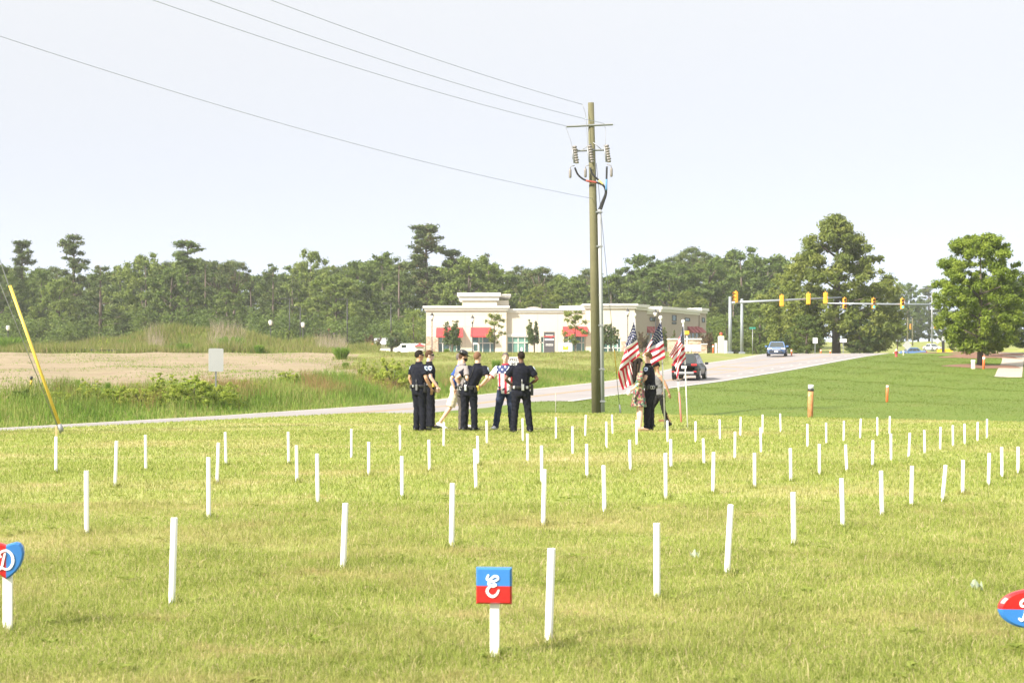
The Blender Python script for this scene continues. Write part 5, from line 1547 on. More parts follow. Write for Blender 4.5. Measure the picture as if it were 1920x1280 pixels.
# gate pillars with red pyramid caps, low white wall
for px, Y, lab in ((698, 196, 'gate pillar with a red pyramid cap, standing alone right of the car park pole'), (787, 197, 'gate pillar with a red pyramid cap beside the shop corner')):
    bb = at(px, Y); kk = Y / F; zt = top_h(643, Y, bb.z); o = thing('gate_pillar', lab, 'pillar', bb)
    zc = zt - 6.5 * kk
    b = MB(); b.box((0, 0, zc * .3), (10 * kk, 10 * kk, zc * .6)); b.build('stone_base', M_stone, o)
    b = MB(); b.box((0, 0, zc * .8), (13.5 * kk, 13.5 * kk, zc * .42)); b.box((0, 0, zc * 1.0 - .04), (17 * kk, 17 * kk, .16)); b.build('cap_block', M_trim, o)
    b = MB(); w = 10.8 * kk; b.add([(-w, -w, zc + .02), (w, -w, zc + .02), (w, w, zc + .02), (-w, w, zc + .02), (0, 0, zt)], [(0, 1, 4), (1, 2, 4), (2, 3, 4), (3, 0, 4), (3, 2, 1, 0)]); b.build('roof', M_awn, o)
bb = at(620, 200); kk = 200 / F; o = thing('low_wall', 'long low white wall along the front of the car park', 'wall', bb)
b = MB(); b.bbox((0, 0, .3), (170 * kk, .3, .9), .03); b.build('wall', M_trim, o)
b = MB(); b.box((0, 0, .79), (171 * kk, .42, .09)); b.build('coping', M_trim, o)
bb = at(195, 152); o = thing('silt_fence', 'low black silt fence along the head of the ploughed field', 'fence', bb)
b = MB(); pts = []
for i in range(16):
    px = 130 + i * 10; p = at(px, 152 + .4 * math.sin(i)); pts.append(p - bb)
for i in range(15):
    for dz0, dz1 in ((0, .42),):
        a, c = pts[i], pts[i + 1]
        b.quad(a, c, c + Vector((0, .02, .40 + .05 * math.sin(i + 1))), a + Vector((0, .02, .40 + .05 * math.sin(i))))
b.build('fabric', M_black, o)
for i in range(0, 16, 3):
    b = MB(); b.box((pts[i].x, pts[i].y + .04, pts[i].z + .25), (.05, .05, .6)); b.build('stake', M_pinewood, o)
# yellow water barriers, black crossing post
for px, lab in ((1764, 'yellow plastic road barrier left of the black post'), (1779, 'yellow plastic road barrier right of the black post')):
    bb = at(px, 176); o = thing('road_barrier', lab, 'barrier', bb); kk = 176 / F
    b = MB(); b.box((0, 0, .25), (15 * kk, .6, .5), taper=.85); b.box((0, 0, .62), (13.4 * kk, .3, .3)); b.build('body', mat('barrier_yellow', (.80, .52, .03), .5), o)
bb = at(1768.5, 174); zt = top_h(630, 174, bb.z); o = thing('crossing_post', 'black post with a white sign box on top at the far kerb', 'post', bb)
b = MB(); b.box((0, 0, zt * .37), (.26, .26, zt * .8)); b.build('post', M_black, o)
b = MB(); b.bbox((.05, 0, zt - .26), (.38, .2, .52), .03); b.build('sign_box', M_white, o)

# ------------------------------------------------------------------ vehicles
M_rub = mat('tyre_rubber', (.022, .022, .022), .8)
M_rim = mat('alloy_rim', (.55, .56, .58), .3, .8)
M_cglass = mat('car_glass', (.03, .04, .04), .05, spec=.9)
M_tail = mat('tail_light', (.45, .02, .02), .25)
M_head = mat('head_light', (.75, .76, .78), .15)
def car(name, label, loc, turn, paint, L=4.5, Wd=1.82, Ht=1.68, suv=True):
    """car pointing along its own +y"""
    o = thing(name, label, 'car', loc, turn)
    hw = Wd / 2
    zb, zs, zbelt = .26 if suv else .2, .50, (.98 if suv else .86)
    b = MB()
    if suv:
        ST = [(-L / 2, .40, .86, .80), (-L / 2 + .06, .30, 1.0, .92), (-L / 2 + .45, zb, zbelt + .06, 1.0), (-.6, zb, zbelt + .02, 1.0), (.7, zb, zbelt, 1.0), (1.15, zb, zbelt - .02, .99), (L / 2 - .55, zb, .93, .96), (L / 2 - .1, .3, .82, .86), (L / 2, .42, .68, .74)]
    else:
        ST = [(-L / 2, .42, .80, .78), (-L / 2 + .1, .28, .96, .90), (-L / 2 + .55, zb, .97, .98), (-.9, zb, zbelt + .04, 1.0), (.6, zb, zbelt, 1.0), (1.05, zb, zbelt - .01, .99), (L / 2 - .65, zb, .80, .96), (L / 2 - .12, .24, .70, .86), (L / 2, .36, .60, .76)]
    n = 12; V, Fs = [], []
    for (y, z0, z1, k_) in ST:
        w = hw * k_; zm = z0 + (z1 - z0) * .52
        ring = [(-w * .86, z0), (-w * .97, z0 + .1), (-w, zm), (-w * .97, z1 - .10), (-w * .90, z1 - .02), (-w * .5, z1 + .015), (w * .5, z1 + .015), (w * .90, z1 - .02), (w * .97, z1 - .10), (w, zm), (w * .97, z0 + .1), (w * .86, z0)]
        V += [(x, y, z) for x, z in ring]
    for i in range(len(ST) - 1):
        for j in range(n):
            j2 = (j + 1) % n; Fs.append((i * n + j, i * n + j2, (i + 1) * n + j2, (i + 1) * n + j))
    Fs.append(tuple(range(n))); Fs.append(tuple(range((len(ST) - 1) * n + n - 1, (len(ST) - 1) * n - 1, -1)))
    b.add(V, Fs, 0, True)
    # cabin
    if suv: Ybase, Ytop = (-L / 2 + .12, 1.10), (-L / 2 + .42, .28)
    else: Ybase, Ytop = (-L / 2 + .75, 1.05), (-.95, .20)
    wb, wt = hw * .90, hw * .70
    zr = Ht
    LB = [(-wb, Ybase[0], zbelt - .03), (wb, Ybase[0], zbelt - .03), (wb, Ybase[1], zbelt - .05), (-wb, Ybase[1], zbelt - .05)]
    LT = [(-wt, Ytop[0], zr - .04), (wt, Ytop[0], zr - .04), (wt, Ytop[1], zr - .03), (-wt, Ytop[1], zr - .03)]
    RT = [(-wt * .86, Ytop[0] + .12, zr + .01), (wt * .86, Ytop[0] + .12, zr + .01), (wt * .86, Ytop[1] - .15, zr + .02), (-wt * .86, Ytop[1] - .15, zr + .02)]
    b.add(LB + LT + RT, [(0, 1, 5, 4), (1, 2, 6, 5), (2, 3, 7, 6), (3, 0, 4, 7), (4, 5, 9, 8), (5, 6, 10, 9), (6, 7, 11, 10), (7, 4, 8, 11), (8, 9, 10, 11)], 0, False)
    b.build('body', paint, o)
    LBv = [Vector(p) for p in LB]; LTv = [Vector(p) for p in LT]
    def pane(nm, i0, i1, u0, u1, v0, v1):
        """glass a few mm proud of the cabin side between bottom corners i0,i1"""
        a, c, d, e = LBv[i0], LBv[i1], LTv[i1], LTv[i0]
        def q(u, v): return a.lerp(c, u).lerp(e.lerp(d, u), v)
        nrm = (c - a).cross(e - a).normalized()
        ps = [q(u0, v0), q(u1, v0), q(u1 - (.0), v1), q(u0, v1)]
        g = MB(); P = [p + nrm * .012 for p in ps] + [p - nrm * .01 for p in ps]
        g.add(P, [(0, 1, 2, 3), (0, 4, 5, 1), (1, 5, 6, 2), (2, 6, 7, 3), (3, 7, 4, 0)]); g.build(nm, M_cglass, o)
    pane('rear_window', 0, 1, .07, .93, .12, .90); pane('windscreen', 2, 3, .06, .94, .10, .94)
    for (i0, i1, rev) in ((1, 2, False), (3, 0, True)):
        for (u0, u1) in ((.07, .30), (.33, .60), (.63, .90)):
            uu = (u0, u1) if not rev else (1 - u1, 1 - u0)
            pane('side_window', i0, i1, uu[0], uu[1], .12, .88)
    # wheels
    r = .36 if suv else .33
    for sx in (-1, 1):
        for y in (-L / 2 + .88, L / 2 - .92):
            we = bpy.data.objects.new('wheel', None); COL.objects.link(we); we.parent = o; we.location = (sx * (hw - .10), y, r)
            g = MB(); g.tube([(-.12, 0, 0), (-.105, 0, 0), (.105, 0, 0), (.12, 0, 0)], [r * .86, r, r, r * .86], 20, smooth=False, side=(0, 0, 1)); g.build('tyre', M_rub, we)
            g = MB(); g.tube([(sx * .09, 0, 0), (sx * .126, 0, 0)], [r * .68, r * .62], 14, smooth=False, side=(0, 0, 1)); g.build('rim', M_rim, we)
            g = MB(); g.tube([(sx * (hw - .035), y, r + .02), (sx * (hw + .004), y, r + .02)], r * 1.16, 20, smooth=False, side=(0, 0, 1)); g.build('wheel_arch', M_black, o)
    # lights, bumpers, plates, mirrors
    for sx in (-1, 1):
        g = MB(); g.bbox((sx * hw * .72, -L / 2 + .10, .93 if suv else .84), (.36, .20, .13), .03); g.build('tail_light', M_tail, o)
        g = MB(); g.bbox((sx * hw * .70, L / 2 - .20, .70 if suv else .66), (.40, .24, .15), .04); g.build('headlight', M_head, o)
        g = MB(); g.bbox((sx * (hw + .09), Ybase[1] - .15, zbelt + .06), (.22, .12, .15), .03); g.build('mirror', paint, o)
        if suv:
            g = MB(); g.bbox((sx * hw * .80, -L / 2 - .005, .50), (.20, .06, .07), .01); g.build('reflector', M_tail, o)
            g = MB(); g.tube([(sx * wt * .9, Ytop[0] + .1, zr + .03), (sx * wt * .9, Ytop[1] - .1, zr + .04)], .022, 6); g.build('roof_rail', M_black, o)
    g = MB(); g.bbox((0, -L / 2 - .01, .42), (hw * 1.45, .10, .15), .03); g.build('rear_bumper', M_galv if suv else paint, o)
    g = MB(); g.bbox((0, L / 2 - .015, .40), (hw * 1.3, .10, .16), .03); g.build('grille', M_black, o)
    g = MB(); g.bbox((0, -L / 2 - .02, .78 if suv else .62), (.32, .02, .16), .005); g.build('number_plate', M_white, o)
    g = MB(); g.bbox((0, L / 2 + .045, .42), (.32, .02, .14), .005); g.build('number_plate', M_white, o)
    if not suv:
        g = MB(); g.bbox((0, L / 2 - .02, .60), (hw * .9, .06, .10), .02); g.build('upper_grille', M_rim, o)
    return o
ROT = math.atan2(-U[0], U[1])          # car heading up the road
def on_road(px, Y):
    X = X_(px, Y); s, t = road_st(X, Y)
    return Vector((X, Y, float(road_z(s)) + .005))
car('suv', 'dark grey SUV driving away up the road, behind the right flag', on_road(1293, 95.6), ROT + R(8), mat('dark_grey_paint', (.012, .014, .018), .3, .1, var=.03, coat=.15), 4.3, 1.72, 1.62)
car('sedan', 'blue sedan coming towards us over the crest of the road', on_road(1457, 140), ROT + math.pi + R(12), mat('blue_paint', (.10, .20, .42), .22, .3, var=.03, coat=.6), 4.5, 1.76, 1.36, False)
bb = at(1748, 298); car('sedan', 'distant white car on the far side road', bb, R(196), mat('white_paint', (.62, .64, .68), .3, .1, var=.02), 4.7, 1.8, 1.45, False)
bb = at(1706, 215); bb.z = top_h(651.5, 215, 0) - 1.42; car('sedan', 'blue car of which only the roof shows beyond the crest', bb, R(100), mat('blue_paint', (.10, .20, .42), .22), 4.6, 1.8, 1.42, False)
for px, Y, col, tn, lab in ((575, 208, (.60, .66, .70), 95, 'pale silver car parked behind the low white wall'), (604, 209, (.72, .73, .74), 88, 'white car parked right beside the silver one')):
    bb = at(px, Y); car('sedan', lab, bb, R(tn), mat('paint_%d' % px, col, .3, .2), 4.5, 1.8, 1.55, False)
bb = at(768, 212); bb.z += .05
o = thing('van', 'white van with a dark window parked left of the shop', 'van', bb, R(80)); o.scale = (.85, .85, .72); kk = 212 / F
M_van = mat('van_white', (.76, .76, .75), .4)
b = MB(); b.bbox((0, -.6, 1.25), (1.95, 3.8, 1.75), .12); b.bbox((0, 1.75, .85), (1.9, 1.2, .95), .12); b.add([(-.9, 1.2, 1.3), (.9, 1.2, 1.3), (.9, 1.9, 1.32), (-.9, 1.9, 1.32), (-.8, 1.2, 2.05), (.8, 1.2, 2.05)], [(0, 1, 5, 4), (1, 2, 5), (2, 3, 4, 5), (3, 0, 4)]); b.build('body', M_van, o)
for sx in (-1, 1):
    b = MB(); b.box((sx * .98, .75, 1.6), (.02, .85, .6)); b.build('side_window', M_cglass, o)
    for y in (-1.8, 1.6):
        b = MB(); b.tube([(sx * .98, y, .36), (sx * .74, y, .36)], .36, 16, smooth=False, side=(0, 0, 1)); b.build('wheel', M_rub, o)
# house roof glimpsed behind the gate pillar
bb = at(722, 232); o = thing('far_house', 'house of which a grey shingle roof shows behind the gate pillar', 'house', bb)
kk = 232 / F; zt = top_h(633, 232, bb.z)
b = MB(); b.box((0, 3, zt * .3), (60 * kk, 6, zt * .62)); b.build('wall', M_trim, o)
b = MB(); b.add([(-32 * kk, -.5, zt * .6), (32 * kk, -.5, zt * .6), (32 * kk, 6.5, zt * .6), (-32 * kk, 6.5, zt * .6), (-22 * kk, 3, zt), (22 * kk, 3, zt)], [(0, 1, 5, 4), (1, 2, 5), (2, 3, 4, 5), (3, 0, 4), (3, 2, 1, 0)]); b.build('roof', mat('grey_shingle', (.42, .43, .45), .85, var=.15, scale=3), o)
# ------------------------------------------------------------------ stakes
def pvc():
    m, t, p = _new('white_pvc')
    tc = t.nodes.new('ShaderNodeTexCoord'); sp = t.nodes.new('ShaderNodeSeparateXYZ'); t.links.new(tc.outputs['Object'], sp.inputs[0])
    low = mth(t, 'MULTIPLY_ADD', sp.outputs[2], -9.0, 1.0, clamp=True)                    # splashed soil and grass stain near the ground
    st = mth(t, 'MULTIPLY_ADD', wnoise(t, 34, 5, .7, (1, 1, .35)), 5.0, -2.3, clamp=True)
    c = mixc(t, mth(t, 'MULTIPLY', mth(t, 'MULTIPLY', low, st), .75), (.84, .83, .82), (.34, .32, .17))
    sm = mth(t, 'MULTIPLY_ADD', wnoise(t, 11, 6, .7, (1, 1, .3)), 4.0, -2.3, clamp=True)
    c = mixc(t, mth(t, 'MULTIPLY', sm, .25), c, (.55, .52, .46))
    t.links.new(c, p.inputs['Base Color']); p.inputs['Roughness'].default_value = .4
    return m
M_pvc = pvc()
M_endshade = mat('pvc_end_shadow', (.35, .33, .30), .8)  # grey standing in for shade inside the pipe end; assigned to nothing
def stake_mesh(h):
    b = MB()
    b.rings([(-.12, 0, 0, .0195, .0195), (h - .002, 0, 0, .0195, .0195), (h, 0, 0, .0188, .0188)], 14, cap=False)
    b.rings([(h, 0, 0, .0188, .0188), (h, 0, 0, .0165, .0165), (h - .06, 0, 0, .0165, .0165)], 14, cap=False, smooth=False)
    return b.mesh('white_stake')
SMESH = {}
ST = [
 (105,105,818,887,1,'white pipe stake with wooden strips sticking out, below the yellow guy marker'),
 (219,216,826,913,0,'white stake between the wood-topped stake by the guy marker and the sign back post'),
 (273,273.5,815,882,0,'upright white stake in front of the roadside weeds, right of the yellow guy marker'),
 (161.5,162.5,882,1003,0,'white stake standing alone above the red and blue shield sign'),
 (409.5,407,829.5,907,0,'front one of the close pair of stakes below the sign back'),
 (422.5,424,809.5,872.5,0,'rear one of the close pair of stakes below the sign back'),
 (390.5,391.5,857,973,0,'white stake in front of the close pair below the sign back'),
 (326.5,322,970,1132,0,'large near white stake right of the shield sign, leaning slightly right'),
 (540.5,541.5,809,871,0,'thin white stake near the road, left of the five officers, rear one of a pair'),
 (556,557,834.5,904.5,0,'white stake just in front and right of the thin one near the road'),
 (594.5,596,850,944,0,'white stake in mid lawn, front end of a slanting line of three'),
 (659,659,803.5,857,0,'small white stake left of the wood-topped one by the first officer'),
 (691.5,691.5,828,892,0,'white stake in front of the small one left of the first officer'),
 (750,750.5,797,845,1,'white pipe stake with a wooden tip left of the first officer'),
 (753.5,754,855,935,0,'white stake straight in front of the wood-tipped one by the first officer'),
 (804.5,805.5,824,884,0,'white stake in front of the two leftmost officers'),
 (832.5,832,791,837,1,'white stake with wooden tip at the back shoe of the walking man in shorts'),
 (890,893,841,919,0,'front one of two overlapping stakes below the officer with hands on hips'),
 (895.5,896.5,817,872,0,'rear one of two overlapping stakes below the officer with hands on hips'),
 (912.5,913,788,831,0,'small white stake left of the forward foot of the man in the flag shirt'),
 (848.5,846.5,905.5,1028,0,'tall white stake in the middle of the lawn, behind and left of the E sign'),
 (648,643,942.5,1069,0,'white stake leaning right, halfway between the shield sign and the E sign'),
 (980,980.5,784,827,0,'small white stake in front of the right leg of the dark skinned officer'),
 (989,989.5,812.5,864,0,'white stake just below the feet of the dark skinned officer'),
 (1042.5,1042.5,782,822,1,'white pipe stake with a wooden tip right of the dark skinned officer'),
 (1015.5,1016,835,906,0,'rear one of two stakes nearly in line above the bare stake by the E sign'),
 (1021,1018.5,879.5,986,0,'front one of two stakes nearly in line above the bare stake by the E sign'),
 (1073.5,1074,799,850,0,'white stake between the wood-tipped one and the power pole foot'),
 (1098.5,1097.5,777.5,817.5,0,'small white stake just left below the power pole foot'),
 (1100,1101,832,897,0,'white stake further forward below the power pole foot'),
 (1132,1133.5,872,962,0,'white stake in mid lawn straight below the power pole'),
 (1137,1137.5,790,839.5,0,'white stake just right below the power pole foot'),
 (1147.5,1149,777,814,0,'small white stake close behind the one right of the power pole foot'),
 (1180.5,1182.5,824,885,0,'white stake in front of the woman in the patterned dress, leaning left'),
 (1193.5,1194,787,833,0,'white stake at the feet of the woman in the patterned dress'),
 (1251.5,1252,788,829.5,0,'white stake at the base of the middle flag pole'),
 (1258,1258.5,823,879.5,0,'white stake in front of the one at the middle flag pole'),
 (1248,1248.5,849,937,0,'long white stake further in front of the middle flag pole'),
 (1304.5,1304.5,789.5,828,0,'white stake just right of the right flag pole'),
 (1318.5,1320.5,821.5,872,0,'white stake leaning left in front of the right flag pole'),
 (1338,1337,847,925,0,'long white stake in mid lawn right of the one before the middle flag pole'),
 (1349.5,1350,786,824,0,'second white stake to the right of the right flag pole'),
 (1378.5,1378,809,858,0,'white stake in front of the second one right of the flag poles'),
 (1389,1388.5,781,817,0,'third white stake to the right of the right flag pole'),
 (1415,1415,848.5,915,0,'white stake in mid lawn, below the overlapping pair left of the rusty pipe'),
 (1426.5,1427,801,847,0,'front one of an overlapping pair left of the rusty pipe'),
 (1430,1430,777,812,0,'rear one of an overlapping pair left of the rusty pipe'),
 (1231,1232,980,1124,0,'near white stake right of the bare stake by the E sign'),
 (1370,1363,945,1077,0,'near white stake with dry grass at its foot, clearly leaning right'),
 (1034,1028.5,1027,1205,0,'nearest bare white stake, just right of the E sign'),
 (1463,1464,775,809.5,0,'small white stake nearest on the left of the rusty pipe'),
 (1514,1514.5,794.5,837,0,'white stake right below the rusty pipe'),
 (1549,1549.5,792,831,0,'first white stake right of the rusty pipe in the rear line'),
 (1582.5,1582,789,826,0,'second white stake right of the rusty pipe in the rear line'),
 (1614,1613,784.5,821,0,'third white stake right of the rusty pipe in the rear line'),
 (1645,1645.5,782,817,0,'fourth white stake right of the rusty pipe in the rear line'),
 (1668.5,1668,780,813,0,'last white stake of the rear line, straight below the orange slope marker'),
 (1482,1483,840,902,0,'white stake at the left of the middle line, below left of the rusty pipe'),
 (1536.5,1536.5,832,890.5,0,'second white stake of the middle line, below the rusty pipe'),
 (1585.5,1588,833,885,0,'third white stake of the middle line, leaning left'),
 (1637,1636,825,875,0,'fourth white stake of the middle line, left of one straight below the orange slope marker'),
 (1670.5,1671,812.5,863,0,'white stake of the middle line, in front of the end of the rear line'),
 (1706,1704,811,856,0,'white stake leaning right, next after the one before the rear line end'),
 (1733,1734,806,850,0,'white stake leaning left in the far right line'),
 (1763.5,1763,800,842.5,0,'fifth white stake from the right end of the far right line'),
 (1786.5,1787,797,836,0,'fourth white stake from the right end of the far right line'),
 (1808.5,1809,794,832,0,'third white stake from the right end of the far right line'),
 (1833.5,1833,791,826,0,'second white stake from the right end of the far right line'),
 (1851,1850.5,785,822,0,'last white stake at the right end of the far right line'),
 (1487,1488.5,922,1024,0,'nearest white stake of the right-hand slanting line'),
 (1577.5,1580.5,896,990,0,'second stake of the right-hand slanting line, leaning left'),
 (1652.5,1654,882,969,0,'third stake of the right-hand slanting line'),
 (1710,1709,873,951,0,'fourth stake of the right-hand slanting line'),
 (1773.5,1767,871,940,0,'fifth stake of the right-hand slanting line, tilted strongly right'),
 (1806,1805,862,926.5,0,'sixth stake of the right-hand slanting line'),
 (1855,1853.5,849,911.5,0,'seventh stake of the right-hand slanting line'),
 (1878.5,1879,838,897,0,'eighth stake of the right-hand slanting line'),
 (1909.5,1909,837,888,0,'last stake of the right-hand slanting line at the photo edge'),
]
TUFT = []
for (xt, xb, yt, yb, wood, lab) in ST:
    p = lawn_at(xb, yb); h = (yb - yt) * p.y / F
    o = thing('white_stake', lab, 'stake', p, rnd.uniform(0, 6.28), 'white stakes set out in lines on the lawn')
    me = stake_mesh(h)
    pipe = link('pipe', me, M_pvc, o)
    tilt = math.atan2((xt - xb) * p.y / F, h)
    o.rotation_euler = (R(rnd.uniform(-1.2, 1.2)), tilt, 0)
    if p.y < 22: TUFT.append((p.x, p.y))
    if wood:
        hw_ = h * (.29 if yb > 880 else .2)
        for sx in ((-.009, .009) if yb > 880 else (0,)):
            b = MB(); b.box((sx, 0, h + hw_ / 2 - .05), (.007, .012, hw_ + .1)); b.build('wood_strip', M_pinewood, o)

# ------------------------------------------------------------------ the three painted letter signs
M_signblue = mat('sign_blue', (.03, .165, .47), .3, var=.05, scale=8, coat=.3)
M_signred = mat('sign_red', (.44, .010, .014), .3, var=.05, scale=8, coat=.3)
M_signwhite = mat('letter_white', (.85, .85, .85), .4, var=.02)
def stroke(pts, widths, depth=.003, n=8, y=0.0, flip=False):
    """flat brush stroke with round ends in the x-z plane, facing -y"""
    q = curve_pts([(p[0], 0, p[1]) for p in pts], n); m_ = len(q)
    L = [0.0]
    for i in range(1, m_): L.append(L[-1] + (q[i] - q[i - 1]).length)
    ws = np.interp(np.array(L) / L[-1], np.linspace(0, 1, len(widths)), widths)
    b = MB(); A, B = [], []
    for i, p in enumerate(q):
        t = (q[min(i + 1, m_ - 1)] - q[max(i - 1, 0)]).normalized(); nn = Vector((-t.z, 0, t.x))
        A.append(p + nn * ws[i] / 2); B.append(p - nn * ws[i] / 2)
    for i in range(m_ - 1):
        f0, f1 = Vector((0, y, 0)), Vector((0, y + depth, 0))
        P = [A[i] + f0, B[i] + f0, B[i + 1] + f0, A[i + 1] + f0, A[i] + f1, B[i] + f1, B[i + 1] + f1, A[i + 1] + f1]
        b.add(P, [(0, 1, 2, 3), (0, 4, 5, 1), (3, 2, 6, 7), (0, 3, 7, 4), (1, 5, 6, 2)])
    for (p, w) in ((q[0], ws[0]), (q[-1], ws[-1])):
        c = [(p.x + w / 2 * math.cos(a), p.z + w / 2 * math.sin(a)) for a in np.linspace(0, 2 * math.pi, 11)[:-1]]
        b.prism(c, y - .0004, y + depth)
    return b
def plaque(parent, outline, split, upper, lower, zc, th=.024, vertical=False):
    """bevelled painted plaque split in two colours; outline counter-clockwise in x-z about its centre"""
    def clip(poly, f):
        out = []
        for i in range(len(poly)):
            a, c = poly[i], poly[(i + 1) % len(poly)]; fa, fc = f(a), f(c)
            if fa >= 0: out.append(a)
            if fa * fc < 0:
                u = fa / (fa - fc); out.append((a[0] + (c[0] - a[0]) * u, a[1] + (c[1] - a[1]) * u))
        return out
    ax = 0 if vertical else 1
    for sgn, m_, nm in ((1, upper, 'board_half'), (-1, lower, 'board_half')):
        poly = clip(outline, lambda p: sgn * (p[ax] - split))
        k = .90
        inner = [(p[0] * k, p[1] * k) for p in poly]
        # keep the split line straight on the raised face
        inner = [tuple(split if (abs(p0[ax] - split) < 1e-6 and j == ax) else v for j, v in enumerate(p1)) for p0, p1 in zip(poly, inner)]
        n = len(poly); b = MB()
        V = [(p[0], -th / 2, p[1] + zc) for p in inner] + [(p[0], -th / 2 + .011, p[1] + zc) for p in poly] + [(p[0], th / 2, p[1] + zc) for p in poly]
        Fs = [tuple(range(n)), tuple(range(3 * n - 1, 2 * n - 1, -1))]
        for i in range(n):
            j = (i + 1) % n
            Fs += [(i, i + n, j + n, j), (i + n, i + 2 * n, j + 2 * n, j + n)]
        b.add(V, Fs); b.build(nm, m_, parent)
def sign_post(parent, w, d, h):
    b = MB(); b.bbox((0, .018 + d / 2 - .006, h / 2 - .08), (w, d, h + .16), .003); b.build('post', M_pvc, parent)
# square E
p = lawn_at(926.5, 1236); kk = p.y / F; hz_ = (1236 - 1097) * kk
o = thing('letter_sign', 'square plaque, blue over red, with a white script E on a white stake', 'letter sign', p, R(-6), 'letter signs on white stakes')
sign_post(o, 17.5 * kk, .03, hz_ + .02)
hs = 33.5 * kk
plaque(o, [(-hs, -hs * 1.02), (hs, -hs * 1.02), (hs, hs * 1.02), (-hs, hs * 1.02)], 0.0, M_signblue, M_signred, hz_, .034)
S = kk / 5.82
E_ = [(307, 212), (292, 250), (318, 262), (370, 222), (408, 225), (412, 252), (370, 275), (322, 285), (312, 306), (352, 330), (388, 322), (384, 308), (345, 318), (308, 350), (294, 385), (318, 425), (358, 440), (400, 415), (420, 375)]
E_ = [((x - 366) * S, (328 - y) * S + hz_) for x, y in E_]
stroke(E_, [22 * S, 25 * S, 20 * S, 24 * S, 20 * S, 28 * S, 30 * S, 20 * S], .004, 7, -.0215).build('letter', M_signwhite, o)
# shield D
p = lawn_at(12.5, 1187); kk = p.y / F; hz_ = (1187 - 1048) * kk
o = thing('letter_sign', 'red and blue shield plaque with a white script D, cut by the left photo edge', 'letter sign', p, R(8), 'letter signs on white stakes')
sign_post(o, 17 * kk, .03, hz_)
rt = [(0, 27), (8, 30), (18, 32.5), (25, 30), (30, 23), (32, 12), (30, 0), (25, -13), (17, -24), (8, -32), (0, -37)]
ol = [(x * kk, z * kk) for x, z in reversed(rt)] + [(-x * kk, z * kk) for x, z in rt[1:-1]]
plaque(o, ol, 0.0, M_signblue, M_signred, hz_, .036, True)
S = kk / 5.33
cx0, cy0 = 70, 350
D_ = [(60, 285), (45, 345), (28, 420), (5, 440), (-8, 425), (25, 420), (70, 440), (115, 420), (138, 360), (125, 295), (80, 255), (30, 262), (5, 295), (20, 315)]
D_ = [((x - cx0) * S, (cy0 - y) * S + hz_ - 0.002) for x, y in D_]
stroke(D_, [18 * S, 22 * S, 20 * S, 20 * S, 26 * S, 26 * S, 22 * S, 20 * S], .004, 7, -.0225).build('letter', M_signwhite, o)
# oval on the right edge
p = lawn_at(1936, 1236); kk = p.y / F; hz_ = (1236 - 1141) * kk
o = thing('letter_sign', 'oval plaque, red over blue, with a white script letter, cut by the right photo edge', 'letter sign', p, R(-4), 'letter signs on white stakes')
sign_post(o, 17.5 * kk, .03, hz_)
ol = [(63 * kk * math.cos(a), 37 * kk * math.sin(a)) for a in np.linspace(0, 2 * math.pi, 41)[:-1]]
plaque(o, ol, 0.0, M_signred, M_signblue, hz_, .034)
S = kk / 8.0; cx0, cy0 = 1245, 655
for pts in ([(1090, 605), (1062, 595), (1060, 550), (1100, 512), (1180, 505), (1250, 530), (1255, 590), (1190, 640), (1150, 645)], [(1150, 530), (1135, 640), (1115, 740), (1075, 815), (1035, 795)], [(1160, 645), (1220, 700), (1270, 790), (1320, 800)]):
    q = [((x - cx0) * S, (cy0 - y) * S + hz_) for x, y in pts]
    stroke(q, [34 * S, 36 * S, 34 * S], .004, 7, -.0215 + .0006 * len(pts) / 9).build('letter', M_signwhite, o)
# uncut grass standing round the foot of the near stakes
TUFT += [(o_.location.x, o_.location.y) for o_ in bpy.data.objects if o_.name.startswith('letter_sign') and o_.parent is None and o_.location.y < 15]
tx = np.repeat([q[0] for q in TUFT], 90); ty = np.repeat([q[1] for q in TUFT], 90); n = len(tx)
ra = rng.uniform(0, 6.283, n); rd = .018 + np.abs(rng.normal(0, .045, n))
blades('tuft_grass', tx + rd * np.cos(ra), ty + rd * np.sin(ra), np.zeros(n) - .004, rng.uniform(.04, .10, n), rng.uniform(.003, .005, n) * (.7 + ty / 14), np.abs(rng.normal(.5, .3, n)), np.clip(rng.normal(.4, .2, n), 0, 1), M_blade, True)
# scraps of clear plastic in the grass, a smear of orange marking paint
M_scrap = mat('milky_plastic', (.34, .40, .33), .6, var=.1)
_t = M_scrap.node_tree; _m = _t.nodes.new('ShaderNodeMixShader'); _m.inputs[0].default_value = .5
_t.links.new(_t.nodes.new('ShaderNodeBsdfTransparent').outputs[0], _m.inputs[1]); _t.links.new(_t.nodes['Principled BSDF'].outputs[0], _m.inputs[2])
_t.links.new(_m.outputs[0], _t.nodes['Material Output'].inputs['Surface'])
for px, py, w, lab in ((1830, 1110, 24, 'torn scrap of milky plastic in the grass beside the oval sign'), (1303, 1050, 17, 'small scrap of milky plastic left of the stake with dry grass')):
    c = lawn_at(px, py); kk = c.y / F; o = thing('plastic_scrap', lab, 'litter', c, rnd.uniform(-.3, .3))
    b = MB(); V, Fs = [], []
    nx, ny = 7, 4
    for j in range(ny):
        for i in range(nx):
            x = (i / (nx - 1) - .5) * w * kk; y = (j / (ny - 1) - .5) * w * kk * .9
            V.append((x + rnd.uniform(-.004, .004), y * (0.6 + .4 * math.sin(i * 1.3 + 1)), .028 + .022 * math.sin(i * 1.9 + j) + .012 * j))
    for j in range(ny - 1):
        for i in range(nx - 1):
            if (i, j) in ((0, 2), (6, 0), (5, 2)): continue
            a = j * nx + i; Fs.append((a, a + 1, a + nx + 1, a + nx))
    b.add(V, Fs, 0, True); b.build('film', M_scrap, o)

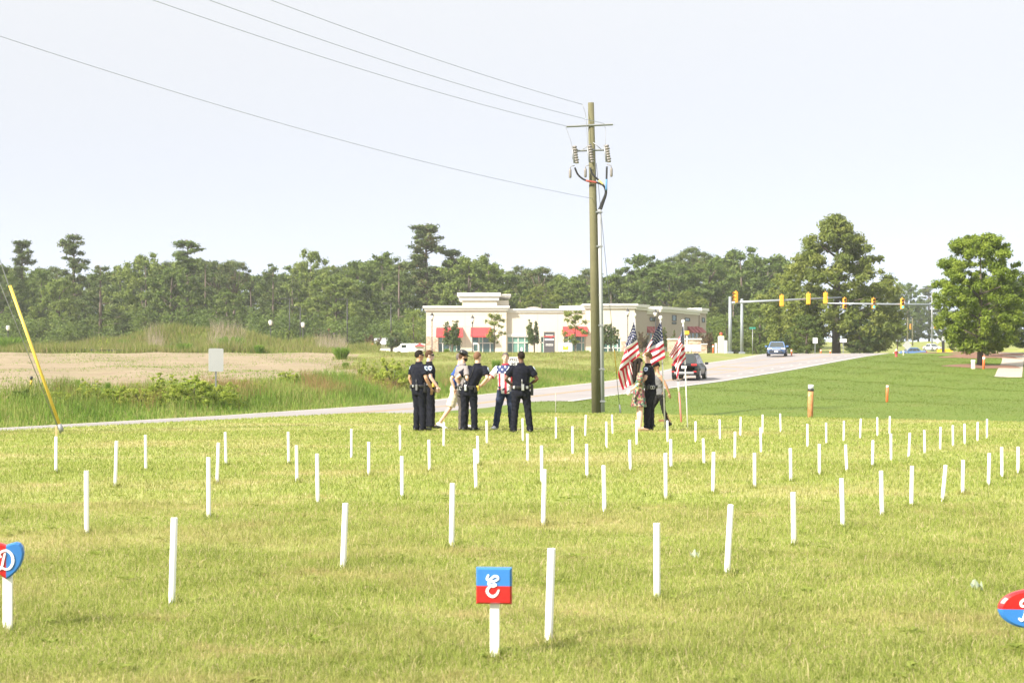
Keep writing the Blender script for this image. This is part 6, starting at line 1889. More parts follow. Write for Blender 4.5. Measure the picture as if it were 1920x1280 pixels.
# ------------------------------------------------------------------ flags
def flag_mat():
    m, t, p = _new('flag_cloth')
    uv = t.nodes.new('ShaderNodeUVMap'); sp = t.nodes.new('ShaderNodeSeparateXYZ'); t.links.new(uv.outputs[0], sp.inputs[0])
    u, v = sp.outputs[0], sp.outputs[1]
    band = mth(t, 'FLOOR', mth(t, 'MULTIPLY', v, 13.0))
    red = mth(t, 'LESS_THAN', mth(t, 'MODULO', band, 2.0), 0.5)
    c = mixc(t, red, (.82, .80, .80), (.58, .022, .055))
    canton = mth(t, 'MULTIPLY', mth(t, 'LESS_THAN', u, .4), mth(t, 'GREATER_THAN', v, 6 / 13))
    a = mth(t, 'MULTIPLY', u, 12 / .4); bb_ = mth(t, 'MULTIPLY', mth(t, 'SUBTRACT', v, 6 / 13), 10 / (7 / 13))
    ia, ib = mth(t, 'ROUND', a), mth(t, 'ROUND', bb_)
    ok = mth(t, 'LESS_THAN', mth(t, 'MODULO', mth(t, 'ADD', ia, ib), 2.0), .5)
    inr = mth(t, 'MULTIPLY', mth(t, 'MULTIPLY', mth(t, 'GREATER_THAN', ia, .5), mth(t, 'LESS_THAN', ia, 11.5)), mth(t, 'MULTIPLY', mth(t, 'GREATER_THAN', ib, .5), mth(t, 'LESS_THAN', ib, 9.5)))
    dx = mth(t, 'MULTIPLY', mth(t, 'SUBTRACT', a, ia), 1.0); dy = mth(t, 'MULTIPLY', mth(t, 'SUBTRACT', bb_, ib), .97)
    ang = mth(t, 'ARCTAN2', dx, dy); seg = 2 * math.pi / 5
    fold = mth(t, 'ABSOLUTE', mth(t, 'SUBTRACT', mth(t, 'MODULO', mth(t, 'ADD', ang, 4 * math.pi + seg / 2), seg), seg / 2))
    rr = mth(t, 'SQRT', mth(t, 'ADD', mth(t, 'MULTIPLY', dx, dx), mth(t, 'MULTIPLY', dy, dy)))
    # straight edge of a five pointed star in polar form
    edge = mth(t, 'DIVIDE', .225, mth(t, 'ADD', mth(t, 'MULTIPLY', mth(t, 'COSINE', fold), .45), mth(t, 'MULTIPLY', mth(t, 'SINE', fold), 1.25)))
    star = mth(t, 'MULTIPLY', mth(t, 'MULTIPLY', mth(t, 'LESS_THAN', rr, edge), ok), inr)
    cc = mixc(t, star, (.022, .028, .10), (.82, .82, .84))
    c = mixc(t, canton, c, cc)
    t.links.new(c, p.inputs['Base Color']); p.inputs['Roughness'].default_value = .7
    tr = t.nodes.new('ShaderNodeBsdfTranslucent'); t.links.new(c, tr.inputs['Color'])
    ms = t.nodes.new('ShaderNodeMixShader'); ms.inputs[0].default_value = .22
    t.links.new(p.outputs[0], ms.inputs[1]); t.links.new(tr.outputs[0], ms.inputs[2])
    t.links.new(ms.outputs[0], t.nodes['Material Output'].inputs['Surface'])
    return m
M_flag = flag_mat()
def flag(lab, top, bot, ctrl, dep, seed):
    """pole from base pixel to tip pixel; ctrl: 3 (along the fly) x 3 (top, canton foot, bottom) pixel points; dep: depth offsets"""
    p = lawn_at(*bot); kk = p.y / F
    o = thing('flag', lab, 'flag', p, 0, 'flags on white poles')
    lx = (top[0] - bot[0]) * kk; hh = (bot[1] - top[1]) * kk
    b = MB(); b.tube([(0, 0, -.15), (lx * .5, 0, hh * .5), (lx, 0, hh)], .0155, 12); b.build('flagpole', M_pvc, o)
    b = MB(); b.tube([(lx * .3, 0, hh * .3), (lx * .31, 0, hh * .31)], .0172, 12); b.tube([(lx * .6, 0, hh * .6), (lx * .61, 0, hh * .61)], .0172, 12); b.build('pole_joint', M_galv, o)
    b = MB(); b.rings([(hh, lx, 0, .02, .02), (hh + .02, lx, 0, .03, .03), (hh + .05, lx, 0, .045, .045), (hh + .085, lx, 0, .04, .04), (hh + .10, lx, 0, .012, .012)], 12); b.build('finial', M_pvc, o)
    un, vn = [0, .42, 1.0], [1.0, .46, 0.0]
    def P(i, j): return Vector(((ctrl[i][j][0] - bot[0]) * kk, dep[i][j], (bot[1] - ctrl[i][j][1]) * kk))
    def pos(u, v):
        i = 0 if u < .42 else 1; fu = (u - un[i]) / (un[i + 1] - un[i])
        j = 0 if v > .46 else 1; fv = (vn[j] - v) / (vn[j] - vn[j + 1])
        return P(i, j).lerp(P(i + 1, j), fu).lerp(P(i, j + 1).lerp(P(i + 1, j + 1), fu), fv)
    NU, NV = 54, 40; V, UV = [], []
    for a in range(NU + 1):
        for c in range(NV + 1):
            u, v = a / NU, c / NV
            e = .028
            q = (pos(max(0, u - e), v) + pos(u, v) * 2 + pos(min(1, u + e), v)) / 4
            q2 = (pos(u, max(0, v - .05)) + pos(u, min(1, v + .05))) / 2
            q = q * .6 + q2 * .4
            amp = min(1, u * 6)
            q.y += amp * (.034 * math.sin(9 * u + 6 * v + seed) + .022 * math.sin(17 * v + 5 * u + seed * 2) + .012 * math.sin(31 * v - 9 * u))
            q.x += amp * .010 * math.sin(14 * v + 7 * u + seed); q.z += amp * .008 * math.sin(11 * u + 9 * v)
            q.y -= .019
            V.append(q); UV.append((u, v))
    me = bpy.data.meshes.new('flag_cloth')
    Fs = [(a * (NV + 1) + c, (a + 1) * (NV + 1) + c, (a + 1) * (NV + 1) + c + 1, a * (NV + 1) + c + 1) for a in range(NU) for c in range(NV)]
    me.from_pydata([tuple(v) for v in V], [], Fs)
    ul = me.uv_layers.new(name='UVMap')
    for pl in me.polygons:
        pl.use_smooth = True
        for li in pl.loop_indices: ul.data[li].uv = UV[me.loops[li].vertex_index]
    cl = link('cloth', me, M_flag, o)
    sm = cl.modifiers.new('thick', 'SOLIDIFY'); sm.thickness = .004; sm.offset = 0
    return o
def cp(pts, sx=5.12, ox=1120, oy=580): return [(ox + x / sx, oy + y / sx) for x, y in pts]
flag('leftmost flag, hanging low over the woman in the patterned dress', (1189.5, 595), (1200, 808),
     [cp([(350, 108), (383, 285), (412, 442)]), cp([(268, 345), (262, 365), (192, 618)]), cp([(352, 520), (348, 722), (236, 772)])],
     [[0, 0, 0], [-.10, -.10, -.12], [.02, .05, .02]], .3)
flag('middle flag, its canton facing the viewer, behind the blond officer', (1238.5, 600), (1247.5, 806),
     [cp([(612, 112), (634, 295), (655, 466)]), cp([(530, 250), (496, 372), (508, 548)]), cp([(432, 440), (450, 476), (500, 478)])],
     [[0, 0, 0], [-.10, -.08, -.10], [.06, .08, .10]], 2.1)
flag('rightmost flag, furled tightly with stripes folded forward, before the dark SUV', (1281, 607), (1290, 803),
     [cp([(824, 152), (835, 330), (848, 478)]), cp([(784, 262), (808, 345), (775, 560)]), cp([(678, 445), (718, 475), (770, 672)])],
     [[0, 0, 0], [-.10, -.06, -.10], [-.16, -.12, -.04]], 4.0)
# ------------------------------------------------------------------ people
def skin_mat(name, col):
    if name in MATS: return MATS[name]
    m, t, p = _new(name)
    c = mixc(t, wnoise(t, 18, 4), tuple(c * .92 for c in col), tuple(min(1, c * 1.06) for c in col))
    t.links.new(c, p.inputs['Base Color']); p.inputs['Roughness'].default_value = .55
    p.inputs['Subsurface Weight'].default_value = .12; p.inputs['Subsurface Radius'].default_value = (.02, .008, .004)
    MATS[name] = m
    return m
M_navy = mat('navy_cloth', (.010, .011, .019), .85, spec=.12, var=.12, scale=14, bump=.25)
M_navyp = mat('navy_trousers', (.010, .011, .018), .85, spec=.12, var=.12, scale=14, bump=.25)
M_grey = mat('grey_shirt', (.25, .225, .225), .85, spec=.12, var=.06, scale=14, bump=.2)
M_taupep = mat('taupe_trousers', (.085, .075, .068), .85, spec=.12, var=.1, scale=14, bump=.2)
M_blues = mat('blue_shirt', (.035, .085, .30), .85, spec=.12, var=.06, scale=14, bump=.2)
M_khaki = mat('khaki_shorts', (.62, .55, .43), .85, spec=.12, var=.05, scale=14, bump=.2)
M_denim = mat('dark_denim', (.028, .038, .075), .85, spec=.12, var=.15, scale=14, bump=.2)
M_leather = mat('black_leather', (.018, .017, .018), .3, var=.2)
M_shoe = mat('black_shoe', (.015, .015, .017), .35)
M_wshoe = mat('white_shoe', (.66, .68, .72), .6, var=.15, scale=30)
M_tank = mat('grey_tank_top', (.15, .15, .16), .85, spec=.12, var=.06, scale=14)
M_blackp = mat('black_leggings', (.014, .014, .015), .8, spec=.12)
M_patch = mat('patch_cloth', (.52, .60, .74), .8, var=.2, scale=40)
M_emblem = mat('patch_navy', (.06, .10, .22), .8)
M_silver = mat('silver_metal', (.62, .62, .62), .3, .8)
M_radio = mat('radio_grey', (.12, .12, .12), .5)
M_lensb = mat('sunglass_black', (.008, .008, .009), .12)
def hair_mat(name, col): return mat(name, col, .7, var=.3, scale=60, bump=.4, spec=.1)

def dress_mat():
    m, t, p = _new('patterned_dress')
    tc = t.nodes.new('ShaderNodeTexCoord'); v = t.nodes.new('ShaderNodeTexVoronoi'); v.inputs['Scale'].default_value = 21
    t.links.new(tc.outputs['Object'], v.inputs['Vector'])
    s = t.nodes.new('ShaderNodeSeparateColor'); t.links.new(v.outputs['Color'], s.inputs[0])
    r = t.nodes.new('ShaderNodeValToRGB'); r.color_ramp.interpolation = 'CONSTANT'
    e = r.color_ramp.elements
    cols = [(.02, .018, .016), (.30, .27, .19), (.18, .17, .03), (.24, .02, .045), (.04, .035, .03), (.045, .16, .12), (.22, .06, .11), (.11, .075, .035)]
    while len(e) < len(cols): e.new(.5)
    for i, c in enumerate(cols): e[i].position = i / len(cols); e[i].color = (*c, 1)
    t.links.new(s.outputs[0], r.inputs[0])
    rings_ = mth(t, 'LESS_THAN', mth(t, 'MODULO', mth(t, 'MULTIPLY', v.outputs['Distance'], 60.0), 1.0), .28)
    c = mixc(t, mth(t, 'MULTIPLY', rings_, .4), r.outputs[0], (.30, .27, .2))
    t.links.new(c, p.inputs['Base Color']); p.inputs['Roughness'].default_value = .85
    return m
def flagshirt_mat():
    m, t, p = _new('flag_print_shirt')
    tc = t.nodes.new('ShaderNodeTexCoord'); sp = t.nodes.new('ShaderNodeSeparateXYZ'); t.links.new(tc.outputs['Object'], sp.inputs[0])
    x, z = sp.outputs[0], sp.outputs[2]
    red = mth(t, 'LESS_THAN', mth(t, 'MODULO', mth(t, 'ADD', mth(t, 'MULTIPLY', x, 6.9), 50.30), 1.0), .42)
    trunk = mth(t, 'LESS_THAN', mth(t, 'ABSOLUTE', x), .205)
    c = mixc(t, mth(t, 'MULTIPLY', red, trunk), (.80, .79, .79), (.48, .02, .05))
    a, bb_ = mth(t, 'MULTIPLY', x, 15.0), mth(t, 'MULTIPLY', z, 15.0)
    ia, ib = mth(t, 'ROUND', a), mth(t, 'ROUND', bb_)
    ok = mth(t, 'LESS_THAN', mth(t, 'MODULO', mth(t, 'ADD', mth(t, 'ADD', ia, ib), 40.0), 2.0), .5)
    dx, dy = mth(t, 'SUBTRACT', a, ia), mth(t, 'SUBTRACT', bb_, ib)
    rr = mth(t, 'SQRT', mth(t, 'ADD', mth(t, 'MULTIPLY', dx, dx), mth(t, 'MULTIPLY', dy, dy)))
    star = mth(t, 'MULTIPLY', mth(t, 'LESS_THAN', rr, .31), ok)
    yoke = mth(t, 'MULTIPLY', mth(t, 'GREATER_THAN', z, 1.31), mth(t, 'LESS_THAN', mth(t, 'ABSOLUTE', x), .20))
    c = mixc(t, yoke, c, mixc(t, star, (.025, .04, .13), (.8, .8, .82)))
    t.links.new(c, p.inputs['Base Color']); p.inputs['Roughness'].default_value = .8
    return m

def remesh(mb_, vox, name, smooth_it=4, noise_amp=0.0, seed=0):
    """one continuous skin over overlapping forms"""
    me = mb_.mesh('tmp'); o = bpy.data.objects.new('tmp', me); COL.objects.link(o)
    r = o.modifiers.new('r', 'REMESH'); r.mode = 'VOXEL'; r.voxel_size = vox; r.use_smooth_shade = True
    s = o.modifiers.new('s', 'SMOOTH'); s.iterations = smooth_it; s.factor = .5
    dg = bpy.context.evaluated_depsgraph_get()
    out = bpy.data.meshes.new_from_object(o.evaluated_get(dg)); out.name = name
    bpy.data.objects.remove(o); bpy.data.meshes.remove(me)
    out.materials.clear()
    if noise_amp:
        n = len(out.vertices); co = np.empty(n * 3, np.float32); out.vertices.foreach_get('co', co); co = co.reshape(-1, 3)
        nr_ = np.empty(n * 3, np.float32); out.vertices.foreach_get('normal', nr_); nr_ = nr_.reshape(-1, 3)
        x, y, z = co.T
        w = np.sin(z * 38 + 5 * np.sin(x * 11 + seed) + 4 * np.sin(y * 13)) * .5 + np.sin(z * 71 + x * 33 + y * 27 + seed) * .3 + np.sin(x * 60 + seed) * .2
        co = co + nr_ * (w * noise_amp)[:, None]
        out.vertices.foreach_set('co', co.ravel()); out.update()
    return out

def ell(b, pts, r, n=10): b.tube([Vector(p) for p in pts], r, n)

def hand(b, w, d, side, curl=.35, s=1.0):
    """palm, four fingers and a thumb growing from the wrist w along d"""
    w = Vector(w); d = Vector(d).normalized()
    a = Vector((side, 0, 0)) - d * Vector((side, 0, 0)).dot(d)          # palm normal faces the body: -a
    a = a.normalized() if a.length > .1 else Vector((0, 0, 1))
    f = d.cross(a).normalized()                                          # across the palm
    if f.y < 0: f = -f
    c = w + d * .05 * s
    b.tube([w - d * .01, w + d * .03 * s, w + d * .085 * s], [.026 * s, .034 * s, .036 * s], 8, ry=[.020 * s, .016 * s, .014 * s], side=f)
    for i, (o_, ln) in enumerate(((.027, .062), (.009, .072), (-.009, .067), (-.026, .052))):
        p0 = w + d * .078 * s + f * o_ * s
        p1 = p0 + (d - a * curl * .5).normalized() * ln * .5 * s
        p2 = p1 + (d - a * curl * 1.6).normalized() * ln * .5 * s
        b.tube([p0, p1, p2], [.0092 * s, .0085 * s, .0068 * s], 6)
    p0 = w + d * .025 * s + f * .026 * s
    b.tube([p0, p0 + (d * .6 + f * .7).normalized() * .035 * s, p0 + (d * .9 + f * .45).normalized() * .066 * s], [.0115 * s, .010 * s, .0075 * s], 6)

def person(label, px, py, theta, Ht=1.82, skin=None, top='navy', bottom='navy', hair=None, pose=None, bulk=1.0, group=None, loc=None):
    """theta: facing, clockwise from straight away; all joints in metres for a 1.80 m figure, +x its right side, +y ahead"""
    P = dict(hipR=(.095, 0, .93), hipL=(-.095, 0, .93), kneeR=None, kneeL=None, footR=(.11, 0, 0), footL=(-.11, 0, 0), toeR=None, toeL=None,
             shR=(.172, -.01, 1.445), shL=(-.172, -.01, 1.445), elR=(.255, -.04, 1.17), elL=(-.255, -.04, 1.17), wrR=(.265, .06, .93), wrL=(-.265, .06, .93),
             hdR=(0, .15, -1), hdL=(0, .15, -1), head=0.0, nod=0.0, lean=(0, 0), curlR=.4, curlL=.4)
    P.update(pose or {})
    V3 = lambda k: Vector(P[k])
    p = loc if loc is not None else lawn_at(px, py)
    o = thing('person', label, 'person', p, -R(theta), group)
    sc = Ht / 1.80; o.scale = (sc, sc, sc)
    lx, ly = P['lean']
    def up_(v):                          # lean of the upper body grows from the hips
        v = Vector(v); k = max(0, min(1, (v.z - .95) / .5)); return v + Vector((lx * k, ly * k, 0))
    foot = {}; knee = {}; ank = {}; toe = {}
    for s in 'RL':
        f = V3('foot' + s); foot[s] = f; ank[s] = f + Vector((0, -.01, .085))
        h = V3('hip' + s)
        knee[s] = V3('knee' + s) if P['knee' + s] else h.lerp(ank[s], .49) + Vector((0, .025, 0))
        sg = 1 if s == 'R' else -1
        toe[s] = V3('toe' + s) if P['toe' + s] else f + Vector((sg * .04, .17, .03))
    sh = {s: up_(P['sh' + s]) for s in 'RL'}; el = {s: up_(P['el' + s]) for s in 'RL'}; wr = {s: up_(P['wr' + s]) for s in 'RL'}
    hc = up_((0, .015, 1.665)); nk0 = up_((0, -.015, 1.47)); nk1 = up_((0, .0, 1.62))
    K = bulk
    # --- body: one skin
    b = MB()
    Mh = Matrix.Translation(hc) @ Matrix.Rotation(-R(P['head']), 4, 'Z') @ Matrix.Rotation(R(-P['nod']), 4, 'X') @ Matrix.Translation(-Vector((0, .015, 1.665)))
    b.ball((0, .0, 1.700), (.076, .096, .098), 16, 12, M=Mh)
    b.ball((0, .030, 1.635), (.057, .068, .078), 14, 10, M=Mh)
    b.ball((0, .062, 1.592), (.030, .028, .024), 10, 8, M=Mh)
    b.tube([(0, .098, 1.692), (0, .113, 1.662), (0, .098, 1.652)], [.011, .017, .014], 8, M=Mh)
    b.ball((0, .088, 1.618), (.026, .014, .012), 8, 6, M=Mh)
    for sx in (-1, 1): b.ball((sx * .078, -.004, 1.668), (.012, .020, .032), 8, 8, M=Mh)
    b.tube([nk0, nk1], [.066, .056], 12)
    tor = [(.90, .145, .10), (1.05, .14, .095), (1.2, .155, .105), (1.34, .17, .11), (1.43, .165, .095), (1.48, .09, .07), (1.52, .055, .055)]
    b.rings([(z, *(up_((0, -.005, z)).xy), rx * K, ry * K) for z, rx, ry in tor], 14)
    for s in 'RL':
        b.tube([sh[s], sh[s].lerp(el[s], .45), el[s], el[s].lerp(wr[s], .3), wr[s]], [.052 * K, .050 * K, .040, .041, .027], 10)
        h = V3('hip' + s)
        b.tube([h, h.lerp(knee[s], .5), knee[s], knee[s].lerp(ank[s], .32), knee[s].lerp(ank[s], .7), ank[s]], [.078, .068, .052, .055, .042, .036], 10)
        b.tube([ank[s], ank[s].lerp(toe[s], .5), toe[s]], [.036, .034, .024], 8)
        b.ball(h + Vector((0, -.005, .02)), (.082, .082, .09), 10, 8)
    core = remesh(b, .0125, 'body', 3)
    # fingers join the same mesh, rooted in the palm
    hb = MB()
    for s, sg in (('R', 1), ('L', -1)): hand(hb, wr[s], P['hd' + s], sg, P['curl' + s])
    hm_ = hb.mesh('hands'); bm = bmesh.new(); bm.from_mesh(core); bm.from_mesh(hm_); bm.to_mesh(core); bm.free(); bpy.data.meshes.remove(hm_)
    core.polygons.foreach_set('use_smooth', np.ones(len(core.polygons), dtype=bool))
    link('body', core, skin, o)
    # --- face details
    for sx in (-1, 1):
        e = MB(); e.ball((sx * .030, .088, 1.690), (.011, .007, .007), 8, 6, M=Mh); e.build('eye', M_lensb, o)
        e = MB(); e.tube([(sx * .014, .099, 1.713), (sx * .032, .098, 1.717), (sx * .050, .084, 1.711)], .0042, 5, M=Mh); e.build('eyebrow', hair or M_lensb, o)
    # --- shirt
    def sleeve(b, frac, r0, r1):
        for s in 'RL':
            e = sh[s].lerp(el[s], frac)
            b.tube([sh[s] + Vector((0, 0, .012)), sh[s].lerp(e, .5), e], [r0, (r0 + r1) / 2, r1], 12)
            b.ball(sh[s] + Vector((0, 0, -.012)), (r0, r0, r0 * .92), 12, 8)
    if top:
        b = MB()
        mats_ = {'navy': M_navy, 'grey': M_grey, 'blue': M_blues, 'flag': None, 'tank': M_tank, 'dress': None}
        zb = {'navy': 1.0, 'grey': 1.0, 'blue': .86, 'flag': .84, 'tank': .90, 'dress': 1.0}[top]
        fat = {'navy': 1.0, 'grey': .98, 'blue': 1.04, 'flag': 1.02, 'tank': 1.16, 'dress': .92}[top] * K
        rows = [(zb, .168, .125), (1.10, .166, .124), (1.22, .180, .132), (1.34, .196, .136), (1.43, .186, .118), (1.475, .12, .088), (1.515, .070, .068)]
        if top == 'tank': rows = [(zb, .160, .122), (1.08, .145, .112), (1.2, .155, .12), (1.33, .158, .125), (1.42, .135, .10), (1.46, .105, .08)]
        if top == 'dress': rows = [(.60, .275, .22), (.72, .25, .20), (.9, .215, .17), (1.08, .185, .14), (1.22, .18, .138), (1.34, .18, .135), (1.43, .17, .11), (1.475, .11, .08)]
        b.rings([(z, *(up_((0, -.005, z)).xy), rx * fat, ry * fat) for z, rx, ry in rows], 18)
        if top != 'tank':
            sl = {'navy': .72, 'grey': .78, 'blue': .78, 'flag': .80, 'dress': .95}[top]
            sleeve(b, sl, .066 * min(K, 1.06), .076 * min(K, 1.06) if top != 'dress' else .085)
        me = remesh(b, .014, 'shirt', 4, .006, theta)
        mm = mats_[top] or (flagshirt_mat() if top == 'flag' else dress_mat())
        so = link('dress' if top == 'dress' else 'shirt', me, mm, o)
        if top in ('navy', 'grey', 'flag'):      # collar
            c = MB(); z0 = 1.505
            q = [(z0, .070, .068), (z0 + .035, .067, .066), (z0 + .04, .074, .073), (z0 + .005, .086, .084)]
            c.rings([(z, *(up_((0, -.006, z)).xy), rx, ry) for z, rx, ry in q], 16, cap=False)
            c.build('collar', M_grey if top == 'grey' else (M_navy if top == 'navy' else mat('collar_red', (.42, .02, .035), .8)), so)
        if top == 'flag':
            for s in 'RL':
                e0, e1 = sh[s].lerp(el[s], .80), sh[s].lerp(el[s], .84); c = MB(); c.tube([e0, e1], .083, 14); c.build('cuff', MATS['collar_red'], so)
    # --- trousers, shorts
    if bottom and bottom != 'bare':
        b = MB(); mm = {'navy': M_navyp, 'taupe': M_taupep, 'khaki': M_khaki, 'denim': M_denim, 'leggings': M_blackp}[bottom]
        slim = .86 if bottom == 'leggings' else 1.0
        zt = 1.035
        b.rings([(.80, 0, -.01, .168 * K, .120 * K), (.92, 0, -.012, .178 * K, .130 * K), (.99, 0, -.006, .170 * K, .124 * K), (zt, *(up_((0, -.005, zt)).xy), .164 * K, .120 * K)], 16)
        for s in 'RL':
            h = V3('hip' + s); kn, an = knee[s], foot[s].lerp(knee[s], .085) if bottom != 'khaki' else knee[s]
            sg = 1 if s == 'R' else -1
            if bottom == 'khaki':
                e = h.lerp(kn, .94); b.tube([h + Vector((0, 0, -.02)), h.lerp(kn, .5), e], [.108, .112, .115], 12)
            else:
                r = [.106 * K, .098, .080, .082, .074, .082] if bottom != 'leggings' else [.095, .085, .060, .062, .052, .060]
                b.tube([h + Vector((0, 0, -.03)), h.lerp(kn, .5), kn, kn.lerp(an, .35), kn.lerp(an, .8), an], r, 12)
        me = remesh(b, .014, 'trousers', 4, .008, theta + 2)
        link('shorts' if bottom == 'khaki' else 'trousers', me, mm, o)
    # --- shoes
    for s in 'RL':
        f, t_ = foot[s], toe[s]
        d = (t_ - f).normalized() if (t_ - f).length > 0 else Vector((0, 1, 0))
        lift = Vector((0, 0, .04))
        c = MB(); c.tube([f - d * .075 + lift, f - d * .03 + Vector((0, 0, .052)), f + d * .06 + lift, t_ + d * .0 + Vector((0, 0, .005)), t_ + d * .055], [.030, .042, .044, .044, .018], 10, ry=[.036, .055, .042, .032, .014], side=d.cross(Vector((0, 0, 1))))
        sh_m = {'navy': M_shoe, 'taupe': M_shoe, 'khaki': M_wshoe, 'denim': M_wshoe, 'leggings': M_shoe, 'bare': mat('tan_sandal', (.34, .22, .14), .6)}[bottom]
        c.build('shoe', sh_m, o)
    # --- hair
    if hair is not None and hair != 'none':
        b = MB(); n_, m_ = 20, 14; V, Fs = [], []
        for i in range(m_ + 1):
            ph = math.pi / 2 - math.pi * .72 * i / m_
            for j in range(n_):
                w = 2 * math.pi * j / n_; fy = math.sin(w)
                lim = -.15 - .75 * max(0, -fy) + .62 * max(0, fy)      # low at the nape, high on the brow
                q = max(ph, lim)
                r_ = 1.075
                V.append((.076 * r_ * math.cos(q) * math.cos(w), .096 * r_ * math.cos(q) * fy - .002, 1.702 + .098 * (1.10 if q > .8 else 1.06) * math.sin(q)))
        for i in range(m_):
            for j in range(n_):
                j2 = (j + 1) % n_; Fs.append((i * n_ + j, (i + 1) * n_ + j, (i + 1) * n_ + j2, i * n_ + j2))
        b.add(V, Fs, 0, True, Mh); b.build('hair', hair, o)
    o['_'] = 0; del o['_']
    return o, dict(Mh=Mh, up=up_, sh=sh, el=el, wr=wr, K=K)

def sunglasses(o, G):
    b = MB(); n = 11; pts = []
    for i in range(n):
        a = -1.15 + 2.3 * i / (n - 1); pts.append(Vector((.078 * math.sin(a), .015 + .092 * math.cos(a), 1.690)))
    V, Fs = [], []
    for i, p_ in enumerate(pts):
        h = .017 if abs(i - 5) > 0.5 else .010
        for dz in (h, -h):
            V.append(p_ + Vector((0, 0, dz))); V.append(p_ * 1.0 + Vector((p_.x * .06, .006, dz)))
    for i in range(n - 1):
        a, c = i * 4, (i + 1) * 4
        Fs += [(a + 1, a + 3, c + 3, c + 1), (a, c, c + 2, a + 2), (a, a + 1, c + 1, c), (a + 2, c + 2, c + 3, a + 3)]
    b.add(V, Fs, 0, True, G['Mh'])
    for sx in (-1, 1): b.tube([(sx * .075, .055, 1.693), (sx * .083, -.005, 1.692)], .004, 5, M=G['Mh'])
    b.build('sunglasses', M_lensb, o)
def belt(o, G, gear=()):
    """duty belt and the things hung on it: (angle from ahead, clockwise; w, h, d, drop, material, name)"""
    K = G['K']; rx, ry = .182 * K, .136 * K; z = 1.005; c = G['up']((0, -.006, z))
    b = MB(); n = 28; V, Fs = [], []
    for j in range(n):
        w = 2 * math.pi * j / n
        for (k_, zz) in ((1.0, -.027), (1.035, -.027), (1.035, .027), (1.0, .027)): V.append((c.x + rx * k_ * math.cos(w), c.y + ry * k_ * math.sin(w), z + zz))
    for j in range(n):
        a, d = j * 4, ((j + 1) % n) * 4
        for q in range(4): Fs.append((a + q, a + (q + 1) % 4, d + (q + 1) % 4, d + q))
    b.add(V, [tuple(reversed(f)) for f in Fs], 0, True); bo = b.build('belt', M_leather, o)
    for (ang, w, h, d, drop, m_, nm) in gear:
        a = R(ang); x, y = c.x + rx * 1.05 * math.sin(a), c.y + ry * 1.05 * math.cos(a)
        nx, ny = math.sin(a) / rx, math.cos(a) / ry; q = math.atan2(nx, ny)
        M = Matrix.Translation((x, y, z - drop)) @ Matrix.Rotation(-q, 4, 'Z')
        g = MB(); g.bbox((0, d / 2, 0), (w, d, h), min(w, d, h) * .22, 0, M)
        if nm == 'radio': g.tube([(w * .3, d / 2, h / 2), (w * .3, d / 2, h / 2 + .11)], .006, 5, M=M)
        if nm == 'holster': g.bbox((0, d * .55, h * .52), (w * .62, d * .8, h * .22), .008, 0, M); g.tube([(0, d * .5, h * .55), (0, -d * .2, h * .72)], .016, 6, M=M)
        if nm == 'cuffs':
            g = MB()
            for dx in (-.025, .025):
                ring = [(dx + .032 * math.cos(t), d / 2, -.01 + .038 * math.sin(t)) for t in np.linspace(0, 6.28, 13)]
                g.tube(ring, .006, 5, M=M)
        g.build(nm, m_, bo)
    return bo
GEAR = [(95, .062, .17, .055, .055, M_leather, 'holster'), (150, .05, .13, .04, .03, M_radio, 'radio'), (205, .075, .08, .035, .02, M_leather, 'pouch'), (228, .06, .09, .035, .01, M_silver, 'cuffs'), (262, .045, .15, .04, .04, M_radio, 'radio'), (180, .05, .055, .02, 0, M_silver, 'keeper'), (-40, .07, .07, .03, .01, M_leather, 'pouch'), (35, .09, .06, .03, .01, M_leather, 'pouch')]
def patches(o, G):
    for s, sg in (('R', 1), ('L', -1)):
        d = (G['el'][s] - G['sh'][s]).normalized(); c = G['sh'][s] + d * .085
        nrm = Vector((sg, 0, 0)); nrm = (nrm - d * nrm.dot(d)).normalized(); x = d.cross(nrm)
        r = .074 * G['K']
        for (k_, h_, m_, nm, lift, par) in ((.046, .052, M_patch, 'shoulder_patch', .006, o), (.026, .020, M_emblem, 'patch_emblem', .009, None)):
            b = MB(); V = []
            for (u, v) in ((-1, -1), (0, -1.12), (1, -1), (1, .3), (0, 1.15), (-1, .3)):
                q = nrm * math.cos(u * k_ / r) + x * math.sin(u * k_ / r)
                V.append(c + q * (r + lift) + d * v * h_)
            cc = c + nrm * (r + lift + .002)
            b.add(V + [cc], [(i, (i + 1) % 6, 6) for i in range(6)], 0, False)
            W = [v - (v - c).normalized() * .012 for v in V]
            b.add(V + W, [(i, i + 6, (i + 1) % 6 + 6, (i + 1) % 6) for i in range(6)])
            oo = b.build(nm, m_, par if par is not None else last)
            last = oo
S_light = skin_mat('skin_light', (.62, .39, .30)); S_tan = skin_mat('skin_tan', (.46, .26, .17)); S_dark = skin_mat('skin_dark', (.13, .06, .035)); S_pale = skin_mat('skin_pale', (.66, .44, .36))
H_black = hair_mat('hair_black', (.018, .014, .012)); H_brown = hair_mat('hair_brown', (.075, .042, .025)); H_ginger = hair_mat('hair_cropped', (.19, .105, .065)); H_grey = hair_mat('hair_grey', (.13, .11, .10)); H_blond = hair_mat('hair_blond', (.15, .095, .045))
GA = 'people standing on the lawn'
# A: leftmost officer, seen from behind on his right
o, G = person('officer in navy uniform furthest left, seen from behind, short black hair', 786, 808, 48, 1.84, S_tan, hair=H_black, bulk=1.10, group=GA,
              pose=dict(footR=(.10, .02, 0), footL=(-.08, -.02, 0), elR=(.27, -.02, 1.17), wrR=(.255, .14, .95), head=18, elL=(-.28, -.05, 1.18), wrL=(-.27, .06, .94)))
sunglasses(o, G); belt(o, G, GEAR); patches(o, G)
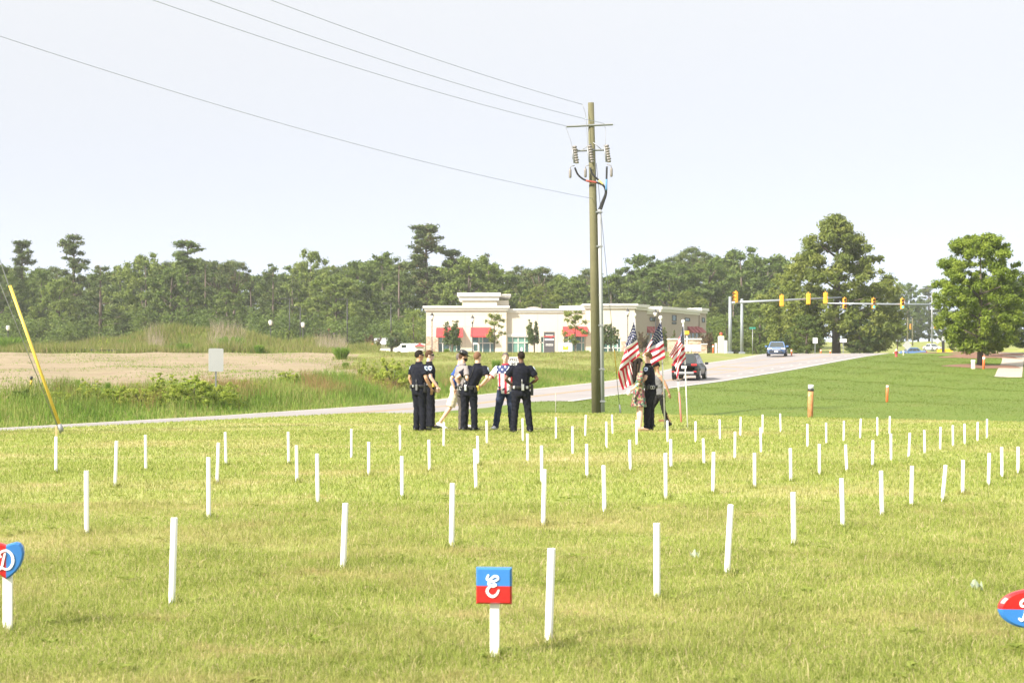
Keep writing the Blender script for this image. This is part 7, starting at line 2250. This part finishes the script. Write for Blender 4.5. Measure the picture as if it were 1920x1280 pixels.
# B: second officer, in profile
o, G = person('officer in navy uniform and dark sunglasses in profile, second from the left', 805, 803, 82, 1.86, S_pale, hair=H_brown, bulk=1.06, group=GA,
              pose=dict(footR=(.08, .05, 0), footL=(-.08, -.02, 0), elR=(.25, .01, 1.18), wrR=(.24, .17, .96), elL=(-.25, .0, 1.18), wrL=(-.24, .14, .96), head=4))
sunglasses(o, G); belt(o, G, [(20, .06, .16, .06, .03, M_leather, 'holster'), (62, .06, .09, .05, .0, M_yellow, 'taser')] + GEAR[1:5]); patches(o, G)
b = MB(); b.box((.09, .142, 1.36), (.05, .012, .012)); b.build('name_tag', M_silver, o)
# C: trooper with broad brimmed hat and mask
o, G = person('trooper in grey shirt, black broad brimmed hat and black face mask', 868, 807.5, 58, 1.80, S_light, top='grey', bottom='taupe', hair=H_brown, bulk=1.0, group=GA,
              pose=dict(footR=(.08, .0, 0), footL=(-.10, .02, 0), elR=(.29, -.06, 1.2), wrR=(.20, .10, 1.02), hdR=(-.4, .4, -.6), head=22, nod=8, elL=(-.27, -.02, 1.18), wrL=(-.24, .12, .98)))
belt(o, G, [(98, .062, .19, .055, .06, M_leather, 'holster'), (150, .05, .10, .04, .02, M_silver, 'cuffs'), (205, .07, .08, .03, .02, M_leather, 'pouch')])
h_ = MB(); Mq = G['Mh'] @ Matrix.Translation((0, -.005, 1.745)) @ Matrix.Rotation(R(-14), 4, 'X')
h_.rings([(.0, 0, 0, .090, .110), (.05, 0, 0, .086, .105), (.085, 0, .0, .070, .085), (.105, 0, .005, .035, .045), (.108, 0, .005, .01, .01)], 20, M=Mq)
n = 24; V, Fs = [], []
for j in range(n):
    w = 2 * math.pi * j / n
    for (k_, z) in ((1.0, .005), (1.75, .012 + .018 * math.cos(2 * w) ** 2), (1.75, .004 + .018 * math.cos(2 * w) ** 2), (1.0, -.006)): V.append((.092 * k_ * math.cos(w), .112 * k_ * math.sin(w), z))
for j in range(n):
    a, c = j * 4, ((j + 1) % n) * 4
    for q in range(4): Fs.append((a + q, c + q, c + (q + 1) % 4, a + (q + 1) % 4))
h_.add(V, Fs, 0, True, Mq); ho_ = h_.build('hat', mat('hat_black', (.022, .023, .027), .28), o)
b = MB(); b.rings([(.004, 0, 0, .0925, .1125), (.022, 0, 0, .0915, .1115)], 20, cap=False, M=Mq); b.build('hat_band', M_leather, ho_)
b = MB(); b.ball((0, .040, 1.632), (.063, .074, .052), 14, 8, M=G['Mh']); b.build('face_mask', M_blackp, o)
b = MB(); b.tube([(.078, .02, 1.66), (.06, .06, 1.64)], .004, 5, M=G['Mh']); b.tube([(-.078, .02, 1.66), (-.06, .06, 1.64)], .004, 5, M=G['Mh']); b.build('mask_strap', M_blackp, o)
# D: man in blue shirt and shorts, striding
Yd = 35.6; pd = Vector((X_(855, Yd), Yd, 0))
o, G = person('man in blue shirt, khaki shorts and sunglasses striding behind the trooper', 0, 0, 92, 1.80, S_light, top='blue', bottom='khaki', hair=H_grey, bulk=1.04, group=GA, loc=pd,
              pose=dict(footR=(.09, -.38, .05), kneeR=(.10, -.13, .50), toeR=(.10, -.24, .012), footL=(-.09, .22, 0), kneeL=(-.10, .20, .50), lean=(0, .10),
                        elR=(.26, -.14, 1.18), wrR=(.24, -.02, .96), elL=(-.22, .16, 1.20), wrL=(-.14, .42, 1.20), hdL=(.1, 1, .05), head=6))
sunglasses(o, G)
# E: officer with hands on hips, back to the viewer
o, G = person('officer in navy uniform with hands on hips and a radio cord down his back', 879, 808, 14, 1.80, S_light, hair=H_ginger, bulk=1.08, group=GA,
              pose=dict(footR=(.13, .03, 0), footL=(-.12, -.02, 0), elR=(.36, -.10, 1.20), wrR=(.235, .02, 1.03), hdR=(-.45, .75, -.45), elL=(-.37, -.08, 1.21), wrL=(-.235, .05, 1.03), hdL=(.5, .75, -.4), head=24, lean=(.20, .03)))
bo = belt(o, G, [(262, .062, .18, .055, .06, M_leather, 'holster'), (192, .055, .13, .045, .02, M_silver, 'radio'), (160, .08, .08, .035, .02, M_leather, 'pouch'), (112, .05, .12, .05, .03, M_yellow, 'taser'), (132, .06, .13, .045, .06, M_leather, 'pouch'), (-30, .07, .07, .03, .01, M_leather, 'pouch')])
patches(o, G)
b = MB(); b.tube(curve_pts([G['up']((-.11, .0, 1.50)), G['up']((-.05, -.15, 1.42)), G['up']((-.035, -.165, 1.28)), G['up']((-.045, -.150, 1.14)), G['up']((-.03, -.165, 1.03))], 6), .006, 6); b.build('radio_cord', M_leather, o)
# F: man in the flag print shirt, facing the viewer
Yf_ = F * CZ / (805 - HY)
o, G = person('grey haired man in stars and stripes polo shirt facing the viewer, one arm out', 948, 805, 186, 1.80, S_light, top='flag', bottom='denim', hair=H_grey, bulk=1.06, group=GA,
              pose=dict(footR=(.24, .06, 0), footL=(-.16, -.02, 0), kneeR=(.16, .05, .50), elR=(.36, .10, 1.20), wrR=(.52, .22, 1.03), hdR=(.7, .3, -.25), curlR=.2, elL=(-.27, .02, 1.18), wrL=(-.22, .20, 1.02), head=-6))
b = MB(); b.tube([(-.022, .098, 1.634), (0, .106, 1.638), (.022, .098, 1.634)], [.005, .008, .005], 6, M=G['Mh']); b.build('moustache', hair_mat('moustache_grey', (.42, .38, .35)), o)
# G: dark skinned officer, back to the viewer
o, G = person('broad dark skinned officer in navy uniform, back to the viewer, elbows out', 977, 811, -6, 1.80, S_dark, hair=hair_mat('hair_dark_crop', (.02, .013, .011)), bulk=1.12, group=GA,
              pose=dict(footR=(.21, .0, 0), footL=(-.17, .0, 0), elR=(.36, -.04, 1.18), wrR=(.22, .17, 1.08), hdR=(-.6, .6, 0), elL=(-.35, -.04, 1.18), wrL=(-.21, .17, 1.07), hdL=(.6, .6, 0), shR=(.185, -.01, 1.445), shL=(-.185, -.01, 1.445), head=-14))
belt(o, G, [(84, .066, .22, .06, .07, M_leather, 'holster'), (176, .058, .14, .045, .0, M_silver, 'radio'), (205, .075, .055, .03, .0, M_leather, 'pouch'), (150, .05, .06, .03, .0, M_silver, 'keeper'), (228, .05, .06, .03, .0, M_silver, 'keeper'), (272, .055, .13, .05, .03, M_radio, 'radio')]); patches(o, G)
# H: woman in patterned dress
o, G = person('woman with long dark hair in a bright patterned dress, embraced by the blond officer', 1198, 808, 70, 1.66, S_pale, top='dress', bottom='bare', hair=H_black, bulk=.92, group=GA,
              pose=dict(footR=(.07, .0, 0), footL=(-.07, .03, 0), shR=(.175, -.01, 1.44), shL=(-.175, -.01, 1.44), elR=(.24, -.12, 1.17), wrR=(.18, -.26, 1.03), hdR=(0, -1, -.3), elL=(-.25, .08, 1.22), wrL=(-.20, .24, 1.20), hdL=(.3, 1, 0), head=0, nod=10, curlR=.8))
b = MB(); Mh = G['Mh']
b.tube([(0, -.035, 1.77), (0, -.105, 1.70), (0, -.115, 1.58), (0, -.12, 1.44), (0, -.13, 1.30), (0, -.13, 1.20)], [.05, .085, .088, .095, .085, .04], 14, ry=[.03, .045, .04, .035, .03, .015], side=(1, 0, 0)); 
for sx in (-1, 1): b.tube([(sx * .06, 0, 1.76), (sx * .088, -.02, 1.68), (sx * .088, -.04, 1.56), (sx * .085, -.06, 1.42)], [.02, .03, .028, .015], 8)
b.build('long_hair', H_black, o)
b = MB(); b.ball((.18, -.36, .95), (.05, .06, .07), 10, 8); b.build('held_cloth', mat('pink_cloth', (.74, .62, .60), .9), o)
b = MB(); b.tube([(.235, -.155, 1.135), (.225, -.175, 1.12)], .040, 12); b.build('bracelet', mat('turquoise', (.05, .45, .42), .4), o)
# I: blond officer holding her
o, G = person('blond officer in navy uniform in profile, arms round the woman in the dress', 1219, 807, -72, 1.80, S_light, hair=H_blond, bulk=1.02, group=GA,
              pose=dict(footR=(.09, .02, 0), footL=(-.09, .06, 0), elL=(-.30, .02, 1.19), wrL=(-.20, .26, 1.06), hdL=(.2, 1, -.3), elR=(.24, .16, 1.28), wrR=(.12, .36, 1.30), hdR=(-.3, 1, 0), head=-8, nod=6, lean=(0, .05)))
belt(o, G, [(265, .085, .09, .05, .01, M_leather, 'holster'), (235, .06, .08, .04, .0, M_silver, 'cuffs'), (305, .06, .07, .04, .0, M_radio, 'radio'), (180, .06, .08, .03, .0, M_leather, 'pouch')]); patches(o, G)
b = MB(); b.tube([(-.12, -.02, 1.47), (-.19, -.02, 1.46)], .02, 6); b.build('epaulette', M_leather, o)
# J: woman in grey tank top walking off to the right
Yj = 36.3; pj = Vector((X_(1238, Yj), Yj, 0))
o, G = person('woman in a grey tank top, dark cap and black trousers behind the blond officer', 0, 0, 250, 1.58, S_tan, top='tank', bottom='leggings', hair=H_black, bulk=.95, group=GA, loc=pj,
              pose=dict(footL=(-.07, -.24, .04), kneeL=(-.09, -.05, .50), toeL=(-.08, -.10, .012), footR=(.08, .20, 0), kneeR=(.09, .20, .52), lean=(0, .10), shR=(.17, -.01, 1.43), shL=(-.17, -.01, 1.43), elR=(.23, .02, 1.16), wrR=(.2, .18, .96), elL=(-.24, -.10, 1.17), wrL=(-.22, -.17, .94), hdL=(0, -.25, -1), nod=28))
b = MB(); b.rings([(1.715, 0, -.004, .086, .107), (1.76, 0, -.006, .083, .103), (1.80, 0, -.008, .062, .078), (1.812, 0, -.008, .02, .02)], 16, M=G['Mh']); b.box((0, .135, 1.722), (.12, .10, .010), M=G['Mh']); b.build('cap', M_blackp, o)
